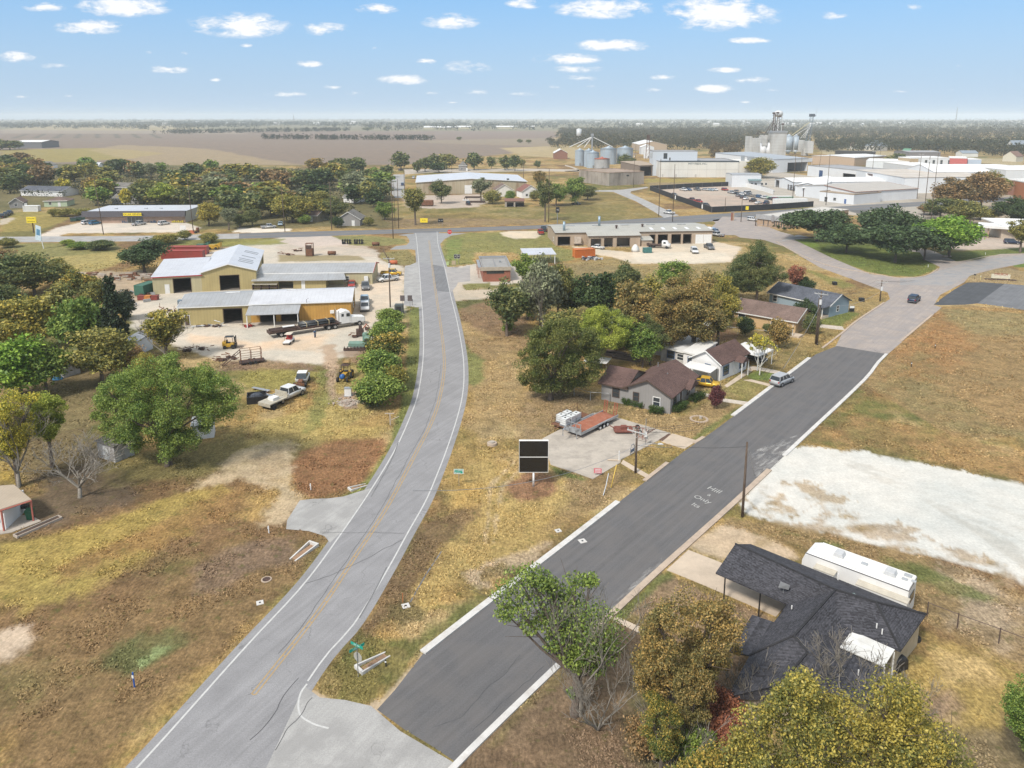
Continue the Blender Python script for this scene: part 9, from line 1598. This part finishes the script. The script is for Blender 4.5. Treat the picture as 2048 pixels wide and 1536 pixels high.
for x,y,t_,w_,f_,c_,lb in((585,445,384,84,'mid','gold','big golden tree beside the highway houses'),(330,412,362,62,'mid','lime','yellow green tree behind the discount store'),(418,452,400,58,'mid','gold','autumn green tree right of the discount store'),(456,395,378,28,'far','bright','small bright green tree right of the store'),(458,460,412,50,'open','grey','bare grey tree on the verge right of the store'),(252,415,370,26,'far','yellow','thin yellow tree in front of the grey houses'),(128,388,352,34,'far','yellow','small golden tree in the belt at the left'),(303,360,322,42,'open','grey','pale grey green tree high in the belt'),(706,400,342,60,'open','grey','pale spreading tree near the end of the belt'),(480,455,425,40,'mid','mid','dark tree by the verge right of the store'),(505,452,415,44,'mid','mid','dark tree left of the golden one'),(672,440,390,56,'mid','mid','dark tree above the gabled cottage'),(640,430,375,60,'mid','olive','olive tree right of the big golden tree'),(770,440,400,50,'mid','green','green tree by the end of the belt near the poles'),(738,452,432,24,'bush','olive','yellow bush in front of the gabled cottage'),(675,455,430,26,'bush','dkgreen','dark bush left of the gabled cottage'),(610,448,428,30,'bush','green','green bush under the big golden tree')):treep(x,y,t_,w_,f_,c_,lb)
b=G(458,460)
rb=random.Random(99);cols=['mid','mid','dkgreen','olive','olive','brown','mid','grey','gold','green','orange','mixed']
roofs=[(45,136,378,412),(120,30,0,0),(226,290,372,405),(90,135,392,410),(485,515,372,400),(15,50,395,415),(668,735,415,450)]
def belt(n,x0,x1,ylo,yhi,label,group,forms=('far','fart'),h=(9.5,14),cc=cols,avoid=roofs,ex=None):
 k=0;tries=0
 while k<n and tries<n*20:
  tries+=1;x=rb.uniform(x0,x1);f=rb.random();y=ylo(x)+(yhi(x)-ylo(x))*f**.8
  if any(a-6<x<b and c_<y<d+6 for a,b,c_,d in avoid):continue
  if ex and ex(x,y):continue
  b=G(x,y);hh=rb.uniform(*h);tree(b,hh,hh*rb.uniform(1.15,1.6),rb.choice(forms),rb.choice(cc),label,group=group);k+=1
belt(60,-30,400,lambda x:338 if x<230 else 345,lambda x:395 if x<190 else 412,'tree in the wooded belt behind the discount store','trees in the belt behind the store',ex=lambda x,y:x<165 and y>372 and x>60)
belt(72,385,775,lambda x:345,lambda x:440 if x<700 else 415,'tree in the wooded belt right of the discount store','trees in the belt right of the store',ex=lambda x,y:(x<430 and y>425)or(x>745 and y<352))
belt(20,-30,100,lambda x:330,lambda x:372,'tree at the left edge beyond the store sign','trees at the left edge',cc=['mid','dkgreen','brown','olive'])
for x,y,t_,w_ in((20,300,278,50),(0,300,275,40),(38,298,282,22)):treep(x,y,t_,w_,'far','mid','dark tree beside the white roofed barn at the far left',group='trees by the far left barn')
for x,w_ in((130,40),(165,44),(200,34),(215,26),(108,26)):treep(x,433,415,w_,'bush','olive','olive bush at the left end of the discount store',group='bushes behind the store lot')
def hb(k,p,q_,D_,e,r,kd,label,wm,rm,**kw):return bld('house',label,'house',Q(k,*p),Q(k,*q_),D_,e,r,kd,wm,rm,[(0,2,3.2,1,2.2,'window'),(0,6,7,0,2.1,'door')],.4,trim=M_trimw,**kw)
hb('R',(215,775),(640,785),12,2.8,4.8,'u','long house with dark blue grey roof in the belt behind the sign',C_sw,S_gy);hb('R',(100,905),(240,900),9,2.6,4.6,'v','small brown roofed house behind the pole sign',C_sg,S_tan);hb('R',(455,890),(690,885),10,2.7,4.4,'hip','pale green house with brown hip roof left of the store',mat('green_wall',(.42,.50,.35),.8),S_tan)
hb('R',(1160,790),(1440,795),11,5.2,7.2,'u','two storey grey house behind the discount store',C_sg,S_old);hb('R',(1150,860),(1420,865),9,2.6,4.4,'u','lower grey house in front of the two storey one',C_sg,S_old);hb('S',(440,655),(590,650),12,3,5.4,'u','house with blue grey roof in the belt',C_sb,S_gy);hb('S',(1400,880),(1640,880),10,2.6,5.4,'v','grey gabled cottage beside the highway',C_sg,S_old)
hb('S',(1000,830),(1200,840),9,2.6,4.6,'u','brown cottage behind the golden tree',mat('olive_wall',(.28,.25,.18),.8),S_tan);hb('R',(340,480),(470,495),9,2.7,4.8,'v','white house with pale roof among the belt trees',C_sw,S_old);hb('R',(920,500),(1010,500),9,2.7,4.8,'u','little white house deep in the belt',C_sw,C_rw)
hb('R',(1860,780),(1970,785),9,2.6,4.2,'u','pale roofed house right of the yellow green tree',C_sw,S_old);hb('S',(1470,640),(1600,645),9,2.7,4.6,'u','pale cottage under the grey spreading tree',C_sw,S_old)
container('white box trailer parked on the grass behind the store sign',Q('R',330,935),.05,6.5,M_white,'box_trailer',2.6,2.4,'trailer')
hb('B',(912,415),(968,415),9,4,7.5,'hip','grey hip roofed hut behind the warehouse',C_sg,S_old);hb('B',(1165,592),(1285,590),9,3.6,6.4,'v','cream house with brown roof right of the warehouse',C_w,S_tan);hb('B',(1345,602),(1460,598),9,3.6,6.6,'v','white gabled house with red brown roof right of the warehouse',C_sw,mat('red_brown_roof',(.20,.09,.07),.85))
bld('open_shed','open shed with rusty brown roof beside the two houses','shed',Q('B',1228,662),Q('B',1358,662),6,2.7,3.3,'shed',mat('stone_wall',(.35,.31,.26),.9),mat('rust_brown_roof',(.20,.10,.07),.85),[(0,1,4,0,2.1,'open'),(0,5.,9,0,2.1,'open')],.3)
bld('barn','white roofed open barn at the far left','barn',Q('R',155,288),Q('R',430,288),40,8,10,'u',mat('barn_dark',(.16,.16,.17),.8),C_wr,[],.8);bld('barn','red brick walled barn with white roof left of the silos','barn',Q('B',1565,335),Q('B',1655,335),22,6,9.5,'v',mat('brick_far2',(.25,.12,.08),.8),C_wr,[],.5)
t,L,D=bld('warehouse','wide warehouse with rust stained tan walls and pale metal roof','warehouse',Q('B',625,575),Q('B',1376,567),48,6.4,8.2,'v',mat('stained_metal',(.42,.36,.25),.7,.1,.08,.12,stripes=('X',2.2,.35),stain=(.24,.14,.08),stain_amt=.8),C_rwv,[(0,26.5,30.4,0,4.6,'rollup')],.5,trim=M_trimw)
for x,y,lb in((1010,600,'stack of dark beams on the gravel before the warehouse'),(1040,632,'stack of dark pipes nearer the grass before the warehouse')):t=thing('beam_stack',lb,'beams',Q('B',x,y));q=MB();[q.box(-4,4,-1+i*.5,-.7+i*.5,0.2,.6+.2*(i%2))for i in range(5)];q.build('beams',M_drust,t);q=MB();[q.box(x_,x_+.3,-1.2,1.5,0,.2)for x_ in(-3,3)];q.build('bearer',M_wood,t)
t=thing('rusty_tank','dark red rusty tank beside the highway tree','tank',Q('B',690,655));q=MB();q.box(-3.5,3.5,-1.5,1.5,.3,2.8);q.build('body',M_rust,t,bevel=.3);q=MB();[q.box(x,x+.4,-1.3,1.3,0,.3)for x in(-3,2.6)];q.build('skid',M_drust,t)
t=thing('farm_implement','bright blue grey implement on the gravel before the warehouse','farm implement',Q('B',960,620));q=MB();q.tube([(-.8,0,.2),(-.5,0,1.5),(0,0,2.2),(.5,0,1.5),(.8,0,.2)],.18,5);q.build('arch',M_black,t);q=MB();q.box(-1.5,1.5,-.8,.8,.2,.6);q.build('deck',M_white,t)
def wood(name,label,pts_fn,n,hr,m,seed,per=26,sz=1.3,rr=4.5):
 rn=np.random.default_rng(seed);P=pts_fn(rn,n);V=[]
 h=hr[0]+(hr[1]-hr[0])*rn.random(n);r_=rr*(.7+.6*rn.random(n))
 cl=[]
 for i in range(n):
  for k in range(3):cl.append((P[i,0]+rn.normal()*r_[i]*.45,P[i,1]+rn.normal()*r_[i]*.45,h[i]*(.35+.22*k),r_[i]*(1-.15*k)))
 V=leaves(cl,per//3,sz,rn,.8);V[:,2]=np.maximum(V[:,2],.1)
 o=bpy.data.objects.new(name,leafmesh(name,V,m));sc.collection.objects.link(o);tag(o,label,'woodland',kind='stuff');return o
def region(pts):
 P=np.array([tuple(G(*p)[:2])for p in pts])
 def f(rn,n):
  out=[];
  while len(out)<n:
   x=rn.uniform(P[:,0].min(),P[:,0].max(),4000);y=rn.uniform(P[:,1].min(),P[:,1].max(),4000);d=sdist(x,y,[tuple(p)for p in P]);k=d<0
   out+=list(zip(x[k],y[k]))
  return np.array(out[:n])
 return f
def row(a,b,wd):
 A,B=G(*a),G(*b)
 def f(rn,n):t=rn.random(n);return np.stack([A.x+(B.x-A.x)*t+rn.normal(size=n)*wd,A.y+(B.y-A.y)*t+rn.normal(size=n)*wd],1)
 return f
Wm=leafmat('wood_leaves',(.040,.055,.024),(.075,.065,.03),.45,.15,.02);Wd=leafmat('wood_leaves_dark',(.032,.048,.024),(.05,.055,.028),.45,.15,.02)
wood('undergrowth','low scrub and hedges between the belt trees',region([(-30,345),(400,345),(770,350),(770,440),(440,455),(400,412),(180,420),(170,395),(-30,395)]),330,(2.5,5),Wd,33,60,.45,3.5)
wood('far_woodland','broad dark woodland beyond the town on the right',region([(1480,290),(1640,300),(1900,312),(2300,318),(2400,262),(1500,258),(1130,262),(1110,275),(1130,290),(1300,292)]),3000,(9,13),Wm,3,30,1.5,6.5)
wood('far_woodland','woodland band behind the silos',region([(1130,291),(1300,300),(1480,302),(1480,262),(1120,262)]),900,(9,13),Wm,4,30,1.4,6)
wood('hedgerow','dark hedgerow across the ploughed field',row((530,278.5),(868,280.5),5),150,(7,11),Wd,5,36,1.2,5);wood('hedgerow','tree row further out on the ploughed field',row((325,268),(690,262),14),200,(8,13),Wd,6,30,1.6,6.5)
wood('far_woodland','low dark woods along the left horizon',region([(-200,256.5),(220,257.5),(330,260),(520,256),(520,250),(-200,248)]),600,(9,13),Wd,7,24,2.6,11);wood('far_woodland','dark woods left of centre on the horizon',region([(230,250),(680,255),(760,262),(1110,262),(1110,250),(760,248),(380,243)]),900,(10,14),Wd,8,24,2.6,11)
wood('far_woodland','hazy woods along the right horizon',region([(1100,258),(2400,262),(2600,246),(1100,243)]),1400,(9,14),Wd,9,24,2.8,13)
def scat(rn,n):x=rn.uniform(-300,2400,n);y=236.5+rn.random(n)**1.3*14;return np.array([tuple(G(a,b)[:2])for a,b in zip(x,y)])
wood('far_woodland','scattered hazy copses along the whole horizon',scat,1500,(8,14),Wd,10,22,3.6,18)
for x,y,w_,lb in((918,281,13,'single round tree on the far field'),(1040,286,14,'pair of pale trees on the far field'),(1057,287,12,'small tree right of the pale pair on the far field'),(735,262,22,'lone copse on the far field edge'),(770,262,8,'small tree between far copses')):treep(x,y,y-9,w_,'far','mid',lb)
wood('far_woodland','near fringe of the wood behind the silos',region([(1100,296),(1500,303),(1500,288),(1100,286)]),160,(9,12),Wm,21,90,.9,5);wood('far_woodland','near fringe of the wood beyond the town',region([(1640,306),(1700,302),(1880,306),(2100,318),(2100,296),(1640,290)]),420,(10,14),Wm,22,90,.95,5.5);wood('far_woodland','brown trees left of the grain elevator',region([(1415,322),(1480,322),(1480,300),(1425,300)]),34,(11,15),leafmat('wood_leaves_brown',(.09,.075,.035),(.13,.09,.04),.45,.2,.05),23,120,.8,5)
rf=random.Random(5);k=0
for i in range(46):
 x=rf.choice([rf.uniform(330,760),rf.uniform(1180,2040),rf.uniform(1180,2040)]);y=rf.uniform(243.5,251);b=G(x,y);s_=rf.uniform(14,40)
 t=thing('far_building','pale roofed building among the hazy horizon woods','building',b,rf.uniform(-.3,.3),'pale buildings on the horizon');q=MB();q.box(-s_/2,s_/2,-6,6,0,7);q.build('wall',C_w,t);q=MB();q.slab([(-s_/2-1,-7,7.2),(s_/2+1,-7,7.2),(s_/2+1,0,11),(-s_/2-1,0,11)],.3);q.slab([(-s_/2-1,0,11),(s_/2+1,0,11),(s_/2+1,7,7.2),(-s_/2-1,7,7.2)],.3);q.build('roof',C_wr,t)
for x,y,L_,lb in((885,258.5,120,'long pale shed on the far field edge'),(930,257.5,40,'short pale shed on the far field edge'),(1013,257.5,70,'large hall with white roof on the far field edge'),(1060,257,30,'small white building on the far field edge')):
 b=G(x,y);t=thing('far_barn',lb,'barn',b);q=MB();q.box(-L_/2,L_/2,-12,12,0,6);q.build('wall',C_cream,t);q=MB();q.slab([(-L_/2-1,-13,6.2),(L_/2+1,-13,6.2),(L_/2+1,0,10),(-L_/2-1,0,10)],.3);q.slab([(-L_/2-1,0,10),(L_/2+1,0,10),(L_/2+1,13,6.2),(-L_/2-1,13,6.2)],.3);q.build('roof',C_wr,t)
for x,yb,yt,lb in((588,246,231,'lattice mast on the left horizon'),(1911,250,216,'tall thin radio mast on the right horizon')):b=G(x,yb);hh=HT(b,yt);t=thing('radio_mast',lb,'mast',b);q=MB();[q.tube([(dx,dy,0),(dx*.2,dy*.2,hh)],.9,4)for dx,dy in((3,0),(-3,0),(0,3))];q.build('lattice',M_steel,t);q=MB();q.tube([(0,0,hh),(0,0,hh+6)],.5,4);q.build('aerial',M_steel,t)
mb=MB();mb.box(-12500,12500,-3000,12500,-1.0,75)
hm=bpy.data.materials.new('haze_air');hm.use_nodes=True;hnt=hm.node_tree;hnt.nodes.clear()
ho=node(hnt,'ShaderNodeOutputMaterial');pv=node(hnt,'ShaderNodeVolumePrincipled')
pv.inputs['Color'].default_value=(.86,.94,1,1);pv.inputs['Density'].default_value=HAZE_D;pv.inputs['Anisotropy'].default_value=-.2
hnt.links.new(pv.outputs[0],ho.inputs['Volume'])
tag(mb.build('haze',hm),kind='stuff')
SPL={'post','leg','canopy_post','upright','skylight','roof_vent','vent_pipe','window','strap','landing_leg','ramp','fork','foot','ridge_vent','door_bar','bearer','roof_hatch','crossarm_brace','exhaust_stack','feet','brace'}
for o in list(sc.objects):
 if o.type!='MESH' or o.parent is None or o.name.split('.')[0]not in SPL or o.data.users>1:continue
 me=o.data;n=len(me.vertices);P=list(range(n))
 def fnd(a):
  while P[a]!=a:P[a]=P[P[a]];a=P[a]
  return a
 for e in me.edges:P[fnd(e.vertices[0])]=fnd(e.vertices[1])
 gr_={}
 for f in me.polygons:gr_.setdefault(fnd(f.vertices[0]),[]).append(f)
 if not 1<len(gr_)<=60 or(o.name.split('.')[0]=='window' and len(gr_)<=5):continue
 co_=[tuple(v.co)for v in me.vertices];base=o.name.split('.')[0];par_=o.parent;mt=me.materials[0];mw=o.matrix_local.copy()
 base={'feet':'foot'}.get(base,base)
 for fs in gr_.values():
  ids=sorted({v for f in fs for v in f.vertices});mp_={v:i for i,v in enumerate(ids)};mb=MB();mb.V=[co_[i]for i in ids];mb.F=[tuple(mp_[v]for v in f.vertices)for f in fs]
  k=mb.build(base,mt,par_);k.matrix_local=mw
 for ch in list(o.children):ch.parent=par_;ch.matrix_local=mw@ch.matrix_local
 bpy.data.objects.remove(o)
